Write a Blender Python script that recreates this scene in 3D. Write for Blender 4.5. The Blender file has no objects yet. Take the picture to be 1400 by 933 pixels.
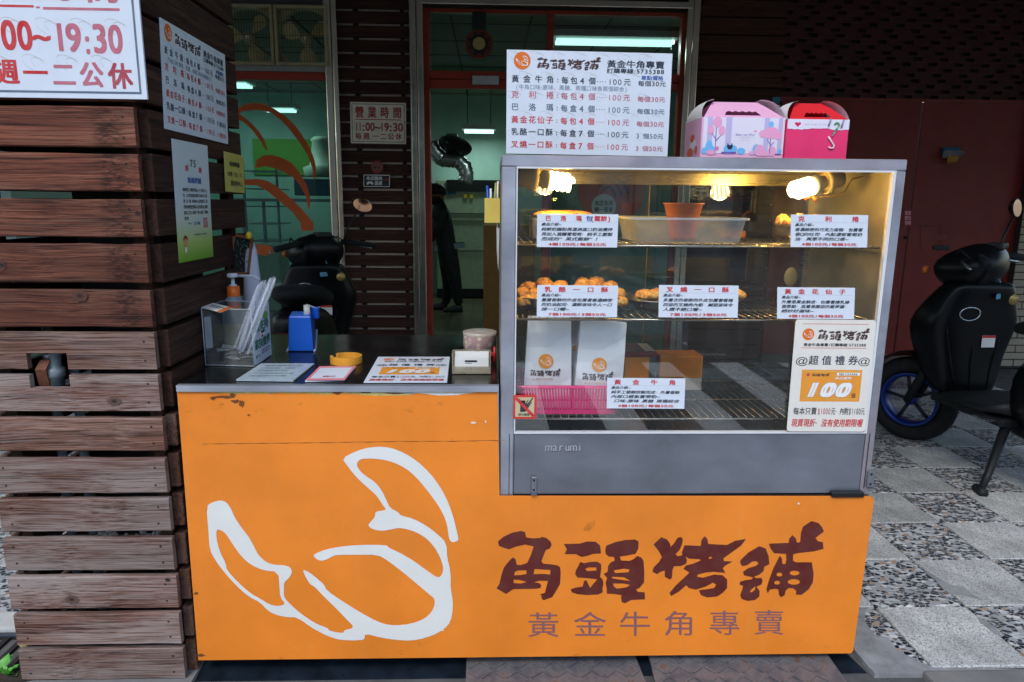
import bpy, bmesh, math, random
from mathutils import Vector, Matrix, noise
random.seed(11)
SC = bpy.context.scene
COL = SC.collection
R = math.radians

# ------------------------------------------------------------------ camera
FPX, PITCH, YAW, ROLL, EYE = 958.2, 0.1969, 0.0333, 0.0098, 1.275
cy, sy, cp, sp = math.cos(YAW), math.sin(YAW), math.cos(PITCH), math.sin(PITCH)
FWD = Vector((sy*cp, cy*cp, -sp))
RT0 = Vector((cy, -sy, 0)); UP0 = RT0.cross(FWD)
RT = RT0*math.cos(ROLL) + UP0*math.sin(ROLL)
UP = -RT0*math.sin(ROLL) + UP0*math.cos(ROLL)
cam = bpy.data.cameras.new('camera'); camo = bpy.data.objects.new('camera', cam); COL.objects.link(camo)
M = Matrix((( RT.x, UP.x, -FWD.x, 0), (RT.y, UP.y, -FWD.y, 0), (RT.z, UP.z, -FWD.z, EYE), (0, 0, 0, 1)))
camo.matrix_world = M
cam.sensor_width = 36; cam.lens = 36*FPX/1400; cam.clip_start = 0.05; cam.clip_end = 400
SC.camera = camo

# ------------------------------------------------------------------ world, sun, exposure
SUN_EL, SUN_ROT = 52, 200
w = bpy.data.worlds.new('World'); SC.world = w; w.use_nodes = True
nt = w.node_tree; nt.nodes.clear()
sky = nt.nodes.new('ShaderNodeTexSky'); sky.sky_type = 'NISHITA'; sky.sun_disc = False
sky.sun_elevation = R(SUN_EL); sky.sun_rotation = R(SUN_ROT); sky.dust_density = 1.5; sky.air_density = 1.3; sky.ozone_density = 2.5
bg = nt.nodes.new('ShaderNodeBackground'); bg.inputs[1].default_value = 0.15
ow = nt.nodes.new('ShaderNodeOutputWorld')
nt.links.new(sky.outputs[0], bg.inputs[0]); nt.links.new(bg.outputs[0], ow.inputs[0])
sl = bpy.data.lights.new('sun', 'SUN'); sl.energy = 0.7; sl.angle = R(14); sl.color = (1, .96, .9)
so = bpy.data.objects.new('sun', sl); COL.objects.link(so)
so.rotation_euler = (R(90-SUN_EL), 0, R(180-SUN_ROT)); so.location = (0, -6, 12)
SC.view_settings.view_transform = 'Standard'; SC.view_settings.look = 'None'
SC.view_settings.gamma = 1; SC.view_settings.exposure = 0.9
SC.render.engine = 'CYCLES'
SC.cycles.use_denoising = True
SC.cycles.max_bounces = 8; SC.cycles.transparent_max_bounces = 24
SC.cycles.sample_clamp_indirect = 4; SC.cycles.caustics_reflective = False; SC.cycles.caustics_refractive = False

# ------------------------------------------------------------------ picture point -> point on a real plane
CAMP = Vector((0, 0, EYE))
def ray(px, py): return FWD + RT*((px-700)/FPX) - UP*((py-466.5)/FPX)
def PY(px, py, Y): v = ray(px, py); return CAMP + v*(Y/v.y)
def PZ(px, py, Z): v = ray(px, py); return CAMP + v*((Z-EYE)/v.z)
def PX(px, py, X): v = ray(px, py); return CAMP + v*(X/v.x)

# ------------------------------------------------------------------ object helpers
def root_loc(p):
    l = Vector((0, 0, 0))
    while p is not None:
        l = l + p.location; p = p.parent
    return l
def setp(o, label=None, cat=None, group=None, kind=None):
    if label: o['label'] = label
    if cat: o['category'] = cat
    if group: o['group'] = group
    if kind: o['kind'] = kind
    return o
def thing(name, label, cat, loc=(0, 0, 0), group=None):
    o = bpy.data.objects.new(name, None); COL.objects.link(o); o.location = loc
    o.empty_display_size = .05
    return setp(o, label, cat, group)
def mesh_obj(name, me, parent=None, **k):
    o = bpy.data.objects.new(name, me); COL.objects.link(o)
    if parent: o.parent = parent
    return setp(o, **k)
def dup(o, parent=None, deep=True):
    c = o.copy(); COL.objects.link(c)
    if parent is not None: c.parent = parent
    if deep:
        for ch in list(o.children): dup(ch, c)
    return c

class MB:
    """collects shapes into one bmesh"""
    def __init__(s): s.bm = bmesh.new(); s.mi = 0
    def add(s, verts, faces, smooth=False):
        vs = [s.bm.verts.new(v) for v in verts]
        for f in faces:
            try:
                fc = s.bm.faces.new([vs[i] for i in f]); fc.material_index = s.mi; fc.smooth = smooth
            except ValueError: pass
        return vs
    def box(s, a, b, bev=0, M=None):
        x0, y0, z0 = (min(a[i], b[i]) for i in range(3)); x1, y1, z1 = (max(a[i], b[i]) for i in range(3))
        if bev > 0:
            t = bmesh.new(); bmesh.ops.create_cube(t, size=1)
            for v in t.verts: v.co = Vector((x0+(v.co.x+.5)*(x1-x0), y0+(v.co.y+.5)*(y1-y0), z0+(v.co.z+.5)*(z1-z0)))
            bmesh.ops.bevel(t, geom=t.edges[:], offset=min(bev, .45*min(x1-x0, y1-y0, z1-z0)), segments=1 if bev < .004 else 2, profile=.6, affect='EDGES')
            t.verts.ensure_lookup_table()
            vv = [v.co.copy() for v in t.verts]; ff = [[v.index for v in f.verts] for f in t.faces]; t.free()
        else:
            vv = [Vector(p) for p in ((x0, y0, z0), (x1, y0, z0), (x1, y1, z0), (x0, y1, z0), (x0, y0, z1), (x1, y0, z1), (x1, y1, z1), (x0, y1, z1))]
            ff = [(0, 3, 2, 1), (4, 5, 6, 7), (0, 1, 5, 4), (1, 2, 6, 5), (2, 3, 7, 6), (3, 0, 4, 7)]
        if M is not None: vv = [M @ v for v in vv]
        s.add(vv, ff); return s
    def hexa(s, p):
        """8 corners: bottom ring then top ring"""
        s.add([Vector(q) for q in p], [(0, 3, 2, 1), (4, 5, 6, 7), (0, 1, 5, 4), (1, 2, 6, 5), (2, 3, 7, 6), (3, 0, 4, 7)]); return s
    def tube(s, path, r, n=8, cap=True, smooth=True):
        path = [Vector(p) for p in path]; rs = r if isinstance(r, (list, tuple)) else [r]*len(path)
        vs = []; N = None
        for i, p in enumerate(path):
            t = (path[min(i+1, len(path)-1)]-path[max(i-1, 0)]).normalized()
            if N is None:
                N = t.cross(Vector((0, 0, 1)));
                if N.length < .1: N = t.cross(Vector((0, 1, 0)))
            N = (N - t*N.dot(t)).normalized(); B = t.cross(N)
            for k in range(n):
                a = 2*math.pi*k/n; vs.append(p+(N*math.cos(a)+B*math.sin(a))*rs[i])
        fs = []
        for i in range(len(path)-1):
            for k in range(n): fs.append((i*n+k, i*n+(k+1) % n, (i+1)*n+(k+1) % n, (i+1)*n+k))
        if cap: fs.append(tuple(range(n-1, -1, -1))); fs.append(tuple((len(path)-1)*n+k for k in range(n)))
        s.add(vs, fs, smooth); return s
    def lathe(s, prof, c, axis=(0, 0, 1), n=20, sx=1, sy=1, smooth=True, caps=False):
        """profile [(radius, height)]"""
        A = Vector(axis).normalized(); N = A.cross(Vector((0, 1, 0)));
        if N.length < .1: N = A.cross(Vector((1, 0, 0)))
        N.normalize(); B = A.cross(N); c = Vector(c); vs = []; fs = []
        for (r, h) in prof:
            for k in range(n):
                a = 2*math.pi*k/n; vs.append(c+A*h+N*(r*math.cos(a)*sx)+B*(r*math.sin(a)*sy))
        for i in range(len(prof)-1):
            for k in range(n): fs.append((i*n+k, i*n+(k+1) % n, (i+1)*n+(k+1) % n, (i+1)*n+k))
        if caps:
            fs.append(tuple(range(n-1, -1, -1))); fs.append(tuple((len(prof)-1)*n+k for k in range(n)))
        s.add(vs, fs, smooth); return s
    def loft(s, rings, smooth=True, caps=True):
        n = len(rings[0]); vs = [Vector(p) for r in rings for p in r]; fs = []
        for i in range(len(rings)-1):
            for k in range(n): fs.append((i*n+k, i*n+(k+1) % n, (i+1)*n+(k+1) % n, (i+1)*n+k))
        if caps: fs.append(tuple(range(n-1, -1, -1))); fs.append(tuple((len(rings)-1)*n+k for k in range(n)))
        s.add(vs, fs, smooth); return s
    def poly(s, pts): s.add([Vector(p) for p in pts], [tuple(range(len(pts)))]); return s
    def prism(s, front, off):
        """closed outline (3D points) pushed along off"""
        n = len(front); f = [Vector(p) for p in front]; b = [p+Vector(off) for p in f]
        s.add(f+b, [tuple(range(n)), tuple(range(2*n-1, n-1, -1))]+[(i, i+n, (i+1) % n+n, (i+1) % n) for i in range(n)]); return s
    def build(s, name, mats, parent=None, org=None, smooth=None, fix=True, **k):
        bm = s.bm
        if fix: bmesh.ops.recalc_face_normals(bm, faces=bm.faces[:])
        o0 = root_loc(parent) if parent is not None else Vector((0, 0, 0))
        if parent is None:
            if org is None:
                xs = [v.co for v in bm.verts]
                org = Vector(((min(v.x for v in xs)+max(v.x for v in xs))/2, (min(v.y for v in xs)+max(v.y for v in xs))/2, min(v.z for v in xs)))
            o0 = Vector(org)
        for v in bm.verts: v.co -= o0
        me = bpy.data.meshes.new(name); bm.to_mesh(me); bm.free()
        for m in (mats if isinstance(mats, (list, tuple)) else [mats]): me.materials.append(m)
        o = mesh_obj(name, me, parent, **k)
        if parent is None: o.location = o0
        if smooth is True:
            for p in me.polygons: p.use_smooth = True
        return o

def subsurf(o, lv=1):
    m = o.modifiers.new('s', 'SUBSURF'); m.levels = lv; m.render_levels = lv; return o

# ------------------------------------------------------------------ materials
def lin(c):
    def f(v):
        v /= 255
        return v/12.92 if v <= .04045 else ((v+.055)/1.055)**2.4
    return tuple(f(v) for v in c)
def sc(c, k): return tuple(min(1, v*k) for v in c)
class Mat:
    def __init__(s, name):
        s.m = bpy.data.materials.new(name); s.m.use_nodes = True; s.t = s.m.node_tree; s.t.nodes.clear()
        s.out = s.n('OutputMaterial'); s.tc = s.n('TexCoord')
    def n(s, typ, **k):
        nd = s.t.nodes.new('ShaderNode'+typ)
        for a, b in k.items(): setattr(nd, a, b)
        return nd
    def l(s, a, b): s.t.links.new(a, b)
    def mapping(s, scale=(1, 1, 1), src=None, rot=(0, 0, 0), coord='Object'):
        mp = s.n('Mapping'); mp.inputs['Scale'].default_value = scale; mp.inputs['Rotation'].default_value = rot
        s.l(src or s.tc.outputs[coord], mp.inputs[0]); return mp.outputs[0]
    def noise(s, vec, scale, detail=4, rough=.55, dist=0):
        nd = s.n('TexNoise'); nd.inputs['Scale'].default_value = scale; nd.inputs['Detail'].default_value = detail
        nd.inputs['Roughness'].default_value = rough; nd.inputs['Distortion'].default_value = dist
        s.l(vec, nd.inputs['Vector']); return nd.outputs['Fac']
    def ramp(s, f, stops):
        nd = s.n('ValToRGB'); cr = nd.color_ramp
        while len(cr.elements) < len(stops): cr.elements.new(.5)
        for e, (p, c) in zip(cr.elements, stops):
            e.position = p; e.color = (c[0], c[1], c[2], 1) if isinstance(c, (tuple, list)) else (c, c, c, 1)
        s.l(f, nd.inputs[0]); return nd.outputs[0]
    def mix(s, f, a, b, bt='MIX'):
        nd = s.n('Mix'); nd.data_type = 'RGBA'; nd.blend_type = bt
        for i, v in ((0, f), (6, a), (7, b)):
            if isinstance(v, (int, float)): nd.inputs[i].default_value = v
            elif isinstance(v, (tuple, list)): nd.inputs[i].default_value = (v[0], v[1], v[2], 1)
            else: s.l(v, nd.inputs[i])
        return nd.outputs[2]
    def math(s, op, a, b=0.):
        nd = s.n('Math'); nd.operation = op
        for i, v in ((0, a), (1, b)):
            if isinstance(v, (int, float)): nd.inputs[i].default_value = v
            else: s.l(v, nd.inputs[i])
        return nd.outputs[0]
    def bump(s, h, strength=.3, dist=.002):
        nd = s.n('Bump'); nd.inputs['Strength'].default_value = strength; nd.inputs['Distance'].default_value = dist
        s.l(h, nd.inputs['Height']); return nd.outputs[0]
    def done(s, color, rough=.5, metal=0, bump=None, spec=None, coat=None, extra=None):
        p = s.n('BsdfPrincipled')
        for k, v in (('Base Color', color), ('Roughness', rough), ('Metallic', metal), ('Specular IOR Level', spec), ('Coat Weight', coat)):
            if v is None: continue
            if isinstance(v, (int, float)): p.inputs[k].default_value = v
            elif isinstance(v, (tuple, list)): p.inputs[k].default_value = (v[0], v[1], v[2], 1)
            else: s.l(v, p.inputs[k])
        if bump is not None: s.l(bump, p.inputs['Normal'])
        for k, v in (extra or {}).items():
            p.inputs[k].default_value = v
        s.l(p.outputs[0], s.out.inputs[0]); s.p = p; return s.m
_cache = {}
def plain(c, rough=.5, metal=0, var=.12, scale=14, bump=0, spec=.5, name=None):
    """everyday surface: one base colour broken up by soft procedural mottling"""
    key = (tuple(c), rough, metal, var, scale, bump, spec)
    if key in _cache: return _cache[key]
    b = lin(c); m = Mat(name or 'paint')
    f = m.noise(m.mapping(), scale, 5, .6)
    colr = m.ramp(f, [(.3, sc(b, 1-var)), (.7, sc(b, 1+var))])
    rr = m.ramp(m.noise(m.mapping((1, 1, 1.3)), scale*2.3, 3), [(.3, max(0, rough-.08)), (.7, min(1, rough+.08))])
    bp = m.bump(m.noise(m.mapping(), scale*8, 4), bump, .001) if bump else None
    _cache[key] = m.done(colr, rr, metal, bp, spec); return _cache[key]
def ink(c, fade=.12):
    key = ('ink', tuple(c), fade)
    if key in _cache: return _cache[key]
    b = lin(c); m = Mat('ink'); f = m.noise(m.mapping(), 30, 3)
    _cache[key] = m.done(m.ramp(f, [(.3, sc(b, 1-fade)), (.75, tuple(v+(.6-v)*fade for v in b))]), .55, 0, None, .3); return _cache[key]
def emit(c, s, name='glow'):
    m = Mat(name); e = m.n('Emission'); e.inputs[0].default_value = (*c, 1); e.inputs[1].default_value = s
    m.l(e.outputs[0], m.out.inputs[0]); return m.m
def glass(tint=(.93, .97, .96), refl=.08, rough=.0, dirt_haze=.0, name='glass'):
    """thin pane: see-through plus a mirror share that grows towards grazing"""
    m = Mat(name); tr = m.n('BsdfTransparent'); tr.inputs[0].default_value = (*tint, 1)
    gl = m.n('BsdfGlossy'); gl.inputs['Roughness'].default_value = rough
    lw = m.n('LayerWeight'); lw.inputs[0].default_value = .5
    f = m.math('ADD', m.math('MULTIPLY', m.math('POWER', lw.outputs['Facing'], 5.), .9), refl)
    ms = m.n('MixShader'); m.l(f, ms.inputs[0]); m.l(tr.outputs[0], ms.inputs[1]); m.l(gl.outputs[0], ms.inputs[2])
    o = ms.outputs[0]
    if dirt_haze:
        d = m.n('BsdfDiffuse'); d.inputs[0].default_value = (.5, .5, .48, 1)
        df = m.ramp(m.noise(m.mapping((3, 3, 1)), 2.2, 6, .65), [(.45, 0.0), (.8, dirt_haze)])
        m2 = m.n('MixShader'); m.l(df, m2.inputs[0]); m.l(o, m2.inputs[1]); m.l(d.outputs[0], m2.inputs[2]); o = m2.outputs[0]
    m.l(o, m.out.inputs[0]); return m.m
def milky(c, alpha, rough=.3, name='translucent_plastic'):
    m = Mat(name); tr = m.n('BsdfTransparent'); pb = m.n('BsdfPrincipled'); pb.inputs['Base Color'].default_value = (*lin(c), 1)
    pb.inputs['Roughness'].default_value = rough
    f = m.ramp(m.noise(m.mapping(), 25, 4), [(.3, alpha*.8), (.7, min(1, alpha*1.2))])
    ms = m.n('MixShader'); m.l(f, ms.inputs[0]); m.l(tr.outputs[0], ms.inputs[1]); m.l(pb.outputs[0], ms.inputs[2])
    m.l(ms.outputs[0], m.out.inputs[0]); return m.m
def steel(c=(150, 152, 158), rough=.3, streak=(1, 1, 60), smudge=.25, name='brushed_steel', tint=None, var=.2):
    m = Mat(name); b = lin(c)
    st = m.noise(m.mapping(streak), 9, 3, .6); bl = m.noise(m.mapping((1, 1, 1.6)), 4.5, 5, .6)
    col = m.mix(m.ramp(bl, [(.35, 0.), (.7, 1.)]), sc(b, 1-var), sc(b, 1+var*.7))  # blotches put uneven reflections and smudges into the steel colour
    if tint: col = m.mix(m.ramp(m.noise(m.mapping(), 2.5, 3), [(.45, 0.), (.65, .6)]), col, lin(tint))
    rr = m.math('ADD', m.ramp(st, [(.2, rough-.06), (.8, rough+.07)]), m.ramp(bl, [(.4, 0.), (.75, smudge*.5)]))
    return m.done(col, rr, .92, m.bump(st, .05, .0004))
def wood(name, dark, mid, pale, wear, axis=0, weather=.3, rough=.75, stain=None):
    """long grain along one axis, knots and weathered grey streaks; pale silvering grows with `weather`"""
    m = Mat(name); oi = m.n('ObjectInfo'); cmb = m.n('VectorMath'); cmb.operation = 'ADD'
    rv = m.n('VectorMath'); rv.operation = 'SCALE'; rv.inputs[0].default_value = (37, 21, 53); m.l(oi.outputs['Random'], rv.inputs['Scale'])
    m.l(m.tc.outputs['Object'], cmb.inputs[0]); m.l(rv.outputs[0], cmb.inputs[1]); src = cmb.outputs[0]
    s1 = [24, 24, 24]; s1[axis] = .55; s2 = [150, 150, 150]; s2[axis] = 1.3; s3 = [5, 5, 5]; s3[axis] = 1.2
    warp = m.n('TexNoise'); warp.inputs['Scale'].default_value = 3.0; warp.inputs['Detail'].default_value = 2
    s0 = [1, 1, 1]; s0[axis] = .7
    m.l(m.mapping(tuple(s0), src), warp.inputs['Vector'])
    wv = m.n('VectorMath'); wv.operation = 'MULTIPLY_ADD'; m.l(warp.outputs['Color'], wv.inputs[0]); wv.inputs[1].default_value = (.035, .035, .035); m.l(src, wv.inputs[2])
    g = m.noise(m.mapping(tuple(s1), wv.outputs[0]), 4.2, 6, .6); fine = m.noise(m.mapping(tuple(s2), wv.outputs[0]), 3, 5, .7); big = m.noise(m.mapping(tuple(s3), src), 1.5, 4, .6)
    c = m.ramp(g, [(.3, dark), (.47, mid), (.7, pale)])
    c = m.mix(m.ramp(fine, [(.38, .85), (.5, 0.)]), c, sc(dark, .55))
    c = m.mix(m.ramp(m.noise(m.mapping(tuple(s3), src), 4.2, 5, .65), [(.5, 0.), (.66, .75)]), c, mid)
    wf = m.math('MULTIPLY', m.ramp(m.math('ADD', m.math('MULTIPLY', big, .55), m.math('MULTIPLY', fine, .6)), [(.60-.24*weather, 0.), (.74-.24*weather, 1.)]), min(1, .35+1.1*weather))
    c = m.mix(wf, c, wear)
    if stain:
        sx = m.n('SeparateXYZ'); m.l(m.tc.outputs['Object'], sx.inputs[0])
        d = m.math('ABSOLUTE', m.math('SUBTRACT', sx.outputs['X'], stain[0])); band = m.ramp(m.math('DIVIDE', d, stain[1]), [(.35, 1.), (1., 0.)])
        c = m.mix(m.math('MULTIPLY', band, m.ramp(m.noise(m.mapping((14, 14, 50), src), 3, 5, .7), [(.42, 0.), (.6, .8)])), c, sc(dark, .55))
    hsv = m.n('HueSaturation'); m.l(c, hsv.inputs['Color']); m.l(m.ramp(oi.outputs['Random'], [(0., .78), (1., 1.2)]), hsv.inputs['Value'])
    h = m.math('ADD', g, m.math('MULTIPLY', fine, .8))
    return m.done(hsv.outputs[0], rough, 0, m.bump(h, .55, .002), .25)

# ------------------------------------------------------------------ lettering as real flat print
_tcu = bpy.data.curves.new('type', 'FONT'); _tob = bpy.data.objects.new('type', _tcu); COL.objects.link(_tob); _tcu.resolution_u = 2
_gl = {}
def glyph(ch, bold=0):
    k = ch
    if k not in _gl:
        _tcu.offset = 0; _tcu.resolution_u = 5 if ord(ch) < 0x2000 else 2; _tcu.body = ch
        me = bpy.data.meshes.new_from_object(_tob)
        _gl[k] = ([(v.co.x, v.co.y) for v in me.vertices], [tuple(p.vertices) for p in me.polygons]); bpy.data.meshes.remove(me)
    return _gl[k]
def adv(ch):
    if ch == ' ': return .5
    if ch in ':.,·\'!': return .36
    if ord(ch) < 0x2000: return .6
    return 1.0
Vlev, Vlev_seq = [], []
def lay(s, bold=.012, gap=.0):
    """2D verts/faces with em height 1, plus total advance"""
    V, Fc, x = [], [], 0
    Vlev.clear(); Vlev_seq.clear()
    for ch in s:
        a = adv(ch)
        if ch != ' ':
            vs, fs = glyph(ch, bold)
            if vs:
                if a < 1:
                    c0 = (min(p[0] for p in vs)+max(p[0] for p in vs))/2; dx = x+a/2-c0
                    sy_, oy = 1.12, -.03
                else: dx = x; sy_, oy = 1, 0
                for sxx, syy in (((0, 0),) if bold < .006 else ((-bold, -bold*.6), (bold, bold*.6), (-bold, bold*.6), (bold, -bold*.6))):
                    b = len(V); V += [(p[0]+dx+sxx, p[1]*sy_+oy+syy) for p in vs]; Fc += [tuple(i+b for i in f) for f in fs]
                    Vlev.extend([len(Vlev_seq) % 7]*len(vs)); Vlev_seq.append(0)
        x += a+gap
    return V, Fc, max(.1, x-gap)

_fc = bpy.data.curves.new('outline', 'CURVE'); _fo = bpy.data.objects.new('outline', _fc); COL.objects.link(_fo)
def fill2d(loops):
    """polygon with holes -> flat triangles"""
    _fc.dimensions = '2D'; _fc.fill_mode = 'BOTH'; _fc.splines.clear()
    for lp in loops:
        sp_ = _fc.splines.new('POLY'); sp_.points.add(len(lp)-1); sp_.use_cyclic_u = True
        for i, p in enumerate(lp): sp_.points[i].co = (p[0], p[1], 0, 1)
    me = bpy.data.meshes.new_from_object(_fo)
    r = ([(v.co.x, v.co.y) for v in me.vertices], [tuple(p.vertices) for p in me.polygons]); bpy.data.meshes.remove(me)
    return r
def smooth_loop(lp, it=1):
    for _ in range(it):
        o = []
        for i in range(len(lp)):
            a, b = lp[i], lp[(i+1) % len(lp)]
            o += [(a[0]*.75+b[0]*.25, a[1]*.75+b[1]*.25), (a[0]*.25+b[0]*.75, a[1]*.25+b[1]*.75)]
        lp = o
    return lp
def ell(cx, cy_, rx, ry, n=20): return [(cx+rx*math.cos(2*math.pi*i/n), cy_+ry*math.sin(2*math.pi*i/n)) for i in range(n)]

class Sheet:
    """a flat printed thing: TL, TR, BL world corners; u right 0..1, v down 0..1"""
    def __init__(s, TL, TR, BL):
        s.O = Vector(TL); s.U = Vector(TR)-s.O; s.V = Vector(BL)-s.O; s.N = s.V.cross(s.U).normalized()
        if s.N.dot(CAMP-s.O) < 0: s.N = -s.N
        s.W, s.H = s.U.length, s.V.length; s.layers = {}
    def p(s, u, v, e=0): return s.O+s.U*u+s.V*v+s.N*e
    def board(s, name, mat, parent, th=.003, rnd=0, **k):
        b = MB()
        if rnd:
            c = []; ru, rv = rnd/s.W, rnd/s.H
            for (cx, cy_, a0) in ((1-ru, rv, -90), (1-ru, 1-rv, 0), (ru, 1-rv, 90), (ru, rv, 180)):
                for i in range(5):
                    a = R(a0+22.5*i); c.append((cx+ru*math.cos(a), cy_+rv*math.sin(a)))
        else: c = [(0, 0), (1, 0), (1, 1), (0, 1)]
        b.prism([s.p(u, v) for u, v in c], -s.N*th)
        return b.build(name, mat, parent, **k)
    def L(s, key): return s.layers.setdefault(key, MB())
    def put(s, key, V, Fc, f, e, lev=None):
        s.q = getattr(s, 'q', 0)+1; e += (s.q % 12)*.000012
        s.L(key).add([s.p(*f(x, y), e+(.000035*lev[i] if lev else 0)) for i, (x, y) in enumerate(V)], Fc)
    def text(s, st, u0, v0, u1, v1, key, bold=.012, shear=0, gap=0, e=.0004):
        """fits the string in the box u0..u1, v0(top)..v1(bottom)"""
        V, Fc, a = lay(st, bold, gap); sx = (u1-u0)/a; hh = (v1-v0)/.92
        s.put(key, V, Fc, lambda x, y: (u0+(x+shear*(y-.35))*sx, v1-(y+.08)*hh), e, list(Vlev))
    def shape(s, loops, f, key, e=.0004):
        V, Fc = fill2d(loops); s.put(key, V, Fc, f, e)
    def rect(s, u0, v0, u1, v1, key, e=.0003): s.L(key).add([s.p(u0, v0, e), s.p(u1, v0, e), s.p(u1, v1, e), s.p(u0, v1, e)], [(0, 1, 2, 3)])
    def disc(s, u, v, r, key, e=.0003, n=28):
        s.L(key).add([s.p(u+r/s.W*math.cos(2*math.pi*i/n), v+r/s.H*math.sin(2*math.pi*i/n), e) for i in range(n)], [tuple(range(n))])
    def flush(s, mats, parent, names=None):
        for k, b in s.layers.items():
            b.build((names or {}).get(k, 'lettering'), mats[k], parent, fix=False)
        s.layers = {}
# ================================================================== shared materials
m_black = plain((14, 16, 18), .45, name='black_plastic')
m_dark = plain((24, 22, 22), .8, name='dark_void')
m_white = plain((214, 222, 232), .45, var=.04, name='white_print_board')
m_paper = plain((232, 232, 228), .7, var=.05, name='paper')
m_steel = steel()
m_steel_dark = steel((110, 114, 120), .28, (60, 1, 1))
m_post = steel((214, 204, 186), .2, (1, 1, 3), .05, 'polished_steel', var=.05)
m_concrete = plain((118, 118, 116), .85, var=.22, scale=6, bump=.4, name='concrete')
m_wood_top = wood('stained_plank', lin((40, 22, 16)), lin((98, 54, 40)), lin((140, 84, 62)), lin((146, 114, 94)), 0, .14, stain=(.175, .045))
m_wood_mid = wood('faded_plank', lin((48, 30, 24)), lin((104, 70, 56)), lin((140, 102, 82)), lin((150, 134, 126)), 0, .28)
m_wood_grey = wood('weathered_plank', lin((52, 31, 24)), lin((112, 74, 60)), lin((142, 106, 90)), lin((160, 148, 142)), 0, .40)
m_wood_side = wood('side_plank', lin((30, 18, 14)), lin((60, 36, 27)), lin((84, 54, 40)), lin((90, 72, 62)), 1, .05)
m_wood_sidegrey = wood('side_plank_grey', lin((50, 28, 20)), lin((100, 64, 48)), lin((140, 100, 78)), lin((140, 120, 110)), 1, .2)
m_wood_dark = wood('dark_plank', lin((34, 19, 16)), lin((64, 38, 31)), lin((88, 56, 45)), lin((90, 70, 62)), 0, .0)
m_wood_dark2 = wood('umber_plank', lin((38, 22, 13)), lin((72, 45, 31)), lin((96, 62, 43)), lin((92, 72, 60)), 0, .0)
m_redpaint = plain((158, 50, 24), .45, var=.2, scale=5, name='red_brown_paint')
m_teal = plain((176, 204, 196), .6, var=.1, scale=3, name='teal_wall_paint')

def m_terrazzo():
    m = Mat('fine_terrazzo'); v = m.n('TexVoronoi'); v.inputs['Scale'].default_value = 300; m.l(m.mapping(), v.inputs['Vector'])
    bw = m.n('SeparateColor'); m.l(v.outputs['Color'], bw.inputs[0])
    c = m.ramp(bw.outputs[0], [(.0, lin((112, 114, 116))), (.25, lin((174, 177, 177))), (.6, lin((198, 200, 198))), (1., lin((222, 222, 218)))])
    oi = m.n('ObjectInfo')
    d = m.noise(m.mapping((1, 1, 1)), 5, 5, .65)
    c = m.mix(m.ramp(d, [(.38, 0.), (.68, .6)]), c, lin((104, 106, 104)))
    hs = m.n('HueSaturation'); m.l(c, hs.inputs['Color']); m.l(m.ramp(oi.outputs['Random'], [(0., .84), (1., 1.08)]), hs.inputs['Value'])
    return m.done(hs.outputs[0], .7, 0, m.bump(v.outputs['Distance'], .5, .001), .3)
def m_pebble():
    m = Mat('pebble_terrazzo')
    off = m.n('VectorMath'); off.operation = 'SCALE'; oi = m.n('ObjectInfo'); off.inputs[0].default_value = (7, 11, 0); m.l(oi.outputs['Random'], off.inputs['Scale'])
    ad = m.n('VectorMath'); ad.operation = 'ADD'; m.l(m.tc.outputs['Object'], ad.inputs[0]); m.l(off.outputs[0], ad.inputs[1])
    v = m.n('TexVoronoi'); v.inputs['Scale'].default_value = 1.; v.inputs['Randomness'].default_value = .95; m.l(m.mapping((52, 84, 60), ad.outputs[0], (0, 0, .25)), v.inputs['Vector'])
    e = m.n('TexVoronoi'); e.feature = 'DISTANCE_TO_EDGE'; e.inputs['Randomness'].default_value = .95; e.inputs['Scale'].default_value = 1.; m.l(m.mapping((52, 84, 60), ad.outputs[0], (0, 0, .25)), e.inputs['Vector'])
    bw = m.n('SeparateColor'); m.l(v.outputs['Color'], bw.inputs[0])
    stone = m.n('ValToRGB'); cr = stone.color_ramp; cr.interpolation = 'CONSTANT'
    cols = [(0, (12, 22, 36)), (.38, (26, 34, 42)), (.50, (186, 190, 192)), (.70, (150, 156, 160)), (.82, (166, 134, 102)), (.87, (206, 206, 202)), (.97, (112, 92, 76))]
    while len(cr.elements) < len(cols): cr.elements.new(.5)
    for el, (p, c) in zip(cr.elements, cols): el.position = p; el.color = (*lin(c), 1)
    m.l(bw.outputs[0], stone.inputs[0])
    c = m.mix(m.ramp(e.outputs['Distance'], [(.03, 1.), (.09, 0.)]), stone.outputs[0], lin((164, 166, 168)))
    c = m.mix(m.ramp(m.noise(m.mapping(), 6, 4), [(.45, 0.), (.75, .35)]), c, lin((120, 120, 118)))
    return m.done(c, .55, 0, m.bump(e.outputs['Distance'], .6, .0015), .4)
m_light_tile = m_terrazzo(); m_dark_tile = m_pebble()

# ================================================================== ground
b = MB(); b.box((-80, -80, -.2), (80, 1.50, -.13))
street = b.build('street', plain((70, 72, 76), .85, var=.2, scale=30, bump=.5, name='asphalt'), kind='structure', label='grey asphalt street in front of the arcade')
b = MB()
for i in range(14): b.box((-3.6+i*.62, -2.6, -.1295), (-3.34+i*.62, 1.0, -.126))
cross = b.build('crosswalk', plain((240, 240, 236), .7, var=.12, scale=9, name='road_paint'), kind='structure', label='white zebra crossing stripes painted on the street')
b = MB(); b.box((-40, 1.50, -.2), (40, 5.40, -.012))
pave = b.build('pavement', plain((84, 86, 86), .9, var=.35, scale=9, bump=.5, name='cement_bed'), org=(0, 1.5, -.2), kind='structure', label='arcade pavement of pale and pebbled terrazzo tiles in grey cement')
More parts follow.
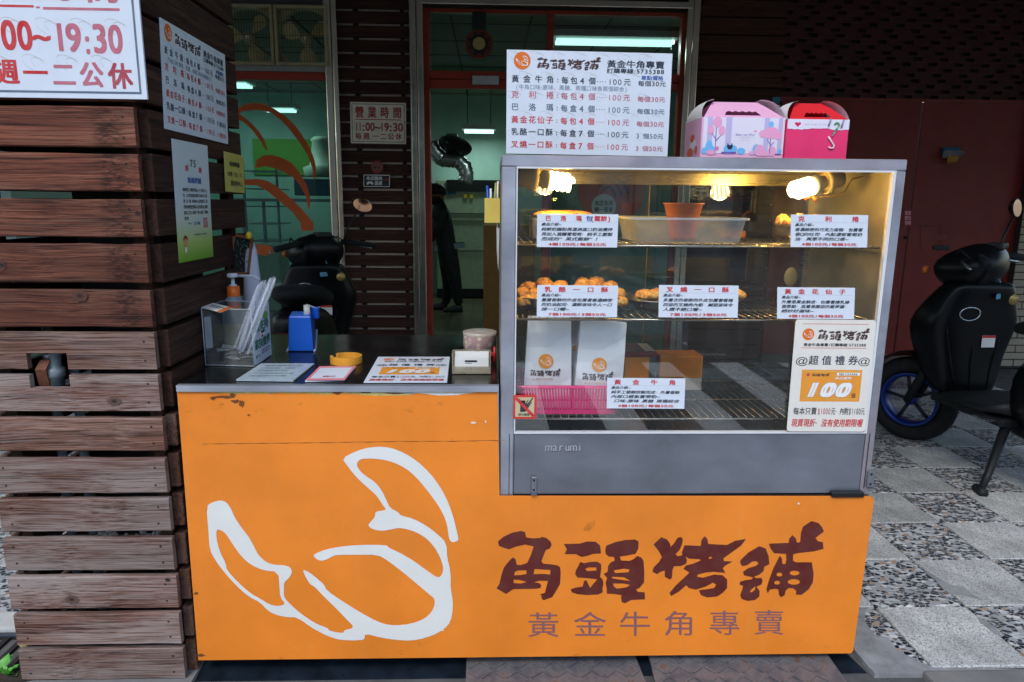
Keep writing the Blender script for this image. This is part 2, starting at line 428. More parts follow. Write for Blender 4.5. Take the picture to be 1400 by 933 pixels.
# tiles
TX, TY, TS = 1.2507, 1.7179, .30
tm = []
for mt in (m_light_tile, m_dark_tile):
    t = MB(); t.box((-.1478, -.1478, -.0115), (.1478, .1478, 0), .003)
    o = t.build('tile', mt, org=(0, 0, 0)); tm.append(o.data); bpy.data.objects.remove(o)
for i in range(-15, 14):
    for j in range(0, 13):
        x, y = TX+(i+.5)*TS, TY+(j+.5)*TS
        if y > 5.40: continue
        if x < 1.0 and x > -1.25: continue
        if x < -1.25 and (x < -2.9 or y < 1.98 or x < -.9*y-.2): continue
        if i == -1: continue
        if x > 3.6+.0*y: continue
        o = mesh_obj('tile', tm[(i+j) % 2], pave); o.location = Vector((x, y, .0004*random.uniform(-1, 1)))-pave.location
b = MB()   # broken strip of tile beside the cabinet, under spilled cement
b.prism([(1.10, 1.735, 0), (1.245, 1.73, 0), (1.245, 2.01, 0), (1.05, 2.01, 0), (1.06, 1.88, 0)], (0, 0, -.011))
b.build('broken_tile', m_dark_tile, pave)
b = MB()
for j in range(1, 12):
    b.box((.96, TY+j*.3+.0015, -.0115), (1.249, TY+(j+1)*.3-.0015, .0002), .002)
b.build('tile_row', m_light_tile, pave)
b = MB()   # trowelled cement smears
def blob2(cx, cy_, rx, ry, z, seed, n=26):
    rr = random.Random(seed); return [(cx+rx*math.cos(2*math.pi*i/n)*(1+rr.uniform(-.22, .22)), cy_+ry*math.sin(2*math.pi*i/n)*(1+rr.uniform(-.22, .22)), z) for i in range(n)]
pts = [PZ(x, y, .0016) for x, y in ((1262, 777), (1282, 790), (1300, 800), (1318, 803), (1330, 813), (1345, 821), (1318, 815), (1300, 812), (1290, 806), (1278, 792), (1266, 784))]
b.prism(pts, (0, 0, -.003))
pts = [PZ(x, y, .0016) for x, y in ((1336, 843), (1352, 851), (1368, 866), (1362, 868), (1350, 858), (1338, 848))]
b.prism(pts, (0, 0, -.003))
pts = [PZ(x, y, .002) for x, y in ((1166, 830), (1184, 832), (1182, 850), (1196, 868), (1215, 872), (1226, 888), (1250, 902), (1278, 913), (1400, 915), (1400, 921), (1196, 921), (1180, 903), (1168, 888), (1165, 860))]
b.prism(pts, (0, 0, -.016))
b.build('cement_patch', plain((136, 138, 140), .9, var=.3, scale=18, bump=.5, name='cement_smear'), pave)
# kerb stones at the arcade edge
kerb = thing('kerb', 'row of pale grey kerb stones at the edge of the tiled arcade floor', 'kerb', (1.2, 1.6, -.13))
kerb['kind'] = 'structure'; del kerb['category']
x = 1.20
for k in range(5):
    L = (.85, .7, .9, .8, .9)[k]
    b = MB(); b.box((x+.004, 1.50, -.13), (x+L-.004, 1.69, .012), .008); b.build('kerb_stone', m_concrete, kerb); x += L
b = MB(); b.box((-2.4, 1.93, -.10), (-1.245, 2.02, .012), .008); b.build('kerb_stone', plain((190, 192, 190), .8, var=.1, bump=.3, name='pale_stone'), kerb)
# drain grate far left
gr = thing('drain_grate', 'dark iron drain grating in the ground left of the wooden pillar', 'drain grate', (-1.6, 1.8, -.02))
b = MB(); b.box((-2.4, 1.74, -.03), (-1.27, 1.76, 0)); b.box((-2.4, 1.905, -.03), (-1.27, 1.925, 0)); b.build('grate_frame', m_steel_dark, gr)
bar = None
for k in range(22):
    if bar is None:
        b = MB(); b.box((-2.3, 1.76, -.02), (-2.285, 1.905, -.003)); bar = b.build('grate_bar', plain((60, 52, 48), .6, .5, name='rusty_iron'), gr)
    else:
        o = dup(bar, gr); o.location = (k*.046, 0, 0)
b = MB(); b.poly([(-1.36, 1.86, .004), (-1.32, 1.87, .006), (-1.30, 1.85, .004), (-1.33, 1.835, .008)]); setp(b.build('fallen_leaf', plain((190, 175, 90), .7)), 'single yellow fallen leaf lying on the drain grate', 'leaf')
# ramp plates under the cabinet
rp = thing('ramp_board', 'dark blue-black steel ramp sheet lying under the orange counter', 'ramp', (.2, 1.6, 0))
b = MB(); b.hexa([(-.86, 1.30, -.118), (1.22, 1.30, -.118), (1.035, 1.78, -.03), (-.80, 1.78, -.03), (-.86, 1.30, -.105), (1.22, 1.30, -.105), (1.035, 1.78, .004), (-.80, 1.78, .004)])
b.build('ramp_sheet', plain((26, 36, 46), .35, .3, var=.5, scale=14, bump=.2, name='worn_black_steel'), rp)
m_rust = Mat('rusty_checker_iron'); f_ = m_rust.noise(m_rust.mapping(), 22, 6, .65)
m_rust = m_rust.done(m_rust.ramp(f_, [(.35, lin((86, 86, 92))), (.58, lin((116, 112, 112))), (.72, lin((120, 78, 56)))]), .55, .45, m_rust.bump(f_, .3, .001))
def checker_plate(x0, x1, y0, y1, z0, z1, label):
    t = thing('checker_plate', label, 'metal plate', ((x0+x1)/2, y0, z0-.012), 'checker plates under the counter')
    def zz(y): return z0+(z1-z0)*(y-y0)/(y1-y0)
    b = MB(); b.hexa([(x0, y0, z0-.012), (x1+.02, y0, z0-.012), (x1-.02, y1, z1-.012), (x0, y1, z1-.012), (x0, y0, z0), (x1+.02, y0, z0), (x1-.02, y1, z1), (x0, y1, z1)])
    b.build('plate', m_rust, t)
    b = MB(); n = int((x1-x0)/.034); rr = 0
    y = y0+.018
    while y < y1-.012:
        for k in range(n):
            x = x0+.022+k*.034; a = R(35) if (k+rr) % 2 else R(-35)
            if x > x1-.03: continue
            M_ = Matrix.Translation((x, y, zz(y))) @ Matrix.Rotation(math.atan2(z1-z0, y1-y0), 4, 'X') @ Matrix.Rotation(a, 4, 'Z')
            b.box((-.016, -.0028, -.001), (.016, .0028, .0035), 0, M_)
        y += .030; rr += 1
    b.build('tread', m_rust, t, kind='stuff')
checker_plate(-.06, .435, 1.50, 1.755, -.045, .020, 'left flat rusty checker plate lying under the orange counter')
checker_plate(.452, .975, 1.56, 1.765, -.028, .034, 'right raised checker plate with rusty brown edges at the counter foot')

# ================================================================== pillar clad with planks
PYF = 1.70; XR = -.815; XL = -1.245; YB = 2.35
pil = thing('wooden_pillar', 'pillar at the left clad in weathered horizontal red-brown wooden planks', 'pillar', (-1.05, 1.95, 0))
rows = [(146, 202), (210, 262), (273, 325), (334, 387), (397, 448), (455, 505), (513, 562), (569, 618), (625, 675), (680, 728), (734, 781), (786, 833), (837, 882), (885, 930)]
zrows = [(PY(150, a, PYF).z, PY(150, b_, PYF).z) for a, b_ in rows]
top = zrows[0][0]; extra = []
p_ = .1
z = top+.012
while z < 2.95: extra.append((z+.090, z)); z += .104
allrows = [(a, b_, i) for i, (a, b_) in enumerate(zrows)] + [(a, b_, -1-i) for i, (a, b_) in enumerate(extra)]
def jit(s): return random.uniform(-s, s)
def plank(x0, x1, y0, y1, z0, z1, mat_, par, name='plank', notch=None):
    b = MB()
    if notch is None:
        nseg = 6 if (x1-x0) > .2 else 2
        n2 = []
        for q in range(nseg+1):
            x = x0+(x1-x0)*q/nseg; dz0, dz1 = jit(.0012), jit(.0012)
            e = .003
            n2.append([(x, y0+e, z0+dz0), (x, y0, z0+e+dz0), (x, y0, z1-e+dz1), (x, y0+e, z1+dz1), (x, y1, z1+dz1), (x, y1, z0+dz0)])
        b.loft(n2, smooth=False)
    else:
        nx0, nx1, nz0, nz1 = notch
        for (a0, a1, c0, c1) in ((x0, nx0, z0, z1), (nx1, x1, z0, z1), (nx0, nx1, z0 if nz0 > z0+.005 else nz1, nz0 if nz0 > z0+.005 else z1)):
            if c1-c0 > .004: b.box((a0, y0, c0), (a1, y1, c1))
        bmesh.ops.remove_doubles(b.bm, verts=b.bm.verts[:], dist=.0005)
    return b.build(name, mat_, par)
nx0, nx1 = PY(38, 500, PYF).x, PY(93, 500, PYF).x
nzt, nzb = PY(65, 483, PYF).z, PY(65, 531, PYF).z
screw = []
for (zt, zb, i) in allrows:
    mt = m_wood_top if i < 5 else (m_wood_mid if i < 8 and i != 6 else m_wood_grey)
    xr = XR+jit(.003); xl = XL+jit(.004); dy = jit(.0018)
    notch = None
    if i == 5: notch = (nx0, nx1, zb, nzt)
    if i == 6: notch = (nx0, nx1, nzb, zt)
    if i > 6: zt -= .006; zb += .001
    plank(xl, xr, PYF+dy, PYF+.017+dy, zb, zt, mt, pil, notch=notch)
    for sx in (xr-.028, xl+.028):
        for sz in (zb+.022, zt-.022):
            screw.append((sx+jit(.003), PYF+dy, sz))
    # side planks, near ends showing their end grain
    o1 = jit(.004)
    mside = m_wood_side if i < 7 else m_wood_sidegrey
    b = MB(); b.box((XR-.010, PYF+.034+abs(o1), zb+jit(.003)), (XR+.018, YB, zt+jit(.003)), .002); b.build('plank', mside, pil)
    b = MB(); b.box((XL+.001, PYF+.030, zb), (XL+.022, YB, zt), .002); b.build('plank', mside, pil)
    if i >= 0 and i % 2 == 0 or i < 0:
        pass
b = MB()
for s_ in screw: b.lathe([(.0, -.0012), (.0026, -.0012), (.0028, .002)], s_, (0, 1, 0), 8)
b.build('screw', plain((60, 56, 54), .4, .8), pil, kind='stuff')
for (x, y) in ((XR-.042, PYF+.032), (XL+.03, PYF+.032), (XR-.042, YB-.05), (XL+.03, YB-.05)):
    b = MB(); b.box((x, y, 0), (x+.028, y+.045, 2.95)); b.build('corner_post', m_wood_side, pil)
b = MB(); b.box((XL+.10, PYF+.30, 0), (XR-.10, YB-.08, 2.95)); b.build('core', plain((40, 42, 44), .85), pil)
b = MB(); b.box((XL-.02, PYF-.03, -.02), (XR+.02, YB, .004)); b.build('base_slab', m_concrete, pil)
# knots
def knot_mat(cin, cout):
    kn = Mat('knot_rings'); ln = kn.n('VectorMath'); ln.operation = 'LENGTH'; kn.l(kn.mapping((1, 1, 1.35)), ln.inputs[0])
    wob = kn.math('ADD', ln.outputs['Value'], kn.math('MULTIPLY', kn.noise(kn.mapping(), 90, 4), .004))
    rings = kn.math('MULTIPLY', kn.math('ADD', kn.math('SINE', kn.math('MULTIPLY', wob, 1900.)), 1.), .25)
    c = kn.ramp(kn.math('MULTIPLY', wob, 60.), [(.25, cin), (.62, cout), (.95, sc(cout, 1.25))])
    return kn.done(kn.mix(rings, c, sc(cin, .7)), .8, 0, kn.bump(rings, .4, .001))
kA = knot_mat(lin((22, 12, 10)), lin((86, 50, 38))); kB = knot_mat(lin((30, 18, 14)), lin((98, 74, 64)))
for q, (px, py, rx, rz) in enumerate(((109, 405, .018, .013), (156, 549, .017, .011), (98, 820, .018, .012), (3, 363, .008, .012), (188, 292, .007, .006), (229, 793, .007, .005))):
    c = PY(px, py, PYF-.0022); b2 = MB(); n = 22
    b2.add([Vector((rx*math.cos(2*math.pi*k/n)*(1+.13*math.sin(3*k+q)), 0, rz*math.sin(2*math.pi*k/n)*(1+.1*math.cos(2*k)))) for k in range(n)], [tuple(range(n))])
    me_o = b2.build('knot', kA if q in (0, 3, 4) else kB, org=(0, 0, 0)); me_o.parent = pil; me_o.location = c-pil.location
# ledge with white pebbles inside the cladding
b = MB(); zc_ = PY(170, 742, 1.75).z
b.box((XL+.05, PYF+.028, zc_-.02), (XR-.03, PYF+.10, zc_)); b.build('ledge', m_concrete, pil)
b = MB(); rr = random.Random(3)
for k in range(60):
    x = rr.uniform(-1.05, -.88); y = rr.uniform(PYF+.034, PYF+.09); r_ = rr.uniform(.005, .009)
    b.lathe([(0, -r_), (r_*.8, -r_*.5), (r_, 0), (r_*.8, r_*.5), (0, r_)], (x, y, zc_+r_*.8+rr.uniform(0, .006)), (rr.uniform(-1, 1), .3, .6), 7)
setp(b.build('pebbles', plain((200, 196, 186), .6, var=.25, scale=60)), 'small white pebbles lying behind the gap between two lower planks', 'pebbles', kind='stuff')
# pipes and valve
m_pvc = plain((120, 132, 138), .5, name='grey_pvc')
for k, (px, r_) in enumerate(((88, .012), (118, .012))):
    c = PY(px, 640, 1.80); b = MB(); b.tube([(c.x, 1.80, 0), (c.x, 1.80, .99 if k == 0 else .87)], r_, 12)
    setp(b.build('water_pipe', m_pvc), ('left' if k == 0 else 'right')+' of the two grey plastic pipes seen through the gaps of the pillar planks', 'pipe', group='pipes inside the pillar')
vt = thing('gas_valve', 'grey pipe valve with a rusty lever in the cut-out of the pillar planks', 'valve', PY(75, 531, 1.745))
c = PY(78, 531, 1.745); b = MB(); b.lathe([(.019, -.03), (.019, .03), (.023, .032), (.023, .052), (.016, .056), (.018, .085), (.024, .088), (.024, .098), (.012, .1)], c, (0, 0, 1), 18, caps=True); b.build('valve_body', m_pvc, vt)
c = PY(62, 531, 1.725); b = MB(); b.loft([[(c.x-.014, c.y, c.z+.002), (c.x+.012, c.y, c.z+.002), (c.x+.012, c.y+.006, c.z+.002), (c.x-.014, c.y+.006, c.z+.002)], [(c.x-.012, c.y-.012, c.z+.05), (c.x+.014, c.y-.012, c.z+.05), (c.x+.014, c.y-.006, c.z+.05), (c.x-.012, c.y-.006, c.z+.05)], [(c.x-.004, c.y, c.z+.072), (c.x+.02, c.y, c.z+.072), (c.x+.02, c.y+.006, c.z+.072), (c.x-.004, c.y+.006, c.z+.072)]], smooth=False); b.build('lever', plain((112, 70, 50), .7, .4, var=.35, scale=60), vt)
c = PY(62, 487, 1.72); b = MB(); b.tube([c, (c.x, c.y+.03, c.z)], .008, 10); b.build('bolt', m_steel, vt)
# weed and soil at the pillar foot
c0 = PZ(18, 925, .0)
wd = thing('weed', 'small bright green weed growing at the foot of the wooden pillar', 'plant', c0)
rr = random.Random(8); ml = plain((70, 150, 40), .5, var=.25, scale=40, name='leaf_green')
for k in range(14):
    a = rr.uniform(0, 6.28); L = rr.uniform(.025, .055); p0 = c0+Vector((rr.uniform(-.05, .03), rr.uniform(-.02, .02), .01)); d = Vector((math.cos(a), math.sin(a)*.6, rr.uniform(.4, 1.1))).normalized()
    sdir = d.cross(Vector((0, 0, 1))).normalized()*L*.28
    p1 = p0+d*L*.5; p2 = p0+d*L+Vector((0, 0, -.01))
    b = MB(); b.add([p0, p1+sdir, p2, p1-sdir], [(0, 1, 2, 3)]); b.build('leaf', ml, wd)
b = MB(); b.loft([blob2(c0.x+.02, c0.y, .09, .035, 0.002, 4), blob2(c0.x+.02, c0.y, .05, .018, .018, 4)], smooth=True)
setp(b.build('soil', plain((48, 38, 32), .95, var=.4, scale=80, bump=.8)), kind='stuff', label='dark soil and debris heaped at the pillar foot')

# ================================================================== arcade shell
b = MB(); b.box((-14, 1.35, 2.98), (14, 5.7, 3.15)); setp(b.build('arcade_ceiling', plain((196, 194, 188), .85, var=.06, name='arcade_plaster')), kind='structure', label='plain plaster ceiling over the arcade')
b = MB(); b.box((-14, 1.15, 2.78), (14, 1.35, 6.5)); setp(b.build('building_front', plain((150, 146, 138), .8, var=.12, name='upper_wall')), 'upper floor wall of the building above the arcade opening', 'building')
FY = 5.40
m_pane = plain((40, 50, 60), .15, name='far_window')
for i, (x0_, wd_, hh_, cc) in enumerate(((-24, 10, 8, (150, 146, 138)), (-13.9, 9, 9, (176, 170, 160)), (-4.8, 9.5, 7, (140, 150, 152)), (4.8, 9, 9, (168, 150, 136)), (13.9, 10, 8, (150, 152, 156)))):  # unseen houses added to cut low sky light and reflections in the glass
    t = thing('added_house', ('far left', 'left of centre', 'middle', 'right of centre', 'far right')[i]+' plain house added across the street, out of view, to dim low sky and reflections', 'house', (x0_+wd_/2, -20, -.13))
    b = MB(); b.box((x0_, -26, -.13), (x0_+wd_, -20, hh_)); b.build('wall', plain(cc, .85, var=.12, scale=2), t)
    for f_ in range(int((hh_-1)/3)):
        for q in range(3):
            b = MB(); b.box((x0_+.7+q*wd_/3.1, -20.03, .9+f_*3.1), (x0_+.7+q*wd_/3.1+1.7, -19.98, 2.4+f_*3.1)); b.build('window', m_pane, t)
def fx(px, py=250, Y=FY): return PY(px, py, Y).x
def fz(py, px=620, Y=FY): return PY(px, py, Y).z
ZT = 2.98
# ---- left shop window wall: fans, beams, window
shop = thing('shop_front', 'dark shop front with red painted frames, stainless posts and a tinted shop window', 'shop front', (-.8, FY, 0))
xw0, xw1 = fx(250), fx(452)
def zpx(py, px=400): return PY(px, py, FY).z
b = MB(); b.box((xw0, FY+.0, zpx(7)), (xw1, FY+.06, ZT)); b.build('lintel', plain((70, 74, 76), .6), shop)
b = MB(); b.box((xw0, FY-.03, zpx(99)), (xw1, FY+.07, zpx(91))); b.build('beam', plain((150, 152, 150), .5, name='grey_beam'), shop)
b = MB(); b.box((xw0, FY-.02, zpx(110)), (xw1, FY+.07, zpx(99.5))); b.build('red_beam', m_redpaint, shop)
b = MB(); b.box((xw0, FY+.0, .0), (xw1, FY+.10, .42)); b.build('sill_wall', plain((90, 92, 88), .8), shop)
m_win = glass((.66, .82, .78), .03, name='teal_tinted_glass')
b = MB(); b.box((xw0, FY+.02, .42), (xw1, FY+.028, zpx(110.5))); b.build('window_pane', m_win, shop)
# decal sweeps
dec = MB(); S1 = lambda x, y: PY(200+x/3.889, y/3.889, FY+.018); S2 = lambda x, y: PY(200+x/4.24, 180+y/4.24, FY+.018)
def decal(fn, pts):
    V, Fc = fill2d([pts]); dec.add([fn(*v) for v in V], Fc)
decal(lambda x, y: PY(x, y, FY+.018), [(322, 150), (333, 144), (345, 141), (357, 141.5), (375, 149), (390, 159), (403, 171), (413, 185), (424, 203), (430, 219), (432, 232), (431, 246), (429, 246), (427, 230), (421, 213), (411, 197), (398, 180), (385, 165), (370, 154), (354, 150.5), (333, 152), (322, 158)])
decal(lambda x, y: PY(x, y, FY+.018), [(322, 152), (333, 160), (344, 169), (355, 181), (362, 193), (366, 206), (363, 205), (357, 194), (344, 177), (333, 167), (322, 162)])
decal(S2, [(630, 213), (640, 165), (680, 140), (720, 135), (780, 150), (840, 180), (890, 240), (930, 310), (950, 380), (948, 450), (940, 450), (925, 380), (890, 310), (850, 265), (800, 235), (750, 215), (690, 200), (650, 210)])
decal(S2, [(520, 280), (650, 275), (700, 285), (760, 320), (840, 390), (910, 460), (970, 530), (972, 575), (900, 578), (895, 530), (850, 470), (780, 410), (700, 345), (640, 312), (520, 308)])
decal(S2, [(640, 650), (720, 665), (745, 700), (690, 722), (640, 710)])
dec.build('window_decal', plain((200, 90, 22), .6, var=.08, name='orange_film'), shop, fix=False)
# posts
for (a, c_, y0_) in ((449, 458, -.05), (459, 466, -.045), (563, 571, -.05), (572, 580.5, -.045), (931, 939, -.05), (939.6, 948, -.045)):
    x0_, x1_ = fx(a, 150), fx(c_, 150)
    b = MB(); b.box((x0_, FY+y0_, 0), (x1_, FY+y0_+.05, ZT), .006); b.build('steel_post', m_post, shop)
b = MB(); b.box((fx(581), FY-.055, fz(11, 750)), (fx(931), FY-.0, fz(2, 750)), .004); b.build('steel_rail', m_post, shop)
b = MB(); b.box((fx(581), FY+.0, fz(1, 750)), (fx(948), FY+.06, ZT)); b.build('lintel', m_dark, shop)
# door frame
def bar(x0_, x1_, z0_, z1_, name='door_frame', mt=None, y0_=0., y1_=.07): b = MB(); b.box((x0_, FY+y0_, z0_), (x1_, FY+y1_, z1_), .003); return b.build(name, mt or m_redpaint, shop)
dx0, dx1 = fx(581), fx(930)
bar(dx0, fx(589), 0, fz(11)); bar(fx(921), dx1, 0, fz(11))
bar(fx(589.5), fx(920.5), fz(108), fz(97)); bar(fx(589.5), fx(920.5), fz(120.5), fz(109)); bar(fx(589.5), fx(920.5), fz(17), fz(11.5))
bar(fx(748, 50), fx(757, 50), fz(96.5), fz(17.5))
bar(fx(741, 300), fx(753, 300), .02, fz(121), 'door_stile', None, .01, .05)
m_trans = glass((.72, .84, .80), .05, name='transom_glass')
for a, c_ in ((590, 747.5), (757.5, 920)):
    b = MB(); b.box((fx(a, 50), FY+.03, fz(96.8)), (fx(c_, 50), FY+.036, fz(17.2))); b.build('transom_pane', m_trans, shop)
b = MB(); b.box((fx(754, 300), FY+.025, .1), (fx(920, 300), FY+.031, fz(121.5))); b.build('door_pane', m_win, shop)
bar(fx(754, 300), fx(920, 300), .02, .10, 'door_rail', None, .01, .05)
b = MB(); b.box((fx(646), FY-.03, fz(116)), (fx(681), FY-.005, fz(104)), .004); setp(b.build('door_closer_box', plain((190, 196, 196), .4)), 'small pale box fixed to the red beam above the shop door', 'door sensor')
# round door sticker with sweeps, and the receipts sticker
dd = PY(835, 262, FY+.02); b = MB(); n = 40; r_ = 45/FPX*FY
b.add([Vector((dd.x+r_*math.cos(2*math.pi*k/n), dd.y, dd.z+r_*math.sin(2*math.pi*k/n))) for k in range(n)], [tuple(range(n))]); st_ = b.build('round_door_decal', plain((170, 70, 40), .6))
setp(st_, 'large orange round decal with dark sweeps on the shop door glass', 'decal')
b = MB()
for k in range(3):
    pts = []
    for t in range(9): a = R(20+t*14); pts.append((dd.x-.02+(.17-k*.05)*math.cos(a), dd.y-.003, dd.z-.08+(.2-k*.04)*math.sin(a)))
    for t in range(8, -1, -1): a = R(20+t*14); pts.append((dd.x-.02+(.15-k*.05)*math.cos(a), dd.y-.003, dd.z-.08+(.185-k*.04)*math.sin(a)))
    b.add(pts, [(q, q+1, 16-q, 17-q) for q in range(8)])
b.build('decal_sweep', plain((30, 26, 26), .6), st_)
sh = Sheet(PY(808, 265, FY+.012), PY(843, 265, FY+.012), PY(808, 300, FY+.012))
sk = thing('round_sticker', 'round pale receipts notice sticker on the shop door glass', 'sticker', sh.p(.5, 1))
sh.disc(.5, .5, sh.W*.48, 'w', 0); sh.text('本店免用', .14, .26, .86, .47, 'k', .03); sh.text('統一發票', .14, .52, .86, .73, 'k', .03)
sh.flush({'w': plain((190, 205, 196), .6), 'k': ink((20, 24, 26))}, sk, {'w': 'sticker_face'})

# ---- wall fans
def wall_fan(pxc, pyc, px0, px1, label, rot):
    c = PY(pxc, pyc, FY-.03); t = thing('wall_fan', label, 'exhaust fan', c, 'pair of exhaust fans above the shop window')
    mo = plain((170, 160, 120), .55, var=.2, name='olive_paint')
    x0_, x1_ = PY(px0, 50, FY-.03).x, PY(px1, 50, FY-.03).x; z0_, z1_ = PY(400, 90.5, FY-.03).z, PY(400, 8, FY-.03).z
    b = MB(); w_ = .022
    for (a0, a1, c0_, c1_) in ((x0_, x1_, z1_-w_, z1_), (x0_, x1_, z0_, z0_+w_), (x0_, x0_+w_, z0_+w_, z1_-w_), (x1_-w_, x1_, z0_+w_, z1_-w_)): b.box((a0, FY-.06, c0_), (a1, FY+.02, c1_), .004)
    b.build('fan_frame', mo, t)
    r_ = .20; n = 36; b = MB()       # back plate with a round opening
    out = []
    for k in range(n):
        a = 2*math.pi*k/n; ca, sa = math.cos(a), math.sin(a)
        tt = min(abs((x1_-w_-c.x)/ca) if ca > 0 else abs((x0_+w_-c.x)/ca) if ca < 0 else 9, abs((z1_-w_-c.z)/sa) if sa > 0 else abs((z0_+w_-c.z)/sa) if sa < 0 else 9)
        out.append(Vector((c.x+ca*tt, FY, c.z+sa*tt)))
    inn = [Vector((c.x+r_*math.cos(2*math.pi*k/n), FY, c.z+r_*math.sin(2*math.pi*k/n))) for k in range(n)]
    inb = [p+Vector((0, .05, 0)) for p in inn]
    b.add(out+inn+inb, [(k, (k+1) % n, n+(k+1) % n, n+k) for k in range(n)]+[(n+k, n+(k+1) % n, 2*n+(k+1) % n, 2*n+k) for k in range(n)]); b.build('fan_plate', mo, t)
    for k in range(3):
        a0 = rot+k*2*math.pi/3; pts = []
        for q in range(14):
            tq = 2*math.pi*q/14; rr_ = .105+.078*math.cos(tq); aa = a0+.52*math.sin(tq)*(.6+.4*(rr_/.18))
            pts.append(Vector((c.x+rr_*math.cos(aa), FY+.01+.03*math.sin(tq), c.z+rr_*math.sin(aa))))
        b = MB(); b.add(pts+[p+Vector((0, .003, 0)) for p in pts], [tuple(range(14)), tuple(range(27, 13, -1))]+[(q, (q+1) % 14, 14+(q+1) % 14, 14+q) for q in range(14)]); b.build('blade', plain((190, 180, 130), .5, .1, name='olive_blade'), t)
    b = MB(); b.lathe([(0, -.035), (.03, -.03), (.042, -.01), (.042, .03)], (c.x, FY, c.z), (0, 1, 0), 20); b.build('hub', mo, t)
    b = MB(); b.lathe([(0, -.042), (.012, -.04), (.014, -.03)], (c.x, FY, c.z), (0, 1, 0), 12); b.build('hub_cap', plain((220, 220, 210), .3), t)
    b = MB(); q = x0_+.03
    while q < x1_-.02: b.box((q, FY-.046, z0_+.02), (q+.0022, FY-.044, z1_-.02)); q += .019
    for zq in (.3, .5, .7): b.box((x0_+.02, FY-.044, z0_+(z1_-z0_)*zq), (x1_-.02, FY-.042, z0_+(z1_-z0_)*zq+.003))
    b.build('guard', plain((70, 66, 50), .5, .4), t, kind='stuff')
wall_fan(338, 50, 296, 375, 'left olive wall exhaust fan above the shop window, half hidden by the pillar', .9)
wall_fan(417, 52, 376.5, 449, 'right olive wall exhaust fan with three blades beside the stainless post', .6)

# ---- slatted panel between the posts
sp_ = thing('slatted_panel', 'dark brown horizontal slat panel with thin pale gaps beside the shop door', 'slatted wall', (fx(515), FY, 0))
xa, xb = fx(466.5), fx(562.5)
b = MB(); b.box((xa, FY+.028, 0), (xb, FY+.04, ZT)); b.build('backing', plain((205, 192, 180), .8), sp_)
for a, c_ in ((489, 496), (551, 556)):
    b = MB(); b.box((fx(a), FY+.0195, 0), (fx(c_), FY+.0279, ZT)); b.build('batten', m_dark, sp_)
py_ = 16.
zk = [fz(16+18.9*k-.0*k, 515) for k in range(0, 24)]
pitch = (zk[0]-zk[12])/12
z = zk[0]+2*pitch
while z > .05:
    b = MB(); b.box((xa, FY-.003, z-pitch+.017), (xb, FY+.019, z), .002); b.build('slat', m_wood_dark, sp_); z -= pitch
# ---- umber slatted wall right of the door
sw = thing('slatted_wall', 'brown wall of wide horizontal boards between the shop door and the red doors', 'wall', (fx(1005), FY, 0))
xa, xb = fx(949, 150), fx(1066, 150)
b = MB(); b.box((xa, FY+.03, 0), (xb, FY+.06, ZT)); b.build('backing', m_dark, sw)
z = ZT-.02; pitch = 20.3/FPX*FY*1.06
while z > .02:
    zz0 = max(.005, z-pitch+.010)
    b = MB(); b.box((xa, FY, zz0), (xb, FY+.028, z), .002); b.build('board', m_wood_dark2, sw); z -= pitch
setp(MB().box((fx(1056, 137), FY-.008, fz(142, 1060)), (fx(1066, 137), FY, fz(133, 1060))).build('small_blue_tag', plain((70, 130, 160), .6)), 'tiny blue number plate between brown boards and red shutter', 'plate')

# ---- red shutter and doors
xr0, xr1 = fx(1067, 150), 4.3
m_shut = plain((66, 24, 20), .7, var=.2, scale=4, name='deep_red_paint')  # darker red than the doors below
rs = thing('roller_shutter', 'dark red lattice roller shutter box above the red metal doors', 'shutter', (2.9, FY, 2.2))
m_red = plain((122, 32, 20), .55, var=.15, scale=4, name='oxide_red_paint'); m_red2 = plain((134, 44, 34), .55, var=.15, scale=4)
ztop, zbot = ZT, fz(134, 1200)
b = MB(); b.box((xr0, FY+.05, zbot), (xr1, FY+.08, ztop)); b.build('backing', m_dark, rs)
n = 24; dz = (ztop-zbot)/n
for k in range(n):
    b = MB(); z0_ = zbot+k*dz
    b.box((xr0, FY+.012, z0_+dz*.62), (xr1, FY+.03, z0_+dz*.98))
    x_ = xr0+(.10 if k % 2 else .0)-.02*(k % 4)
    while x_ < xr1:
        b.box((max(xr0, x_), FY+.018, z0_), (min(x_+.135, xr1), FY+.03, z0_+dz*.62)); x_ += .20
    b.build('shutter_slat', m_shut, rs)
rd = thing('red_door', 'dark red metal double door with letter slot and keyhole behind the scooter', 'door', (2.6, FY, 0))
zdt = zbot-.02
seam = [xr0, fx(1243, 300), fx(1262, 200)+.9, 4.3]
lx = [xr0, PY(1237, 400, FY).x, 3.29, 3.32, 4.3]
sA = PY(1240, 330, FY).x; sB = PY(1221, 450, FY).x
b = MB(); b.box((xr0, FY+.02, zdt), (xr1, FY+.05, zbot)); b.build('door_frame', m_red2, rd)
edges = [xr0, sA, 4.3]
for a, c_ in zip(edges[:-1], edges[1:]):
    b = MB(); b.box((a+.006, FY+.0, .10), (c_-.006, FY+.035, zdt-.006), .004); b.build('door_leaf', m_red, rd)
b = MB(); b.box((xr0, FY-.02, -.01), (xr1, FY+.06, .09), .004); b.build('threshold', plain((96, 84, 70), .8), rd)
c = PY(1287, 339, FY-.004); b = MB(); b.box((c.x-.065, c.y-.006, c.z-.018), (c.x+.065, c.y+.004, c.z+.018), .008); b.build('letter_slot', m_black, rd)
c = PY(1238, 325, FY-.002); b = MB(); b.lathe([(0, -.004), (.014, -.004), (.014, .004)], c, (0, 1, 0), 14); b.build('keyhole', m_dark, rd)
sh = Sheet(PY(1258, 309, FY-.002), PY(1286, 309, FY-.002), PY(1258, 342, FY-.002))
b = MB()
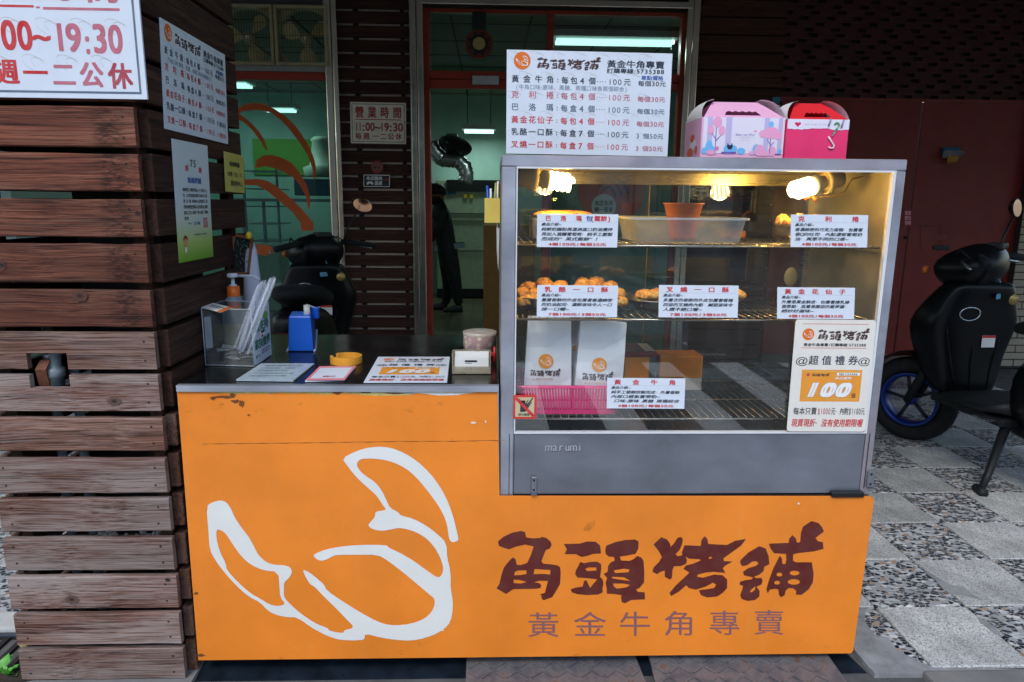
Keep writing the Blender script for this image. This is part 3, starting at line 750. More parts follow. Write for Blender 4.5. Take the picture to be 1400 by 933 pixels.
for (u0, v0, u1, v1) in ((0, 0, .02, 1), (.98, 0, 1, 1), (0, 0, 1, .02)): b.add([sh.p(u0, v0), sh.p(u1, v0), sh.p(u1, v1), sh.p(u0, v1)], [(0, 1, 2, 3)])
b.build('letter_flap_line', m_dark, rd)
sh = Sheet(PY(1279, 320, FY-.002), PY(1297, 320, FY-.002), PY(1279, 328, FY-.002)); sh.text('NEWS', 0, 0, 1, 1, 'r', .01, .2); sh.flush({'r': ink((150, 60, 44))}, rd)
sh = Sheet(PY(1236, 288, FY-.003), PY(1246, 288, FY-.003), PY(1236, 309, FY-.003)); t = thing('door_sticker', 'narrow pink-red notice sticker on the red door edge', 'sticker', sh.p(.5, 1))
sh.board('sticker_face', plain((170, 44, 54), .6), t, .001); sh.text('車庫', .1, .03, .95, .30, 'w', .01); sh.text('請勿', .1, .35, .95, .62, 'w', .01); sh.text('停車', .1, .67, .95, .94, 'w', .01); sh.flush({'w': ink((226, 190, 190))}, t)
mb_ = thing('mail_pouch', 'small blue and yellow pouch hung on the red door', 'pouch', PY(1300, 228, FY-.03))
c = PY(1300, 210, FY-.02); b = MB(); b.box((c.x-.065, c.y-.004, c.z-.03), (c.x+.065, c.y+.015, c.z+.045), .006); b.build('pouch_back', plain((30, 84, 120), .6, var=.3, scale=50), mb_)
b = MB(); b.loft([[(c.x-.06, c.y-.004, c.z+.01), (c.x+.08, c.y-.004, c.z+.01), (c.x+.08, c.y-.01, c.z+.02), (c.x-.06, c.y-.01, c.z+.02)], [(c.x-.065, c.y-.004, c.z-.035), (c.x+.06, c.y-.004, c.z-.03), (c.x+.075, c.y-.06, c.z-.0), (c.x-.05, c.y-.06, c.z-.02)]], smooth=False); b.build('pouch_flap', plain((150, 160, 168), .5, var=.3, scale=40), mb_)
b = MB(); b.loft([[(c.x-.035, c.y-.02, c.z-.035), (c.x+.055, c.y-.02, c.z-.03), (c.x+.05, c.y-.03, c.z-.02), (c.x-.03, c.y-.03, c.z-.02)], [(c.x-.03, c.y-.02, c.z-.075), (c.x+.02, c.y-.02, c.z-.075), (c.x+.03, c.y-.04, c.z-.06), (c.x-.02, c.y-.04, c.z-.06)]], smooth=False); b.build('pouch_bottom', plain((180, 130, 40), .5, var=.3, scale=40), mb_)

# ---- pale brick pier far right
bp = thing('brick_pier', 'pale cream brick pier at the far right behind the scooter', 'pier', (4.2, 5.35, 0))
p0 = PY(1376, 450, 5.33); xA = p0.x; mbk = plain((170, 160, 140), .8, var=.18, scale=9, bump=.3, name='cream_brick')
b = MB(); b.box((xA+.002, 5.338, 0), (xA+.9, 5.39, 2.97)); b.build('mortar', plain((46, 46, 46), .9), bp)
bk = {}
rowh = .058; k = 0; z = .02
while z < 2.2:
    x_ = xA
    first = .20 if k % 2 else .10
    for L in (first, .20, .20):
        key = round(L, 2)
        if key not in bk:
            t = MB(); t.box((0, 0, 0), (L-.008, .012, rowh-.008), .002); o = t.build('brick', mbk, org=(0, 0, 0)); bk[key] = o.data; bpy.data.objects.remove(o)
        o = mesh_obj('brick', bk[key], bp); o.location = Vector((x_, 5.329+jit(.001), z))-bp.location; x_ += L
    z += rowh; k += 1
# ================================================================== shop interior
IY = 9.6; IZ = 2.62
xi0, xi1 = -3.6, 2.3
b = MB(); b.box((xi0, FY+.1, -.03), (xi1, IY, .012))
fm = Mat('shop_floor_tile'); br = fm.n('TexBrick'); br.offset = 0; br.inputs['Scale'].default_value = 2.2; br.inputs['Mortar Size'].default_value = .01; br.inputs['Row Height'].default_value = .5; br.inputs['Brick Width'].default_value = .5
br.inputs['Color1'].default_value = (*lin((120, 112, 88)), 1); br.inputs['Color2'].default_value = (*lin((104, 98, 78)), 1); br.inputs['Mortar'].default_value = (*lin((40, 38, 32)), 1)
fm.l(fm.mapping(), br.inputs['Vector']); fm = fm.done(br.outputs[0], .3)
setp(b.build('shop_floor', fm), kind='structure', label='shop floor of beige tiles inside the doorway')
b = MB(); b.box((xi0, IY, 0), (xi1, IY+.1, IZ)); setp(b.build('shop_back_wall', m_teal), kind='structure', label='pale teal back wall inside the shop')
b = MB(); b.box((xi0-.1, FY+.1, 0), (xi0, IY, IZ)); b.box((xi1, FY+.1, 0), (xi1+.1, IY, IZ)); setp(b.build('shop_side_walls', m_teal), kind='structure', label='pale teal side walls inside the shop')
b = MB(); b.box((xi0, FY+.08, IZ), (xi1, IY, IZ+.08)); ceil_ = setp(b.build('shop_ceiling', plain((120, 128, 116), .8, name='ceiling_board')), kind='structure', label='grey-green panel ceiling inside the shop')
b = MB()
for k in range(7): b.box((xi0, FY+.4+k*.6, IZ-.004), (xi1, FY+.415+k*.6, IZ))
for k in range(10): b.box((xi0+.3+k*.6, FY+.1, IZ-.0045), (xi0+.315+k*.6, IY, IZ-.0005))
b.build('ceiling_joint', m_dark, ceil_)
# partition beside the door opening
px0_ = PY(575, 250, FY+.3).x; b = MB(); b.box((px0_-.0, FY+.12, 0), (px0_+.04, FY+.45, IZ)); setp(b.build('partition', plain((120, 160, 150), .7)), 'pale teal partition just inside the shop door', 'partition')
# fluorescent lights
def fluo(c, sx, sy, label, tubes=2, watt=10):
    t = thing('ceiling_light', label, 'ceiling light', c, 'fluorescent ceiling lights')
    b = MB(); b.box((c[0]-sx/2-.03, c[1]-sy/2-.03, c[2]), (c[0]+sx/2+.03, c[1]+sy/2+.03, c[2]+.05)); b.build('housing', plain((200, 205, 200), .5), t)
    if c[2] < IZ-.2:
        for q in (-.4, .4): b = MB(); b.tube([(c[0]+q*sx, c[1], c[2]+.05), (c[0]+q*sx, c[1], IZ)], .005, 6); b.build('rod', m_black, t)
    for k in range(tubes):
        y_ = c[1]-sy/2+sy*(k+.5)/tubes; b = MB(); b.tube([(c[0]-sx/2, y_, c[2]-.02), (c[0]+sx/2, y_, c[2]-.02)], .016, 8); b.build('tube', m_fluo, t)
    L = bpy.data.lights.new('fluorescent_glow', 'AREA'); L.shape = 'RECTANGLE'; L.size = sx; L.size_y = sy; L.energy = watt; L.color = (.70, 1, .93)
    o = bpy.data.objects.new('fluorescent_glow', L); COL.objects.link(o); o.parent = t; o.location = (0, 0, -.05)
m_fluo = emit((.66, 1, .95), 1.1, 'fluorescent_tube')
c = PY(655, 178, 9.0); fluo((c.x, c.y, c.z), .36, .22, 'small ceiling light deep inside the shop doorway', 2, 3)
c = PZ(840, 55, IZ-.06); fluo((c.x, c.y, IZ-.06), .95, .20, 'long twin-tube ceiling light behind the transom glass', 2, 6)
c = PY(383, 149, 8.6); fluo((c.x, c.y, c.z), .34, .22, 'far ceiling light seen through the shop window', 2, 1.6)
c = PZ(325, 115, IZ-.06); fluo((c.x-.12, c.y, IZ-.06), .5, .3, 'near ceiling light at the top left of the shop window', 3, 3)
# green board, rack, appliances seen through the window
p0, p1 = PY(345, 190, IY-.02), PY(452, 240, IY-.02)
b = MB(); b.box((p0.x, IY-.03, p1.z), (p1.x, IY-.002, p0.z)); setp(b.build('green_board', plain((110, 170, 60), .6, var=.15, scale=3)), 'yellow-green wall panel at the back of the shop', 'wall panel')
rk = thing('bakery_rack', 'steel tray rack inside the shop behind the window', 'rack', PY(365, 300, 8.2))
p0, p1 = PY(332, 233, 8.0), PY(420, 330, 8.0)
for k in range(5):
    zz_ = p0.z-(p0.z-p1.z)*k/4; b = MB(); b.box((p0.x, 8.0, zz_-.012), (p1.x-.3, 8.5, zz_)); b.build('tray', m_steel, rk)
for xx in (p0.x, p1.x-.3):
    b = MB(); b.box((xx-.012, 7.99, .02), (xx+.012, 8.012, p0.z+.1)); b.build('rack_post', m_steel, rk)
b = MB(); p0, p1 = PY(425, 200, 8.8), PY(452, 230, 8.8); b.lathe([(.28, 0), (.3, .1), (.22, .13), (.18, .4), (.2, .42), (.16, .46), (0, .47)], (p0.x+.2, 8.8, p1.z-.1), n=20); setp(b.build('mixer', plain((190, 196, 180), .5)), 'white dough machine at the back of the shop', 'machine')
b = MB(); p0, p1 = PY(405, 245, 7.4), PY(452, 268, 7.4); b.box((p0.x, 7.3, p1.z), (p1.x+.1, 7.8, p0.z), .01); setp(b.build('blue_crate', plain((80, 120, 150), .6)), 'blue-grey box standing on the shop work table', 'crate')
tb = thing('work_table', 'steel work table inside the shop window', 'table', (PY(400, 275, 7.2).x, 7.4, 0))
zt_ = PY(400, 272, 7.2).z; x0_, x1_ = PY(320, 275, 7.2).x, PY(455, 275, 7.2).x
b = MB(); b.box((x0_, 7.2, zt_-.03), (x1_+.3, 7.95, zt_)); b.build('table_top', m_steel, tb)
for xx in (x0_+.05, x1_+.2):
    for yy in (7.25, 7.9): b = MB(); b.box((xx, yy, .02), (xx+.03, yy+.03, zt_-.03)); b.build('leg', m_steel, tb)
b = MB(); p0, p1 = PY(345, 335, 6.4), PY(385, 400, 6.4); b.box((p0.x, 6.4, .02), (p1.x, 6.7, p0.z), .01); setp(b.build('pale_cabinet', plain((140, 160, 140), .6)), 'low pale green cabinet just inside the shop window', 'cabinet')
# fridge unit in the doorway
fr = thing('chest_freezer', 'cream cabinet freezer with dark vent and stickers inside the shop', 'freezer', (PY(640, 350, 9.2).x, 9.2, 0))
p0, p1 = PY(596, 246, 9.2), PY(692, 370, 9.2)
b = MB(); b.box((p0.x, 9.2, .03), (p1.x+.5, 9.58, p0.z), .01); b.build('cabinet_body', plain((176, 190, 160), .5, name='cream_enamel'), fr)
q0, q1 = PY(611, 246, 9.19), PY(668, 262, 9.19); b = MB(); b.box((q0.x, 9.17, q1.z), (q1.x+.3, 9.2, q0.z)); b.build('vent', m_black, fr)
for a in (634, 642):
    q0, q1 = PY(a, 266, 9.19), PY(a+5, 271, 9.19); b = MB(); b.box((q0.x, 9.18, q1.z), (q1.x, 9.2, q0.z)); b.build('yellow_sticker', plain((190, 170, 50), .6), fr)
q0, q1 = PY(612, 262, 9.19), PY(623, 266, 9.19); b = MB(); b.box((q0.x, 9.18, q1.z), (q1.x, 9.2, q0.z)); b.build('blue_sticker', plain((40, 90, 120), .6), fr)
for yy in (291, 301, 342):
    q0, q1 = PY(596, yy, 9.19), PY(692, yy+1.6, 9.19); b = MB(); b.box((q0.x, 9.185, q1.z), (q1.x+.5, 9.2, q0.z)); b.build('trim_line', m_steel, fr)
b = MB(); b.box((p0.x, 9.18, .03), (p1.x+.5, 9.2, .14)); b.build('plinth', m_black, fr)
# brown carton stack right of doorway
q0, q1 = PY(661, 308, 6.6), PY(690, 424, 6.6); b = MB(); b.box((q0.x, 6.6, .012), (q1.x+.28, 7.1, q0.z), .004)
setp(b.build('brown_carton', plain((140, 96, 44), .8, var=.15, name='cardboard')), 'tall brown carton standing inside the shop door', 'carton')
# flexible duct and fan
du = thing('exhaust_duct', 'silver flexible duct curling from a dark wall fan inside the shop', 'duct', PY(620, 240, 7.6))
pth = [PY(x, y, 7.6) for x, y in ((588, 196), (596, 210), (604, 218), (615, 219), (626, 220), (635, 228), (638, 240), (634, 252))]
P2 = []
for i in range(len(pth)-1):
    for q in range(5): P2.append(pth[i].lerp(pth[i+1], q/5))
b = MB(); b.tube(P2, [.072+.010*(i % 2) for i in range(len(P2))], 12); b.build('duct_hose', steel((200, 205, 205), .25, (1, 1, 1)), du)
c = PY(622, 200, 7.5); b = MB(); b.lathe([(.02, -.05), (.10, -.04), (.17, -.01), (.18, .01), (.10, .03), (.05, .04)], c, (.25, .5, 1), 18); b.build('fan_drum', m_black, du)
b = MB(); c2 = PY(618, 190, 7.45); b.box((c2.x-.06, 7.4, c2.z-.05), (c2.x+.06, 7.5, c2.z+.05), .01); b.build('motor', plain((110, 112, 112), .4, .5), du)

# ---- bagua mirror hanging in the transom
bm_ = thing('octagonal_mirror', 'octagonal red-edged charm mirror hanging in the transom window', 'mirror', PY(655, 62, FY-.01))
c = PY(655, 61, FY-.01)
def octo(r, y, rot=R(22.5), n=8): return [Vector((c.x+r*math.cos(2*math.pi*k/n+rot), y, c.z+r*math.sin(2*math.pi*k/n+rot))) for k in range(n)]
b = MB(); b.prism(octo(.105, FY-.03), (0, .02, 0)); b.build('rim', plain((120, 44, 24), .5), bm_)
b = MB(); b.prism(octo(.085, FY-.034), (0, .01, 0)); b.build('panel', m_black, bm_)
b = MB(); b.prism(octo(.045, FY-.038, 0, 20), (0, .01, 0)); b.build('glass_disc', plain((190, 176, 110), .15, .8), bm_)
b = MB()
for k in range(8):
    for q in (.066, .074):
        a = 2*math.pi*k/8; M_ = Matrix.Translation((c.x+q*math.cos(a), FY-.0345, c.z+q*math.sin(a))) @ Matrix.Rotation(-a+math.pi/2, 4, 'Y'); b.box((-.018, -.001, -.0015), (.018, .001, .0015), 0, M_)
b.build('trigram', plain((150, 60, 34), .5), bm_)
c1 = PY(655, 17, FY-.02); c2 = PY(655, 42, FY-.02); b = MB(); b.box((c2.x-.05, FY-.04, c2.z), (c2.x+.05, FY-.01, c1.z+.0), .008); b.build('hanger', m_black, bm_)
pts = [PY(x, y, FY-.015) for x, y in ((658, 36), (690, 24), (730, 27), (780, 27), (840, 24), (880, 12), (905, 8))]
b = MB(); b.tube(pts, .0025, 5); setp(b.build('hanging_cable', plain((120, 100, 60), .6)), 'thin cable sagging across the transom window', 'cable')
# ================================================================== traced marks
LOGO_OUT = [(67,308),(90,292),(125,283),(150,292),(168,318),(182,352),(212,398),(240,432),(262,472),(283,513),(315,540),(350,550),(385,550),(410,558),(420,575),(412,598),(386,622),(386,650),(385,678),(400,700),(437,735),(480,768),(525,795),(568,810),(569,820),(630,832),(633,818),(678,808),(640,770),(600,728),(550,680),(510,637),(495,632),(475,600),(462,567),(490,580),(530,612),(552,632),(562,655),(620,695),(700,745),(770,783),(820,798),(880,797),(940,783),(980,760),(1003,728),(1008,690),(985,672),(930,625),(870,575),(810,530),(772,508),(680,508),(600,508),(575,520),(550,533),(525,530),(508,515),(510,505),(560,485),(620,474),(700,467),(780,467),(812,470),(815,478),(860,498),(920,533),(970,570),(1020,605),(1038,588),(1042,560),(1030,520),(1005,475),(970,438),(930,415),(890,402),(858,397),(820,405),(790,410),(755,405),(730,388),(745,370),(762,350),(762,330),(800,325),(806,320),(790,300),(768,265),(740,240),(700,205),(668,170),(650,145),(624,112),(680,82),(740,65),(800,63),(850,75),(910,105),(960,145),(1010,200),(1050,265),(1078,335),(1095,400),(1104,440),(1103,450),(1080,458),(1065,445),(1060,400),(1050,360),(1025,310),(985,255),(945,205),(905,165),(865,140),(820,122),(770,113),(710,112),(690,122),(685,140),(700,165),(720,182),(760,208),(790,245),(808,285),(822,315),(860,335),(862,345),(920,360),(975,390),(1020,425),(1055,460),(1057,520),(1072,575),(1072,650),(1082,700),(1078,760),(1062,800),(1020,830),(970,850),(910,862),(840,858),(780,848),(720,832),(718,855),(700,860),(640,860),(600,855),(550,835),(500,808),(440,765),(400,765),(350,755),(315,735),(290,705),(240,680),(190,635),(140,580),(100,525),(80,485),(76,420)]
LOGO_HOLE = [(108,402),(130,408),(150,425),(175,465),(210,515),(250,550),(300,572),(362,578),(368,640),(370,682),(393,712),(360,720),(325,712),(290,690),(250,668),(200,625),(150,570),(148,547),(120,490),(108,440)]
def L2P(p): return (260+p[0]/3.01, 590+p[1]/3.01)
LOGO = [[L2P(p) for p in LOGO_OUT], [L2P(p) for p in LOGO_HOLE]]
A4 = lambda l: [(660+x/5.183, 700+y/5.183) for x, y in l]
A5 = lambda l: [(880+x/5.185, 700+y/5.185) for x, y in l]
BRUSH = [
 [A4([(108,210),(150,175),(210,148),(270,136),(298,142),(308,182),(350,188),(410,186),(414,177),(450,185),(480,210),(488,235),(475,260),(447,270),(430,310),(415,350),(430,368),(480,372),(525,378),(548,392),(552,430),(548,510),(520,560),(492,605),(430,627),(418,615),(415,590),(402,585),(440,575),(462,490),(400,488),(362,500),(400,505),(415,520),(408,540),(380,545),(215,548),(165,582),(98,543),(118,510),(135,440),(150,395),(185,350),(213,323),(232,335),(240,375),(270,378),(315,362),(340,310),(362,245),(300,232),(240,245),(185,266),(150,255),(115,242)]),
  A4([(228,425),(250,416),(308,414),(312,440),(270,448),(222,450)]), A4([(366,405),(480,412),(478,445),(430,440),(360,442)]), A4([(218,480),(260,483),(312,497),(270,508),(220,505)])],
 [A4([(575,228),(685,226),(740,210),(800,212),(832,240),(838,295),(780,298),(740,312),(700,320),(660,300),(580,300),(596,265)])],
 [A4([(690,355),(720,364),(760,355),(810,353),(838,370),(840,400),(835,440),(830,460),(850,480),(855,510),(848,540),(850,570),(820,585),(740,590),(670,583),(630,570),(625,548),(660,537),(708,530),(718,490),(735,485),(760,540),(780,515),(812,478),(740,470),(670,465),(655,440),(660,415),(680,380)]), A4([(725,405),(750,394),(805,394),(806,416),(740,420)])],
 [A4([(868,275),(875,240),(940,215),(1010,200),(1080,196),(1104,210),(1102,260),(1082,298),(1030,308),(970,318),(980,345),(1040,348),(1070,335),(1095,312),(1125,325),(1140,350),(1145,430),(1143,500),(1110,540),(1085,550),(1100,568),(1147,570),(1150,620),(1050,625),(1010,648),(985,640),(980,600),(985,590),(930,582),(880,580),(878,540),(870,500),(882,470),(857,440),(885,425),(888,385),(905,360),(935,345),(930,320),(895,318),(872,300)]),
  A4([(925,415),(1000,403),(1040,408),(1035,428),(940,434)]), A4([(915,460),(1000,463),(1048,490),(980,482),(918,472)]), A4([(922,508),(1000,508),(1046,518),(1020,535),(950,545),(930,530)])],
 [A5([(70,232),(125,180),(165,195),(187,225),(190,250),(215,225),(240,185),(265,178),(278,195),(270,235),(255,270),(225,300),(240,315),(290,305),(308,340),(300,370),(260,385),(215,385),(205,410),(200,470),(185,480),(150,460),(150,415),(120,425),(95,442),(62,425),(70,395),(110,355),(130,320),(105,275)])],
 [A5([(270,290),(290,237),(405,242),(410,200),(433,172),(452,195),(458,228),(590,235),(650,205),(725,193),(690,240),(620,290),(565,330),(570,350),(630,352),(580,380),(560,400),(580,432),(540,430),(500,425),(440,430),(385,445),(378,460),(420,467),(500,445),(560,450),(592,480),(592,540),(560,575),(520,600),(450,607),(405,590),(392,555),(440,550),(500,540),(515,515),(490,502),(440,530),(370,552),(320,540),(302,520),(250,565),(195,597),(183,575),(230,520),(290,465),(325,430),(282,405),(300,380),(350,368),(405,345),(400,337),(320,332),(306,322),(275,305)]), A5([(460,322),(480,318),(488,328),(465,335)])],
 [A5([(685,345),(740,290),(820,243),(865,260),(885,310),(892,370),(855,390),(850,420),(820,445),(780,462),(800,470),(835,468),(843,490),(835,515),(800,530),(822,560),(820,600),(790,625),(740,632),(695,618),(685,590),(700,550),(705,525),(680,515),(685,495),(720,485),(768,478),(775,465),(710,450),(705,425),(740,400),(800,382),(815,365),(800,350),(770,352),(735,378),(700,385),(685,365)]), A5([(792,527),(790,550),(770,570),(752,570),(765,548)])],
 [A5([(888,226),(1028,220),(1032,190),(1055,165),(1080,190),(1085,218),(1110,215),(1115,150),(1130,105),(1190,65),(1240,80),(1265,110),(1278,140),(1250,160),(1218,185),(1235,208),(1270,215),(1275,262),(1210,280),(1100,292),(1060,300),(1058,345),(1080,358),(1192,358),(1205,440),(1200,500),(1170,550),(1120,588),(1080,588),(1082,560),(1060,542),(1030,540),(1005,560),(1000,590),(975,606),(960,590),(955,550),(930,545),(895,552),(880,577),(870,550),(890,480),(920,400),(965,312),(980,330),(983,370),(1005,370),(1012,340),(1010,298),(925,294),(900,260)]),
  A5(ell(963, 445, 22, 14, 10)), A5(ell(1070, 434, 36, 17, 10)), A5(ell(946, 502, 22, 14, 10)), A5(ell(1065, 497, 45, 20, 10))]]
def put_brush(sh, u0, v0, u1, v1, key, e=.0004):
    f = lambda x, y: (u0+(x-679)/(1128-679)*(u1-u0), v0+(y-712)/(826-712)*(v1-v0))
    for g in BRUSH: sh.shape(g, f, key, e)
def put_logo(sh, uc, vc, r, kd, kw, e=.0004):
    """orange disc with the white horn, r in metres"""
    sh.disc(uc, vc, r, kd, e)
    f = lambda x, y: (uc+(x-455)/175*r*.74/sh.W, vc+(y-742)/175*r*.74/sh.H)
    sh.shape(LOGO, f, kw, e+.0003)

# ================================================================== orange counter
CY = 1.72
ZB, ZTOP, ZC = .045, .817, .512
cab = thing('counter', 'L-shaped orange snack counter with a white horn drawing and dark brush lettering', 'counter', (.12, 2.0, 0))
c_tl, c_bl, c_br, c_tr = PY(240, 530, CY), PY(271, 903, CY), PY(1165, 893, CY), PY(1195, 680, CY)
c_in1, c_in2 = PY(682, 532, CY), PY(683, 678, CY)
mo = Mat('orange_vinyl'); base = lin((242, 138, 44)); src = mo.mapping()
n1 = mo.noise(mo.mapping((1, 1, 1)), 3.2, 5, .6); n2 = mo.noise(mo.mapping((3, 3, 14)), 9, 5, .7); n3 = mo.noise(mo.mapping((1, 1, 1)), 60, 3, .6)
col = mo.ramp(n1, [(.3, sc(base, .84)), (.7, sc(base, 1.08))])  # broad noise puts uneven sheen into the vinyl colour
col = mo.mix(mo.ramp(mo.noise(mo.mapping((9, 1, .7)), 5, 5, .7), [(.55, 0.), (.72, .22)]), col, lin((226, 150, 84)))
col = mo.mix(mo.ramp(n2, [(.62, 0.), (.74, .22)]), col, lin((206, 120, 60)))
col = mo.mix(mo.ramp(mo.noise(mo.mapping((1, 1, 1)), 26, 6, .75), [(.66, 0.), (.72, .35)]), col, lin((170, 92, 40)))
sx_ = mo.n('SeparateXYZ'); mo.l(mo.tc.outputs['Object'], sx_.inputs[0])
edge = mo.math('MULTIPLY', mo.ramp(sx_.outputs['Z'], [(.70, 0.), (.80, 1.)]), mo.ramp(mo.noise(mo.mapping((1, 1, 2.2)), 18, 6, .7), [(.60, 0.), (.70, .5)]))
col = mo.mix(edge, col, lin((96, 50, 26)))
edge2 = mo.math('MULTIPLY', mo.ramp(sx_.outputs['Z'], [(.05, 1.), (.12, 0.)]), mo.ramp(mo.noise(mo.mapping((1, 1, 3)), 24, 6, .7), [(.62, 0.), (.72, .5)]))
col = mo.mix(edge2, col, lin((110, 60, 30)))
m_orange = mo.done(col, mo.ramp(n1, [(.3, .34), (.7, .5)]), 0, mo.bump(mo.noise(mo.mapping((1, 1, 1)), 7, 4), .12, .004), .35)
def jag(px0, py0, px1, py1, n, amp, seed):
    rr = random.Random(seed); o = []
    a_ = 0
    for i in range(n+1):
        t = i/n; a_ = .5*a_+rr.uniform(-amp, amp); o.append((px0+(px1-px0)*t, py0+(py1-py0)*t+a_))
    return o
topline = jag(242, 533, 270, 532, 3, 1, 5)+[(276, 531.5), (300, 536), (335, 536), (370, 539)]+jag(380, 538, 560, 540, 16, 1.6, 7)+[(575, 536), (600, 538), (630, 537), (660, 534), (680, 533)]
topline = [(x, y+(.5 if x > 400 else 0)) for x, y in topline]
out = [PY(x, y, CY) for x, y in topline]+[c_in2, PY(1190, 678.5, CY), PY(1195, 683, CY), PY(1166.5, 890, CY), PY(1163, 893.5, CY), c_bl]
V, Fc = fill2d([[(p.x, p.z) for p in out]])
b = MB(); b.prism([Vector((p.x, CY, p.z)) for p in out], (0, .0012, 0))
b.build('orange_vinyl', m_orange, cab)
# carcass behind the vinyl
b = MB(); ml_ = lambda p, d=0: Vector((p.x, CY+d, p.z))
bb = [PY(241.5, 531, CY+.0015), PY(682, 531, CY+.0015), PY(683, 680, CY+.0015), PY(1193, 680, CY+.0015), PY(1164, 892, CY+.0015), PY(272, 902, CY+.0015)]
b.prism([Vector((p.x, CY+.0018, p.z)) for p in bb], (0, .02, 0)); b.build('front_board', plain((150, 148, 142), .6, name='primer_board'), cab)
b = MB(); b.box((-.775, CY+.022, .06), (-.755, 2.40, ZTOP-.03)); b.build('side_board', plain((150, 120, 90), .7), cab)
b = MB(); b.box((1.0, CY+.03, .06), (1.015, 2.2, ZC-.03)); b.build('side_board', plain((190, 120, 60), .7), cab)
b = MB(); b.box((-.77, 2.38, .06), (.02, 2.40, ZTOP-.03)); b.build('back_board', m_dark, cab)
# torn white and yellow backing showing above the vinyl
m_torn = plain((226, 224, 214), .8, var=.08, scale=60, name='torn_backing'); m_tornY = plain((206, 186, 110), .8, var=.2, scale=80)
def strip(pts_top, pts_bot, mt, d):
    b = MB(); a = [PY(x, y, CY-d) for x, y in pts_top]; c_ = [PY(x, y, CY-d) for x, y in pts_bot][::-1]; b.prism(a+c_, (0, .0006, 0)); b.build('torn_edge', mt, cab)
strip(jag(243, 532, 270, 530, 3, .6, 31)+[(276, 529)]+jag(290, 533, 560, 537.5, 26, .8, 33), jag(243, 536, 270, 534, 3, .8, 32)+[(276, 533)]+jag(290, 537, 560, 541, 26, .9, 34), m_tornY, .0004)
strip([(500, 536), (530, 534), (555, 533.5), (568, 531), (590, 530.5), (600, 534), (625, 534), (640, 531), (660, 532), (672, 530), (682, 529.5)], [(500, 537.5), (530, 536.5), (560, 537), (575, 538), (600, 541), (625, 540.5), (640, 538), (655, 536), (670, 535), (682, 534)], m_torn, .0007)
# rust and dirt marks with a shape of their own
b = MB()
for (x, y, rx, ry, sd) in ((306, 543, 16, 2.2, 1), (322, 549, 6, 3, 2), (331, 552, 4, 5.5, 3), (291, 545, 5, 2.5, 4), (275, 534, 9, 1.2, 5), (462, 536, 8, 3.5, 6), (445, 534, 5, 2, 7), (340, 568, 3, 1.4, 8), (318, 541, 5, 3, 9), (500, 537, 8, 1, 10), (540, 538, 12, 1.2, 11), (258, 880, 5, 9, 12), (268, 812, 4, 2, 13), (275, 896, 8, 2, 14)):
    rr = random.Random(sd); pts = [PY(x+rx*math.cos(2*math.pi*k/14)*rr.uniform(.45, 1.3), y+ry*math.sin(2*math.pi*k/14)*rr.uniform(.45, 1.3), CY-.0011) for k in range(14)]
    if x > 262: b.poly(pts)
b.build('rust_mark', plain((112, 60, 24), .8, var=.4, scale=120, name='rust_stain'), cab, fix=False)
b = MB()
pts = jag(277, 607, 690, 602, 40, .25, 77); b.add([PY(x, y, CY-.0006) for x, y in pts]+[PY(x, y+.7+.5*math.sin(x), CY-.0006) for x, y in pts], [(i, i+1, 42+i, 41+i) for i in range(40)])
b.build('seam_line', plain((150, 84, 34), .8, var=.4, scale=90), cab, fix=False)
b = MB()
for (x, y, rx, ry, sd) in ((647, 578, 4, 1.6, 20), (1092, 689, 1.6, 1.6, 22), (604, 862, 3, 1.2, 23), (664, 577, 1, 2.2, 24)):
    rr = random.Random(sd); b.poly([PY(x+rx*math.cos(2*math.pi*k/9)*rr.uniform(.5, 1.2), y+ry*math.sin(2*math.pi*k/9)*rr.uniform(.5, 1.2), CY-.0011) for k in range(9)])
b.build('paint_chip', m_torn, cab, fix=False)
b = MB(); rr = random.Random(40)
rr = random.Random(42); b.poly([PY(806+7*math.cos(2*math.pi*k/12)*rr.uniform(.7, 1.1)+ (5*math.sin(2*math.pi*k/12)), 719-10*math.sin(2*math.pi*k/12)*rr.uniform(.6, 1), CY-.0009) for k in range(12)]); b.build('stain', plain((214, 122, 34), .6, var=.15, scale=60), cab, fix=False)
# big white horn and lettering
b = MB(); V, Fc = fill2d([smooth_loop(l, 1) for l in LOGO]); b.add([PY(x, y, CY-.0008) for x, y in V], Fc); b.build('horn_drawing', plain((228, 228, 222), .45, var=.04, scale=8, name='white_vinyl'), cab, fix=False)
b = MB()
for g in BRUSH:
    V, Fc = fill2d(g); b.add([PY(x, y, CY-.0008) for x, y in V], Fc)
b.build('brush_lettering', ink((96, 34, 26), .03), cab, fix=False)
b = MB()
for ch, (x0, x1) in zip('黃金牛角專賣', ((722, 764), (785, 828), (847, 889), (908, 950), (970, 1011), (1031, 1072))):
    V, Fc, a = lay(ch, .004); t_ = (x0+x1)/2; y1_ = 871.5-(t_-722)*.011
    b.add([PY(x0+(x-.04)/.92*(x1-x0), y1_-(y+.08)/.92*33.5, CY-.0008) for x, y in V], Fc)
b.build('small_lettering', ink((140, 92, 96), .05), cab, fix=False)
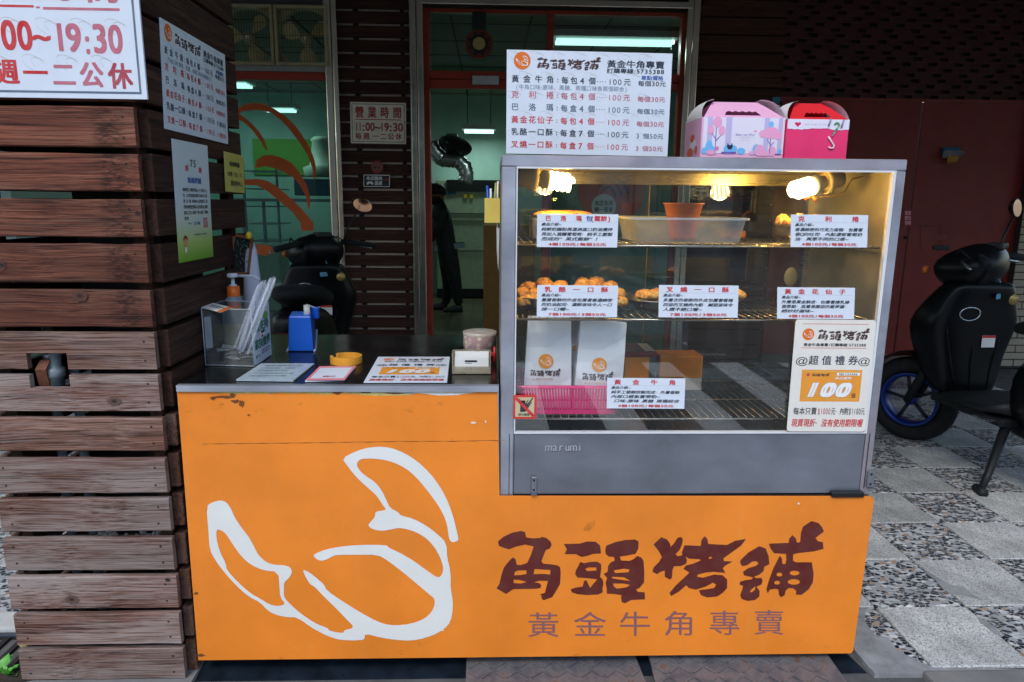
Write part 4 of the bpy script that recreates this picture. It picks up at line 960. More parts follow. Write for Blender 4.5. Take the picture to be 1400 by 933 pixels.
# worktop: steel lip and dark glossy sheet
e0, e1 = PY(240, 522.5, CY-.006), PY(682, 524.5, CY-.006)
m_lip = steel((190, 194, 202), .5, (60, 1, 1), .3)
b = MB(); b.hexa([(e0.x, CY-.006, ZTOP-.016), (e1.x, CY-.006, ZTOP-.016), (e1.x, CY+.012, ZTOP-.016), (e0.x, CY+.012, ZTOP-.016), (e0.x, CY-.006, ZTOP), (e1.x, CY-.006, ZTOP), (e1.x, CY+.012, ZTOP), (e0.x, CY+.012, ZTOP)])
b.box((e0.x, CY+.0002, ZTOP-.045), (e1.x, CY+.0010, ZTOP-.0165)); b.build('steel_lip', m_lip, cab)
mt_ = Mat('dark_steel_top'); nn = mt_.noise(mt_.mapping((1, 1, 1)), 5, 5, .65); mt_ = mt_.done(mt_.ramp(nn, [(.3, lin((34, 34, 36))), (.7, lin((52, 52, 54)))]), mt_.ramp(mt_.noise(mt_.mapping(), 9, 4), [(.3, .10), (.7, .24)]), .75)
b = MB(); b.box((e0.x, CY+.0122, ZTOP-.016), (e1.x, 2.40, ZTOP-.0005)); b.build('worktop', mt_, cab)
b = MB(); b.box((.03, CY+.022, ZC-.03), (1.01, 2.2, ZC-.004)); b.build('plinth_top', m_steel_dark, cab)
b = MB()
for x in (-.70, .1, .9):
    for y in (1.80, 2.15): b.tube([(x, y, 0.0), (x, y, .06)], .022, 10)
b.build('foot', m_black, cab)

# ================================================================== display case
VY = 1.725; VB = 2.19
case = thing('display_case', 'stainless steel heated glass display case standing on the orange counter', 'display case', (.52, 1.95, ZC))
tl, tr, bl, br_ = PY(687, 211, VY), PY(1238, 219, VY), PY(682.5, 677, VY), PY(1190.5, 678, VY)
X0, X1, Z0, Z1 = (tl.x+bl.x)/2, (tr.x+br_.x)/2, ZC+.002, (tl.z+tr.z)/2
gx0 = PY(704.5, 400, VY).x; gx1 = PY(1207, 400, VY).x; gz1 = PY(950, 230.5, VY).z; gz0 = PY(950, 593, VY).z
m_frame = steel((196, 198, 208), .42, (1, 1, 30), .3, 'case_steel', (186, 166, 166))
m_frameH = steel((196, 198, 208), .42, (30, 1, 1), .3, 'case_steel_h', (190, 160, 160))
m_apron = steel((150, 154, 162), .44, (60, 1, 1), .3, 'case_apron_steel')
b = MB(); b.box((X0, VY, gz1), (X1, VY+.03, Z1), .0025); b.build('frame_rail', m_frameH, case)
b = MB(); b.box((X0, VY+.0008, Z0), (gx0, VY+.03, gz1-.0006), .0025); b.build('frame_stile', m_frame, case)
b = MB(); b.box((gx1, VY+.0008, Z0), (X1, VY+.03, gz1-.0006), .0025); b.build('frame_stile', m_frame, case)
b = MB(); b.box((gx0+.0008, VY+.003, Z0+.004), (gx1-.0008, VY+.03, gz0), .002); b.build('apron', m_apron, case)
b = MB(); b.box((gx0-.012, VY-.0006, Z0+.004), (gx0-.0105, VY+.002, gz0)); b.box((gx1+.008, VY-.0006, Z0+.02), (gx1+.0095, VY+.002, gz0)); b.build('panel_seam', m_dark, case)
m_seal = plain((214, 218, 220), .4, var=.04, name='white_seal')
b = MB(); s_ = .0045
b.box((gx0, VY-.001, gz1-s_), (gx1, VY+.012, gz1)); b.box((gx0, VY-.001, gz0), (gx1, VY+.012, gz0+s_)); b.box((gx0, VY-.0008, gz0+s_), (gx0+s_*.7, VY+.012, gz1-s_)); b.box((gx1-s_*1.6, VY-.0008, gz0+s_), (gx1, VY+.012, gz1-s_))
b.build('seal', m_seal, case)
m_inner = steel((196, 192, 176), .4, (1, 1, 8), .3, 'inner_steel')
b = MB(); b.box((X0+.002, VY+.031, gz0), (X0+.014, VB, Z1-.004)); b.build('side_panel', m_inner, case)
b = MB(); b.box((X1-.014, VY+.031, gz0), (X1-.002, VB, Z1-.004)); b.build('side_panel', m_inner, case)
b = MB(); b.box((X0+.001, VY+.031, Z1-.02), (X1-.001, VB+.01, Z1)); b.build('top_panel', m_inner, case)
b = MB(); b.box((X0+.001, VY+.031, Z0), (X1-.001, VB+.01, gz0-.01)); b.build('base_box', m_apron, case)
b = MB(); b.box((X0+.014, VB-.012, Z1-.055), (X1-.014, VB+.01, Z1-.021)); b.box((X0+.014, VB-.012, gz0-.01), (X1-.014, VB+.01, gz0+.012)); b.box((X0+.014, VB-.012, gz0+.012), (X0+.03, VB+.01, Z1-.055)); b.box((X1-.03, VB-.012, gz0+.012), (X1-.014, VB+.01, Z1-.055)); b.build('back_frame', steel((170, 168, 158), .25, (1, 1, 30)), case)
m_cg = glass((.97, .985, .98), .058, .0, .03, 'case_glass')
m_back = glass((.84, .89, .87), .09, .0, .0, 'back_door_glass')
b = MB(); b.box((gx0+.002, VY+.004, gz0+.003), (gx1-.002, VY+.009, gz1-.003)); b.build('front_glass', m_cg, case)
xm = PY(886, 300, VB).x
b = MB(); b.box((X0+.03, VB-.004, gz0+.014), (xm+.03, VB-.0005, Z1-.056)); b.build('back_door', m_back, case)
b = MB(); b.box((xm-.0, VB+.003, gz0+.014), (X1-.03, VB+.0065, Z1-.056)); b.build('back_door', m_back, case)
b = MB(); b.box((xm-.001, VB-.006, gz0+.014), (xm+.001, VB-.0042, Z1-.056)); b.build('door_edge', plain((190, 170, 90), .3), case)
c = PY(1081, 379, VB-.004); b = MB(); b.lathe([(0, -.004), (.018, -.004), (.021, -.001), (.021, .002)], c, (0, 1, 0), 24, sx=1.45, sy=1)
b.build('finger_pull', plain((190, 196, 160), .4), case)
cx_ = PY(1127, 350, 2.14).x
for q in (0, .022): b = MB(); b.tube([(cx_+q, 2.15, gz0), (cx_+q, 2.15, Z1-.06)], .006, 10); b.build('rack_post', m_steel, case)
# shelves
m_wire = steel((170, 168, 160), .25, (1, 1, 1), .1, 'chromed_wire')
def shelf(zs, y0, y1, nm='shelf'):
    b = MB(); b.tube([(gx0+.004, y0, zs), (gx1-.004, y0, zs)], .0032, 8); b.tube([(gx0+.004, y1, zs), (gx1-.004, y1, zs)], .0032, 8)
    b.tube([(gx0+.004, (y0+y1)/2, zs-.004), (gx1-.004, (y0+y1)/2, zs-.004)], .0028, 8); b.tube([(gx0+.008, y0, zs), (gx0+.008, y1, zs)], .003, 8); b.tube([(gx1-.008, y0, zs), (gx1-.008, y1, zs)], .003, 8)
    o = b.build('shelf_rod', m_wire, case)
    b = MB(); x = gx0+.022
    while x < gx1-.01: b.tube([(x, y0-.001, zs+.0045), (x, y1, zs+.0045)], .0014, 5); x += .0205
    w_ = b.build('shelf_wire', m_wire, case, kind='stuff')
    return zs+.006
SH = [shelf(PY(880, 336.5, VY+.03).z, VY+.03, 2.12), shelf(PY(880, 437.5, VY+.03).z, VY+.03, 2.14), shelf(PY(880, 573, VY+.03).z, VY+.03, 2.15)]
b = MB(); b.box((gx0, VY+.03, gz0-.01), (gx1, VB-.013, gz0-.004)); b.build('floor_tray', m_steel_dark, case)
# maker name over an offset dark copy that paints its shadow, bracket, foot
s_ = Sheet(PY(746, 604, VY+.0026), PY(797, 604, VY+.0026), PY(746, 617, VY+.0026)); s_.text('marumi', .01, .08, 1.01, 1.08, 'm', .012, e=.0006); s_.text('marumi', 0, 0, 1, 1, 'l', .012, e=.0012); s_.flush({'m': plain((60, 62, 68), .6), 'l': plain((168, 170, 176), .4)}, case)
def bracket(px, py, w_, h_, par):
    c = PY(px, py, VY-.002); b = MB(); b.box((c.x-w_/2, c.y-.003, c.z-h_/2), (c.x+w_/2, c.y, c.z+h_/2), .001); b.box((c.x-w_/2, c.y-.012, c.z-h_/2-.002), (c.x+w_/2, c.y, c.z-h_/2)); o = b.build('bracket', m_steel, par)
    b = MB()
    for q in (-.3, .3): b.lathe([(0, -.0045), (.003, -.004), (.003, -.002)], (c.x, c.y, c.z+q*h_), (0, 1, 0), 8)
    b.build('screw', m_dark, o)
bracket(730, 663, .015, .045, case); bracket(1190, 655, .018, .045, case)
a, c_ = PY(1136, 672, VY-.004), PY(1180, 679.5, VY-.004)
b = MB(); b.box((a.x, VY-.012, c_.z), (c_.x, VY+.02, a.z), .003); b.build('rubber_foot', m_black, case)
b = MB(); a, c_ = PY(683, 676, VY), PY(1191, 680, VY); b.box((X0+.002, VY+.001, ZC-.012), (X1-.004, VY+.03, ZC+.002)); b.build('gap_shade', m_dark, case)  # solid dark strip painted in as the shade under the case
# compact bulbs
m_glow = emit((1, .80, .42), 5, 'lamp_glow'); m_por = plain((206, 196, 160), .35, name='porcelain')
def cfl(px, py, Y, d, label, watt):
    c = PY(px, py, Y); d = Vector(d).normalized(); t = thing('light_bulb', label, 'light bulb', c, 'lit spiral bulbs in the display case')
    N = d.cross(Vector((0, 1, 0))).normalized(); B = d.cross(N); pts = []; n = 70
    for i in range(n+1):
        a = 2*math.pi*i/n*4.2; h_ = -.030+.060*i/n; r_ = .0195*(1 if i < n-8 else (n-i)/8*.8+.2)
        pts.append(c+d*h_+N*(r_*math.cos(a))+B*(r_*math.sin(a)))
    b = MB(); b.tube(pts, .0062, 8); b.build('spiral_tube', m_glow, t)
    b = MB(); b.lathe([(.0, -.034), (.021, -.034), (.024, -.040), (.024, -.052), (.017, -.062), (.017, -.07)], c, d, 18); b.build('bulb_base', m_por, t)
    b = MB(); b.lathe([(.030, -.066), (.033, -.068), (.033, -.084), (.026, -.092), (.026, -.118), (.0, -.12)], c, d, 18); b.build('lamp_holder', m_por, t)
    L = bpy.data.lights.new('bulb_light', 'POINT'); L.energy = watt; L.color = (1, .52, .08); L.shadow_soft_size = .03
    o = bpy.data.objects.new('bulb_light', L); COL.objects.link(o); o.parent = t; o.location = (0, -.0, -.0)
    return t
cfl(768, 249, 1.90, (1, .1, -.12), 'left glowing spiral bulb at the top of the display case', 10)
cfl(1096, 258, 1.86, (-1, -.25, -.28), 'right glowing spiral bulb with a big porcelain holder', 12)
pts = [PY(x, y, 1.90) for x, y in ((1100, 272), (1120, 270), (1140, 268), (1155, 262), (1165, 245), (1200, 236))]
b = MB(); b.tube(pts, .0016, 5); setp(b.build('lamp_wire', plain((190, 150, 80), .5)), 'yellowish wire running from the right bulb holder', 'wire')
b = MB(); c = PY(1110, 268, 1.89)
for q, (a, l_) in enumerate(((2.6, .02), (3.6, .022), (5.4, .02))): b.tube([c, c+Vector((math.cos(a)*l_, -.003, math.sin(a)*l_))], .0035, 6)
setp(b.build('cable_tie', plain((214, 110, 40), .5)), 'orange wire connector below the right bulb', 'connector')
# ================================================================== signs
NAVY, RED, PINKR, GREYN, BLUE = (28, 38, 62), (206, 34, 40), (196, 104, 122), (92, 108, 130), (30, 88, 170)
IK = {'n': ink(NAVY), 'r': ink(RED), 'p': ink(PINKR), 'g': ink(GREYN), 'b': ink(BLUE), 'oc': ink((234, 152, 44), .05), 'o': ink((226, 112, 24), .05), 'w': ink((236, 236, 232), .02), 'd': ink((66, 30, 28)), 's': ink((150, 164, 182)), 'k': ink((26, 28, 32)), 'gr': ink((40, 120, 76)), 'y': ink((222, 190, 90)), 'wm': ink((186, 178, 172), .1), 'f': ink((178, 60, 76))}
NM = {'oc': 'voucher_print', 'o': 'logo_disc', 'w': 'white_print', 'wm': 'horn_pattern'}
def arcs(sh, key, nx, ny, e=.00025):
    """faint repeated horn curves printed on the board"""
    for i in range(nx):
        for j in range(ny):
            u0, v0 = (i+.25+.5*(j % 2))/nx*.92+.02, (j+.3)/ny*.95
            b = sh.L(key)
            for (r_, a0, a1, ox) in ((.4, 100, 330, 0), (.26, 120, 300, .16)):
                ps = []
                for q in range(11):
                    a = R(a0+(a1-a0)*q/10); ps.append((u0+(ox+r_*math.cos(a))/nx*.8, v0+(r_*.5*math.sin(a)+.3*r_*math.cos(a))/ny))
                wd_ = .012/ny
                b.add([sh.p(u, v, e) for u, v in ps]+[sh.p(u, v+wd_, e) for u, v in ps], [(q, q+1, 12+q, 11+q) for q in range(10)])
def menu_sheet(sh, fade):
    X = lambda px: (px-693)/227.; Y = lambda py: (py-68)/143.
    def T(s, x0, y0, x1, y1, k, bold=.014): sh.text(s, X(x0), Y(y0), X(x1), Y(y1), k, bold)
    put_logo(sh, X(714), Y(82.5), 11.5/227*sh.W, 'o', 'w')
    put_brush(sh, X(734), Y(75), X(822), Y(94.5), 'd')
    T('黃金牛角專賣', 830, 79, 910, 89, 'n', .02); T('訂購專線:5735388', 830, 90, 910, 96.5, 'n', .02)
    T('單點價格', 878, 99, 909, 105, 'b', .02)
    k2, k3, k4, k5 = ('p', 'g', 'f', 'p') if fade else ('r', 'n', 'r', 'r')
    rows_ = (('黃金牛角', '每包4個', '每個30元', 102, 'n', 'n'), ('克利捲', '每包4個', '每個30元', 123.5, k2, k2), ('巴洛瑪', '每盒4個', '每個30元', 140.5, k3, k3), ('黃金花仙子', '每包4個', '每個30元', 158, 'r', k5), ('乳酪一口酥', '每盒7個', '3 個50元', 175, 'n', k3), ('叉燒一口酥', '每盒7個', '3 個50元', 192.5, 'r', k5))
    for nm_, q, pr, y, c1, c2 in rows_:
        n = len(nm_)
        for i, ch in enumerate(nm_):
            w_ = 10.5; x = 699.5+(58.5-w_)*i/(n-1); T(ch, x, y, x+w_, y+10, c1, .016)
        T(':', 761, y+1, 765, y+9, c1)
        for i, ch in enumerate(q): x = 768+12.6*i; T(ch, x, y+1, x+(9.8 if ch not in '47' else 7), y+10.5, c1, .016)
        for i in range(4): sh.disc(X(818+i*3.6), Y(y+6.5), .4/227*sh.W*1.6, c1)
        T('100', 832, y+2, 852, y+10.8, c1, .004); T('元', 854, y+1.5, 864, y+11, c2, .008)
        T(pr, 874, y+4, 913, y+11.5, c2, .012)
    T('(牛角口味:原味、黑糖、兩種口味各兩個綜合)', 705, 114.5, 860, 121.5, 's', .008)
    arcs(sh, 'wm', 7, 5)
b = None
sh = Sheet(PY(693, 68, 1.80), PY(919.5, 73.5, 1.80), PY(692, 210, 1.80))
t = thing('menu_board', 'white printed menu board with orange round logo standing on the display case', 'menu board', sh.p(.5, 1))
sh.board('board', m_white, t, .004); menu_sheet(sh, True); sh.flush(IK, t, NM)
# its twin on the pillar side
XS = XR+.019
sh = Sheet(PX(219, 24, XS+.003), PX(307, 75, XS+.003), PX(226, 176, XS+.003))
sh.V = PX(226, 176, XS+.003)-sh.O; sh.U = PX(307.5, 75.5, XS+.003)-sh.O
t = thing('menu_board', 'white printed menu board seen at a slant on the dark side of the pillar', 'menu board', sh.p(.5, 1))
sh.board('board', m_white, t, .003); menu_sheet(sh, False); sh.flush(IK, t, NM)

# opening hours
def hours(sh, small):
    k = 'd2'; IK[k] = ink((176, 44, 36)); kA, kB = ('r', 'p') if not small else (k, k)
    bd = 'g' if not small else 'k'
    lw = .010 if not small else .012
    asp = sh.W/sh.H
    for (u0, v0, u1, v1) in ((.028, .04, .972, .04+lw), (.028, .96-lw, .972, .96), (.028, .04+lw, .028+lw/asp, .96-lw), (.972-lw/asp, .04+lw, .972, .96-lw)): sh.rect(u0, v0, u1, v1, bd)
    for i, ch in enumerate('營業時間'): sh.text(ch, .09+.225*i, .11, .09+.225*i+.155, .37, kB if not small else k, .035)
    sh.rect(.085, .405, .915, .425, kB if not small else k)
    x = .09
    for s_, wd_, kk in (('1', .05, kA), ('1', .05, kA), (':', .055, kA), ('0', .075, kA), ('0', .075, kA), ('~', .09, kA), ('1', .06, kB), ('9', .08, kB), (':', .055, kB), ('3', .085, kB), ('0', .085, kB)):
        sh.text(s_, x-.01, .47, x+wd_*1.18, .70, kk, .03); x += wd_+.009
    xs = [.085, .225, .40, .53, .67, .81]
    for x, ch, kk in zip(xs, '每週一二公休', (kA, kA, kA, kB, kB, kA)): sh.text(ch, x, .74, x+.115, .90, kk, .03)
    if not small: arcs(sh, 'wm', 5, 4)
# big one on the pillar face: right and bottom edges measured, left runs out of frame
HY = PYF-.006
brc = PY(201.5, 136, HY); Wd, Hd = .575, .405
trc = PY(196, 0, HY)
TLc = Vector((brc.x-Wd, HY, brc.z+Hd))
sh = Sheet(TLc, (brc.x, HY, brc.z+Hd), (brc.x-Wd, HY, brc.z))
t = thing('opening_hours_sign', 'big white opening hours sign with red lettering on the pillar front', 'sign', sh.p(.5, 1))
sh.board('board', m_white, t, .006)
ppm = 1/(brc.x-PY(101.5, 136, HY).x)*100    # pixels per metre here
def uu(px): return 1-(201.5-px)/ppm/Wd
def vv(py): return 1-(136-py)/ppm/Hd
def TB(s, x0, y0, x1, y1, k, bold=.03): sh.text(s, uu(x0), vv(y0), uu(x1), vv(y1), k, bold)
for (x0, y0, x1, y1) in ((-60, 126.5, 194.5, 129.5), (191.5, -60, 194.5, 126.5)): sh.rect(uu(x0), vv(y0), uu(x1), vv(y1), 'g')
TB('營', -46, -38, -6, 7, 'p'); TB('業', 16, -37, 60, 8, 'p'); TB('時', 72, -36, 116, 9.5, 'p'); TB('間', 131, -34, 176, 11, 'p')
sh.rect(uu(-40), vv(16.5), uu(61), vv(19.5), 'r'); sh.rect(uu(64), vv(18), uu(69), vv(20.5), 'p'); sh.rect(uu(73), vv(18.5), uu(175), vv(22), 'p')
TB('11', -44, 33, -4, 72, 'r', .03); TB(':', 1, 42, 11, 78, 'r', .03); TB('0', 11, 32, 35, 75.5, 'r', .03); TB('0', 32.5, 32.5, 56.5, 75.5, 'r', .03); TB('~', 54, 37, 79, 71, 'r', .03)
TB('1', 80, 35, 103, 76, 'p', .03); TB('9', 97, 35, 122, 77, 'p', .03); TB(':', 122, 41, 133, 79, 'p', .03); TB('3', 132, 35, 157, 78, 'p', .03); TB('0', 154, 36, 177, 78, 'p', .03)
TB('每', -32, 86, -3, 118, 'r'); TB('週', -1, 86, 31, 118, 'r'); TB('一', 36, 87, 70, 119, 'r'); TB('二', 75, 88, 107, 121, 'p'); TB('公', 112, 88, 145, 121, 'p'); TB('休', 151, 89, 184, 122, 'f')
arcs(sh, 'wm', 7, 5)
sh.flush(IK, t, NM)
# small one on the slat panel
sh = Sheet(PY(478.5, 139.5, FY-.012), PY(555, 141, FY-.012), PY(479.5, 196, FY-.012))
t = thing('opening_hours_sign', 'small white opening hours sign on the dark slat panel', 'sign', sh.p(.5, 1)); sh.board('board', plain((238, 232, 216), .6), t, .004); hours(sh, True); sh.flush(IK, t)
# no smoking sticker and little black plate
sh = Sheet(PY(507, 220, FY-.012), PY(524, 220, FY-.012), PY(507, 237, FY-.012))
t = thing('no_smoking_sign', 'small round red no smoking sign on the slat panel', 'sign', sh.p(.5, 1))
sh.disc(.5, .5, sh.W*.5, 'red', 0); sh.disc(.5, .5, sh.W*.36, 'pale', .0006); sh.rect(.2, .5, .72, .58, 'k', .001); sh.L('red').add([sh.p(.22, .28, .0014), sh.p(.28, .22, .0014), sh.p(.78, .72, .0014), sh.p(.72, .78, .0014)], [(0, 1, 2, 3)])
sh.flush({'red': plain((160, 54, 40), .6), 'pale': plain((110, 90, 84), .6), 'k': ink((30, 20, 20))}, t, {'red': 'red_ring', 'pale': 'sticker_face', 'k': 'cigarette_mark'})
sh = Sheet(PY(497, 239, FY-.012), PY(533, 239.5, FY-.012), PY(497, 255.5, FY-.012))
t = thing('pork_origin_plate', 'small black origin plate below the no smoking sign', 'sign', sh.p(.5, 1)); sh.board('plate', plain((30, 34, 44), .5), t, .003)
for (a_, b_, c_, d_) in ((0, 0, 1, .06), (0, .94, 1, 1), (0, .06, .025, .94), (.975, .06, 1, .94)): sh.rect(a_, b_, c_, d_, 'w')
sh.text('本店豬肉', .1, .12, .72, .46, 'w', .02); sh.text('國產', .42, .52, .72, .86, 'w', .02); sh.text('台灣', .75, .3, .95, .5, 'r', .02)
sh.shape([[(.12, .82), (.12, .66), (.18, .56), (.30, .56), (.38, .66), (.36, .82), (.30, .82), (.29, .74), (.2, .74), (.19, .82)]], lambda x, y: (x, y), 'w'); sh.flush(IK, t)

# notice poster, yellow note on the pillar side
sh = Sheet(PX(234.5, 189.5, XS+.002), PX(283, 199.5, XS+.002), PX(245, 360, XS+.002)); sh.U = PX(283.5, 199.5, XS+.002)-sh.O
ms = Mat('poster_print'); sx2 = ms.n('SeparateXYZ'); ms.l(ms.tc.outputs['Generated'], sx2.inputs[0])
ms = ms.done(ms.ramp(sx2.outputs['Z'], [(.02, lin((120, 170, 50))), (.16, lin((176, 200, 110))), (.34, lin((205, 215, 200))), (.5, lin((212, 220, 224)))]), .4)
t = thing('thank_you_poster', 'tall white thank-you poster fading to green at its foot on the pillar side', 'poster', sh.p(.5, 1))
sh.board('poster_sheet', ms, t, .001)
sh.text('感', .30, .195, .40, .245, 'r', .02); sh.text('謝', .68, .20, .78, .25, 'r', .02); sh.text('75', .44, .14, .62, .21, 'gr', .04)
sh.text('角頭烤舖', .35, .295, .74, .345, 'b', .03)
for i, s_ in enumerate(('感謝您上購買點心(1200元)', '至 12月店舖活動共480元,愛', '第 20 號 幸福中心送給孩子,我', '們將會把這份點心送到孩童,感謝', '貴店工作人員的 愛心善行 謝謝', '您們')):
    sh.text(s_, .20, .385+.048*i, .20+(.70 if i < 5 else .12), .415+.048*i, 'k', .012)
sh.text('敬上', .30, .675, .42, .69, 'g', .01); sh.text('王大明', .46, .672, .64, .70, 'b', .02)
for q in range(4): sh.rect(.74+.035*q, .64, .765+.035*q, .73, 'p')
sh.rect(.74, .64, .87, .648, 'p', .0005)
sh.text('祝福您平安喜樂', .46, .775, .82, .79, 'g', .01)
sh.shape([ell(.20, .815, .055, .035, 14)], lambda x, y: (x, y), 'k', .0005); sh.shape([ell(.20, .845, .05, .036, 14)], lambda x, y: (x, y), 'skin', .0007); sh.rect(.175, .88, .225, .925, 'w', .0005); sh.rect(.13, .80, .27, .812, 'r', .0009)
IK['skin'] = ink((214, 150, 96)); sh.flush(IK, t)
sh = Sheet(PX(306, 207, XS+.004), PX(332.5, 213.5, XS+.004), PX(308.5, 262, XS+.004)); sh.U = PX(332.5, 213.5, XS+.004)-sh.O
t = thing('yellow_note', 'yellow handwritten note pinned to the far edge of the pillar side', 'note', sh.p(.5, 1)); sh.board('note_sheet', plain((196, 186, 92), .7), t, .001)
sh.text('角頭烤舖', .24, .22, .76, .34, 'k', .04); sh.text('如需「訂」可', .12, .48, .88, .60, 'k', .015); sh.text('請按鈴叫人', .26, .70, .92, .84, 'k', .015); sh.flush(IK, t)

# price cards stuck to the glass
def card(pxs, label, title, lines, price, extra=None):
    (x0, y0, x1, y1) = pxs
    sh = Sheet(PY(x0, y0, VY-.0035), PY(x1, y0+.008*(x1-x0), VY-.0035), PY(x0-.015*(y1-y0), y1, VY-.0035))
    t = thing('price_card', label, 'price card', sh.p(.5, 1), 'price cards stuck on the case glass')
    sh.board('card', m_white, t, .0015)
    n = len(title)
    if extra:
        sh.text('巴', .10, .05, .17, .21, 'r', .03); sh.text('洛', .285, .05, .36, .21, 'r', .03); sh.text('瑪', .475, .05, .55, .21, 'r', .03); sh.text('(鬆餅)', .655, .05, .91, .21, 'r', .03)
        sh.text('包', .60, .05, .68, .21, 'b', .03)
    else:
        for i, ch in enumerate(title): u = .13+.70*i/(n-1); sh.text(ch, u-.04, .05, u+.05, .21, 'r', .03)
    sh.text('產品介紹~', .055, .265, .30, .355, 'n', .02, .2)
    for i, l_ in enumerate(lines): sh.text(l_, .055, .405+.145*i, .055+.88*min(1, len(l_)/12.6), .51+.145*i, 'n', .02, .25)
    sh.rect(.02, .235, .98, .239, 's')
    sh.text(price, .14, .865, .86, .955, 'r', .03)
    sh.flush(IK, t)
card((734.5, 292.5, 845.5, 338), 'white price card titled 巴洛瑪 at the upper left of the glass', '巴洛瑪', ('純鮮奶麵粉與澳洲進口奶油攪拌', '再加入酒釀葡萄乾‧純手工壓製', '而成的“英式鬆餅”!'), '4個100元/每個30元', True)
card((1081.5, 293.5, 1187, 338), 'white price card titled 克利捲 at the upper right of the glass', '克利捲', ('香濃綿密的巧克力蛋糕‧包覆著', '香Q的吐司‧內點濃郁葡萄奶', '油‧與眾不同的口感~'), '4個100元/每個30元')
card((734.5, 390, 845, 433.5), 'white price card titled 乳酪一口酥 in front of the heaped pastries', '乳酪一口酥', ('層層香酥的外皮包覆著香濃綿密', '的奶油起司‧濃醇滋味令人一口', '接一口喔~'), '7個100元/3個50元')
card((901, 390, 1010, 434), 'white price card titled 叉燒一口酥 in the middle of the glass', '叉燒一口酥', ('多層次的香酥的外皮包覆著香辣', '四溢的叉燒肉內餡‧鹹甜滋味令', '人讚不絕口喔~'), '7個100元/3個50元')
card((1063, 393, 1169, 436), 'white price card titled 黃金花仙子 just above the coupon poster', '黃金花仙子', ('外層是黃金酥皮‧包覆著煉乳綠', '蛋漿餡‧底層是酸甜的藍莓醬‧', '絕妙好滋味~'), '4個100元/每個30元')
card((830, 517, 937, 558.5), 'white price card titled 黃金牛角 at the lower middle of the glass', '黃金牛角', ('純手工發酵烘製而成‧外層香酥', '內部口感紮實帶勁~', ' 口味:原味 黑糖 兩種綜合'), '4個100元/每個30元')

# coupon poster content, used upright on the glass and flat on the worktop
def coupon(sh, t):
    X = lambda px: (px-1086)/112.; Y = lambda py: (py-437)/153.
    sh.rect(.09, .035, .91, .039, 'r'); sh.rect(.09, .245, .91, .249, 'r')
    put_logo(sh, .17, .128, .073*sh.W, 'o', 'w'); put_brush(sh, .29, .07, .93, .185, 'd')
    sh.text('黃金牛角專賣/訂購專線:5735388', .12, .205, .90, .232, 'k', .02)
    sh.text('@', .07, .325, .165, .392, 'k', 0); sh.text('@', .85, .325, .945, .392, 'k', 0)
    for i, ch in enumerate('超值禮券'): sh.text(ch, .20+.165*i, .315, .325+.165*i, .395, 'n', .016)
    sh.rect(.13, .44, .885, .725, 'oc')
    sh.rect(.145, .452, .87, .457, 'y', .0005); sh.rect(.145, .70, .87, .703, 'y', .0005)
    put_brush(sh, .26, .468, .48, .50, 'd', .0007); sh.disc(.21, .485, .02*sh.W, 'f', .0006); sh.rect(.57, .465, .86, .49, 'w', .0006); sh.text('NO:123456', .60, .468, .83, .487, 'k', .01, e=.001)
    sh.text('商品禮券', .55, .502, .76, .525, 'w', .02, e=.0008)
    for e_, k, bd in ((.0008, 'wm', .085), (.0012, 'w', .06)): sh.text('100', .19, .545, .77, .685, k, bd, .22, e=e_)
    sh.text('回', .78, .65, .83, .69, 'd', .02, e=.0008)
    sh.text('每本只賣', .06, .78, .36, .845, 'k', .01); sh.text('$1000', .37, .78, .535, .845, 'f', .0); sh.text('元‧內附', .54, .78, .76, .845, 'k', .01); sh.text('$1100元', .765, .78, .97, .845, 'k', .0)
    sh.text('現買現折‧沒有使用期限喔', .05, .885, .96, .955, 'r', .02, .15)
    sh.flush(IK, t, NM)
sh = Sheet(PY(1088, 437, VY-.004), PY(1198.5, 438, VY-.004), PY(1077, 590, VY-.004)); sh.V = PY(1075.5, 590, VY-.004)-sh.O
t = thing('coupon_poster', 'white 100 coupon poster with orange voucher at the lower right of the case glass', 'poster', sh.p(.5, 1))
sh.board('poster_sheet', plain((226, 222, 212), .45, var=.05), t, .0015, .008); coupon(sh, t)
sh = Sheet(PZ(517, 488, ZTOP+.0025), PZ(615, 488, ZTOP+.0025), PZ(494.5, 523, ZTOP+.0025))
sh.U = PZ(615, 488, ZTOP+.0025)-sh.O; sh.V = PZ(497, 523, ZTOP+.0025)-sh.O
t = thing('coupon_sheet', 'white 100 coupon sheet lying flat on the dark counter top', 'sheet', sh.p(.5, .5)); sh.board('sheet', m_white, t, .0015); coupon(sh, t)
# do not touch sticker
sh = Sheet(PY(702, 540.5, VY-.0035), PY(733.5, 540.5, VY-.0035), PY(701.5, 573, VY-.0035))
t = thing('no_photo_sticker', 'small square red-edged prohibition sticker at the lower left of the glass', 'sticker', sh.p(.5, 1))
sh.board('sticker_face', plain((206, 60, 48), .5), t, .001, .003); sh.rect(.09, .09, .91, .91, 'be'); 
sh.rect(.30, .22, .52, .70, 'k', .0006)
for (u0, v0, u1, v1, w_) in ((.50, .55, .86, .10, .10), (.52, .66, .80, .28, .08), (.50, .45, .64, .20, .07), (.30, .3, .26, .15, .06)):
    d = Vector((u1-u0, v1-v0)).normalized(); n_ = Vector((-d.y, d.x))*w_/2; sh.L('k').add([sh.p(u0+n_.x, v0+n_.y, .0007), sh.p(u1+n_.x*.4, v1+n_.y*.4, .0007), sh.p(u1-n_.x*.4, v1-n_.y*.4, .0007), sh.p(u0-n_.x, v0-n_.y, .0007)], [(0, 1, 2, 3)])
sh.L('r').add([sh.p(.06, .16, .001), sh.p(.15, .07, .001), sh.p(.94, .84, .001), sh.p(.85, .93, .001)], [(0, 1, 2, 3)])
